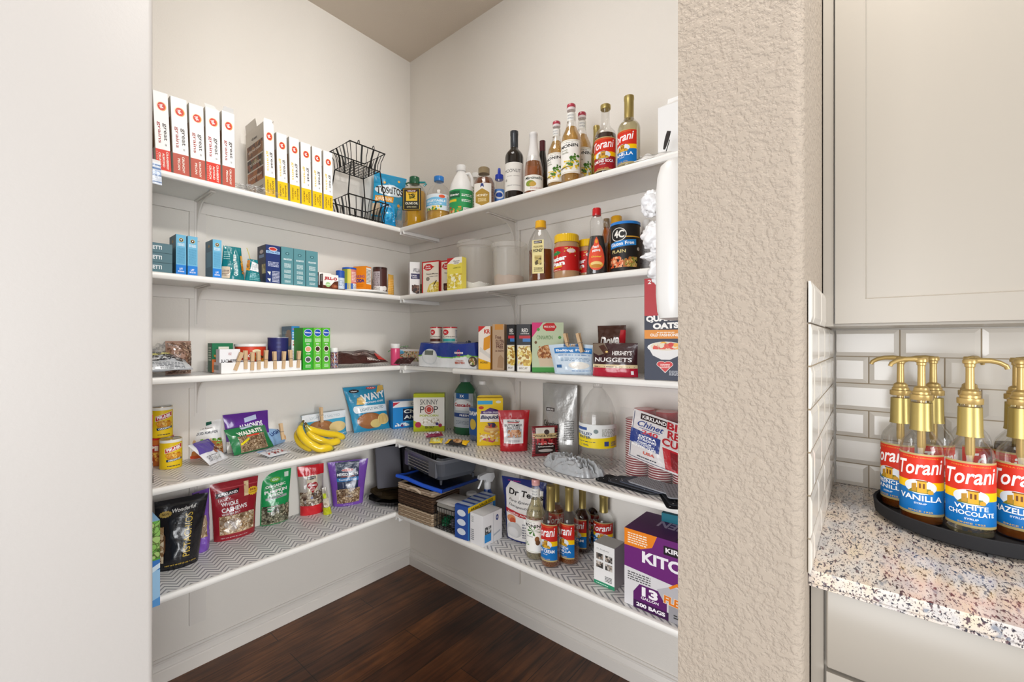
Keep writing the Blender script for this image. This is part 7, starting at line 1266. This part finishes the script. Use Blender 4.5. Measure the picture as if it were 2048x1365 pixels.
t = thing('lotion_bottle', 'clear bottle with white flip cap behind the blue multipack', 'bottle', P, rz); b = MB(); b.mat = 'pet'; b.lathe([(.0005, 0), (R*1.3, 0), (R*1.35, .01), (R*1.35, H*.6), (R*1.0, H*.74)], 28, 'fff'); b.build('body', t)
b = MB(); b.mat = 'gloss'; b.lathe([(R*.98, H*.74), (R, H*.75), (R, H*.95), (R*.85, H)], 28, 'efefef'); b.box(-.008, -R-.0008, H*.78, .008, -R+.001, H*.92, '3f90d0'); b.build('cap', t)
# ---- epsom salt bag
P0, P1 = G5(1004, 1080), G5(1078, 1098)
et = [('P', [(.1, .03), (.1, .82), (.22, .95), (.95, .86), (1, .03)], 'e6e3df'), ('P', [(.12, .045), (.12, .81), (.23, .93), (.94, .845), (.98, .045)], 'efece8'), ('T', "Dr Teal's", .58, .78, .78, .1, '1d1a1c', -4, .03), ('I', 'Pure Epsom Salt', .56, .64, .78, .055, '2a2a34', -4, .01), ('I', 'Therapeutic Soak', .56, .56, .78, .05, '2a2a34', -4, .01), ('P', [(.1, .46), (.1, .52), (.98, .43), (.98, .36)], 'b8262c'), ('T', 'Soothes Aches & Pain', .56, .445, .8, .035, 'f4e8e4', -5, .01), ('E', .26, .37, .12, .06, 'd88a5a'), ('E', .3, .34, .08, .05, 'c0502c'), ('E', .34, .2, .22, .12, 'c8c6c4'), ('E', .3, .16, .16, .08, 'dad8d6'), ('L', .56, .1, .92, .34, 6, '7a7a84'), ('T', 'dr. teals', .3, .955, .3, .02, 'b8348a')]
pouch('epsom_salt_bag', 'large white and dark blue bath salt bag behind the syrups', 'bag', P0, P1, .255, .09, '1e2c72', et, 'stand', seed=8, cr=.006, top=1.24, skew=-.02)
# ---- syrup bottles
GS = 'syrup bottles on the lowest shelf'
def q5(px0, px1, yt, pyb, face=0):
    pc = (px0+px1)/2; P = G5(pc, pyb); return rq(P, px0, px1, yt, z5, face, pc)
coc = [('R', 0, 0, 1, 1, 'f2efe8'), ('R', .04, .03, .96, .97, 'b8c0a0'), ('R', .055, .04, .945, .96, 'f4f2ec'), ('T', 'MONIN', .5, .82, .8, .1, '1d1a18', 0, .03), ('T', 'Le Sirop de', .45, .92, .42, .03, '6b6a60'), ('T', 'Coconut', .4, .5, .34, .05, '8b8a80'), ('E', .75, .42, .1, .09, '8a5a34'), ('E', .78, .32, .1, .08, '6a4426')]+[('P', [(.6, .68), (.6+.3*math.cos(a), .68+.14*math.sin(a)), (.62+.3*math.cos(a+.3), .66+.14*math.sin(a+.3))], '4a7a34') for a in (-.4, .4, 1.2, 2.2, 3.0, 3.8, 4.6)]+[('P', [(.2, .2), (.2+.2*math.cos(a), .2+.12*math.sin(a)), (.22+.2*math.cos(a+.3), .2+.12*math.sin(a+.3))], '5a8a44') for a in (.2, .9, 1.6, 2.4, 3.2)]
monin('pale coconut syrup bottle with palm label in front of the bath salt bag', q5(1052, 1091, 960, 1113, -26), liq=(.225, 'palesyrup'), grp=GS, capc='e8b0ac', ops=coc)
TL = lambda lab, pr, words, liq=(.10, 'paleamber'), red='c8281f': bottle('syrup_bottle', lab, pr, TOR, 'glass', liq, (.025, .165, 2.6, torani_art(words, red)), ('gold', 'fff', SLEEVE), GS)
TL('gold capped syrup bottle standing nearest the shelf edge', q5(1082, 1121, 973, 1128, -34), ['IRISH CREAM'], (.04, 'amber'))
TL('gold capped syrup bottle second from the shelf edge, right of the nearest', q5(1119, 1158, 976, 1122, -44), ['FRENCH', 'VANILLA'], (.05, 'amber'))
TL('dark syrup bottle behind the two front ones', q5(1148, 1182, 979, 1101, -48), ['CREAM'], (.2, 'darkamber'), 'b8241f')
TL('dark syrup bottle at the back between the gold necks', q5(1175, 1206, 981, 1078, -10), ['CARAMEL'], (.26, 'darkamber'), 'a8201c')
TL('syrup bottle with red label right behind the white surveillance box', q5(1187, 1228, 992, 1097, -14), ['CARAMEL'], (.12, 'darkamber'), 'b8241f')
TL('syrup bottle partly hidden at the back beside the trash bag box', q5(1216, 1252, 990, 1084, -40), ['VANILLA'], (.2, 'palesyrup'), 'b8241f')
TL('syrup bottle with only its gold neck showing behind the front pair', q5(1097, 1128, 964, 1092, 0), ['HAZELNUT'], (.18, 'amber'))
# ---- small camera box
A = G5(1188, 1165); B_ = G5(1229, 1183); hc = zat(1229, 1099, B_)-z5
carton('camera_box', 'small white box printed with four photos and a green foot strip', 'box', A, B_, 0, .07, 'dedddd', [('R', 0, 0, 1, 1, 'e6e5e3'), ('R', 0, 0, 1, .09, '2a8a64'), ('L', .12, .03, .7, .06, 1, 'dff0e8'), ('T', 'AI Analysis', .42, .87, .6, .045, '5a5a5a', 0, 0), ('R', .1, .83, .9, .834, 'c8c8c8')]+[k for x, y in ((.12, .62), (.56, .62), (.12, .42), (.56, .42)) for k in (('R', x, y, x+.34, y+.15, '8a8580'), ('B', x, y, x+.34, y+.15, 16, .05, ['3a3836', 'c8c0b8', '6a6058', 'a89888'], int(x*10+y*10)))]+[('L', .55, .14, .88, .28, 4, '4a4a4a')], (), [('R', 0, 0, 1, 1, 'b9b7b5')], [('R', 0, 0, 1, 1, 'c0bfbc')], h=hc)
# ---- big purple trash bag box
A = G5(1249, 1205); Bv = G5(1345, 1246); d_ = (Bv-A); d_.z = 0; d_.normalize(); Bp = A+d_*.29; hk = zat(1249, 1055, A)-z5
if Bp.x > XR-.004: Bp = A+d_*((XR-.004-A.x)/d_.x)
wk = (Bp-A).length; u = lambda v: v*.88*.29/wk
KB = [('R', 0, 0, 1, 1, '6b2372'), ('P', [(0, 0), (1, 0), (1, .42), (0, .50)], 'd8d6d8'), ('P', [(0, 1), (u(.42), 1), (u(.36), .84), (u(.22), .78), (0, .78)], 'e8841c'), ('L', .04, .82, u(.3), .97, 5, 'f8e8d0'), ('R', .44, .81, 1, .92, '1d1218'), ('T', 'KIRKLAND', .68, .87, .44, .06, 'f4f0f2', 0, .03), ('T', 'KITCHEN', .6, .69, .79, .15, 'f0ecf2', 0, .04), ('L', .04, .34, u(.34), .46, 4, '5a5a5a'), ('P', [(u(.12), .0), (u(.12), .2), (u(.2), .32), (u(.44), .32), (u(.54), .2), (u(.54), .0)], '5c1c64'), ('T', '13', u(.33), .24, u(.2), .12, 'f4f0f4', 0, .05), ('T', 'GALLON', u(.33), .155, u(.22), .035, 'f4f0f4'), ('R', u(.12), 0, u(.56), .1, '3a1244'), ('T', '200 BAGS', u(.34), .055, u(.36), .05, 'f4f0f4', 0, .04), ('R', u(.56), 0, 1, .22, '9a989c'), ('P', [(u(.42), .34), (u(.6), .44), (1, .42), (1, .2), (u(.5), .22)], 'b8b6ba'), ('P', [(u(.8), .44), (1, .46), (1, .14), (u(.86), .18), (u(.78), .32)], '242226'), ('P', [(u(.56), .42), (u(.66), .5), (u(.78), .46), (u(.76), .43), (u(.66), .46), (u(.58), .4)], 'e8841c'), ('T', 'FLEX-TECH', .72, .24, .56, .11, 'f4e0c8', -3, .09), ('T', 'FLEX-TECH', .72, .24, .55, .1, 'e07a1c', -3, .04), ('L', u(.62), .06, u(.98), .12, 2, '3a3a3a')]
KB = [o for o in KB if not (o[0] == 'T' and o[2]+o[4]/2 > 1.0)]+[(o[0], {'KIRKLAND': 'KIRKLAND', 'KITCHEN': 'KITCH', 'FLEX-TECH': 'FLEX'}.get(o[1], o[1]), (o[2]-o[4]/2+1)/2, o[3], (1-(o[2]-o[4]/2))*.98, *o[5:]) for o in KB if o[0] == 'T' and o[2]+o[4]/2 > 1.0]
carton('trash_bag_box', 'large purple box of kitchen bags at the right end of the lowest shelf', 'box', A, Bp, 0, .17, '6b2372', KB, (), (), [('R', 0, 0, 1, 1, '5c1f64'), ('T', 'KITCHEN', .6, .6, .7, .3, 'c8b0cc', 180, .03), ('R', .55, .08, .98, .3, '1d1218'), ('T', 'KIRKLAND', .76, .19, .36, .14, 'd8d0d8', 180, .02)], h=hk)
q = Vector((A.x+.075, -.20, z5+hk+.001)); 
carton('teal_box', 'flat teal and navy box lying on the purple trash bag box', 'box', q, Vector((XR-.006, -.185, q.z)), 0, .12, '1c6f80', [('R', .5, 0, 1, 1, '1d3c6c')], h=.028)

# ================================================================ kitchen counter: turntable with pump bottles
TC = Vector((2.325, -.205, .9156)); RT = .172
t = thing('lazy_susan', 'black round turntable holding pump bottles on the granite', 'turntable', TC)
b = MB(); b.mat = 'matte'; b.lathe([(.13, 0), (.13, .004)], 40, '1a1a1b'); b.build('foot', t)
b = MB(); b.mat = 'matte'; b.lathe([(.10, .0045), (RT*.965, .0045), (RT, .008), (RT+.003, .034), (RT+.001, .036), (RT-.003, .034), (RT-.005, .010), (.05, .0085)], 72, '2a2a2c'); b.build('plate', t)
zt = TC.z+.0112; GK = 'pump syrup bottles on the counter turntable'
def pump_bottle(lab, x, y, words, level, liq, face, parm, red='d2311d', Hh=.298):
    P = Vector((x, y, zt)); rz = math.atan2(CV.x-P.x, -(CV.y-P.y))+math.radians(face)
    t = bottle('pump_syrup_bottle', lab, (P, .0375, Hh*.735, rz), [(r, z) for r, z in TOR if z < .222]+[(.0148, .222)], 'glass', (level, liq), (.022, .160, 2.75, torani_art(words, red)), None, GK, H=.2205)
    b = MB(); b.mat = 'glass'; b.lathe([(.0148, .2205), (.0148, .284)], 24, 'fff', capt=False, capb=False); b.build('neck', t)
    b = MB(); b.mat = 'gold'; b.lathe([(.0212, .208), (.0200, .216), (.0190, .268), (.0190, .2705), (.0178, .271)], 32, 'fff', capb=False); b.build('neck_sleeve', t)
    b = MB(); b.mat = 'goldplastic'; n = 48; i = len(b.v); prof = [(.0195, .277), (.0202, .278), (.0202, .2885), (.0190, .290)]
    for r, z in prof:
        for k in range(n): rr = r*(1+(.018 if k % 2 else 0)); b.v.append(Vector((rr*cos(2*PI*k/n), rr*sin(2*PI*k/n), z)))
    for j in range(3):
        for k in range(n): b.face([i+j*n+k, i+j*n+(k+1) % n, i+(j+1)*n+(k+1) % n, i+(j+1)*n+k], 'fff')
    b.face([i+3*n+k for k in range(n)], 'fff'); b.face([i+k for k in range(n)][::-1], 'fff'); b.build('pump_collar', t)
    b = MB(); b.mat = 'goldplastic'; b.lathe([(.0165, .2902), (.0165, .295), (.014, .298), (.0135, .304), (.0105, .307), (.0072, .309), (.0068, .355), (.0085, .357), (.0085, .362), (.0115, .364), (.0118, .370), (.010, .3735)], 28, 'fff'); b.build('pump_head', t)
    b = MB(); b.mat = 'goldplastic'; a_ = parm-rz; dx, dy = cos(a_), sin(a_)
    b.tube([(dx*s_, dy*s_, z) for s_, z in ((.0, .3685), (.015, .3705), (.032, .370), (.046, .366), (.056, .3595), (.0585, .353))], .005, 10, 'fff', rad=[.0062, .006, .0055, .005, .0045, .0042]); b.build('spout', t)
    b = MB(); b.mat = 'goldplastic'; b.lathe([(.0035, .02), (.0035, .15), (.0078, .172), (.0078, .277)], 14, 'fff'); b.build('pump_tube', t); return t
def qk(px, py): return onZ(px, py, zt)
wsp = lambda px: 0
p = qk(1843, 1041); pump_bottle('pump bottle with vanilla label, front left on the turntable', p.x, p.y, ['VANILLA'], .03, 'amber', -3, math.radians(200))
p = qk(1940, 1066); pump_bottle('pump bottle with white chocolate label, nearest on the turntable', p.x, p.y, ['WHITE', 'CHOCOLATE'], .012, 'palesyrup', 3, math.radians(15))
p = qk(1801, 1012); pump_bottle('pump bottle half hidden at the left rim of the turntable', p.x, p.y, ['FRENCH', 'VANILLA'], .03, 'amber', -38, math.radians(195))
p = qk(2043, 1074); pump_bottle('pump bottle cut off by the right frame edge', p.x, p.y, ['HAZELNUT'], .02, 'amber', -8, math.radians(20))
pump_bottle('pump bottle standing behind the vanilla one', 2.266, -.118, ['ALMOND'], .02, 'amber', 40, math.radians(190))
pump_bottle('pump bottle at the back between vanilla and white chocolate', 2.334, -.076, ['CARAMEL'], .03, 'amber', 60, math.radians(60))
pump_bottle('pump bottle with dark syrup at the back right of the turntable', 2.405, -.111, ['MOCHA'], .175, 'darkamber', -60, math.radians(15))
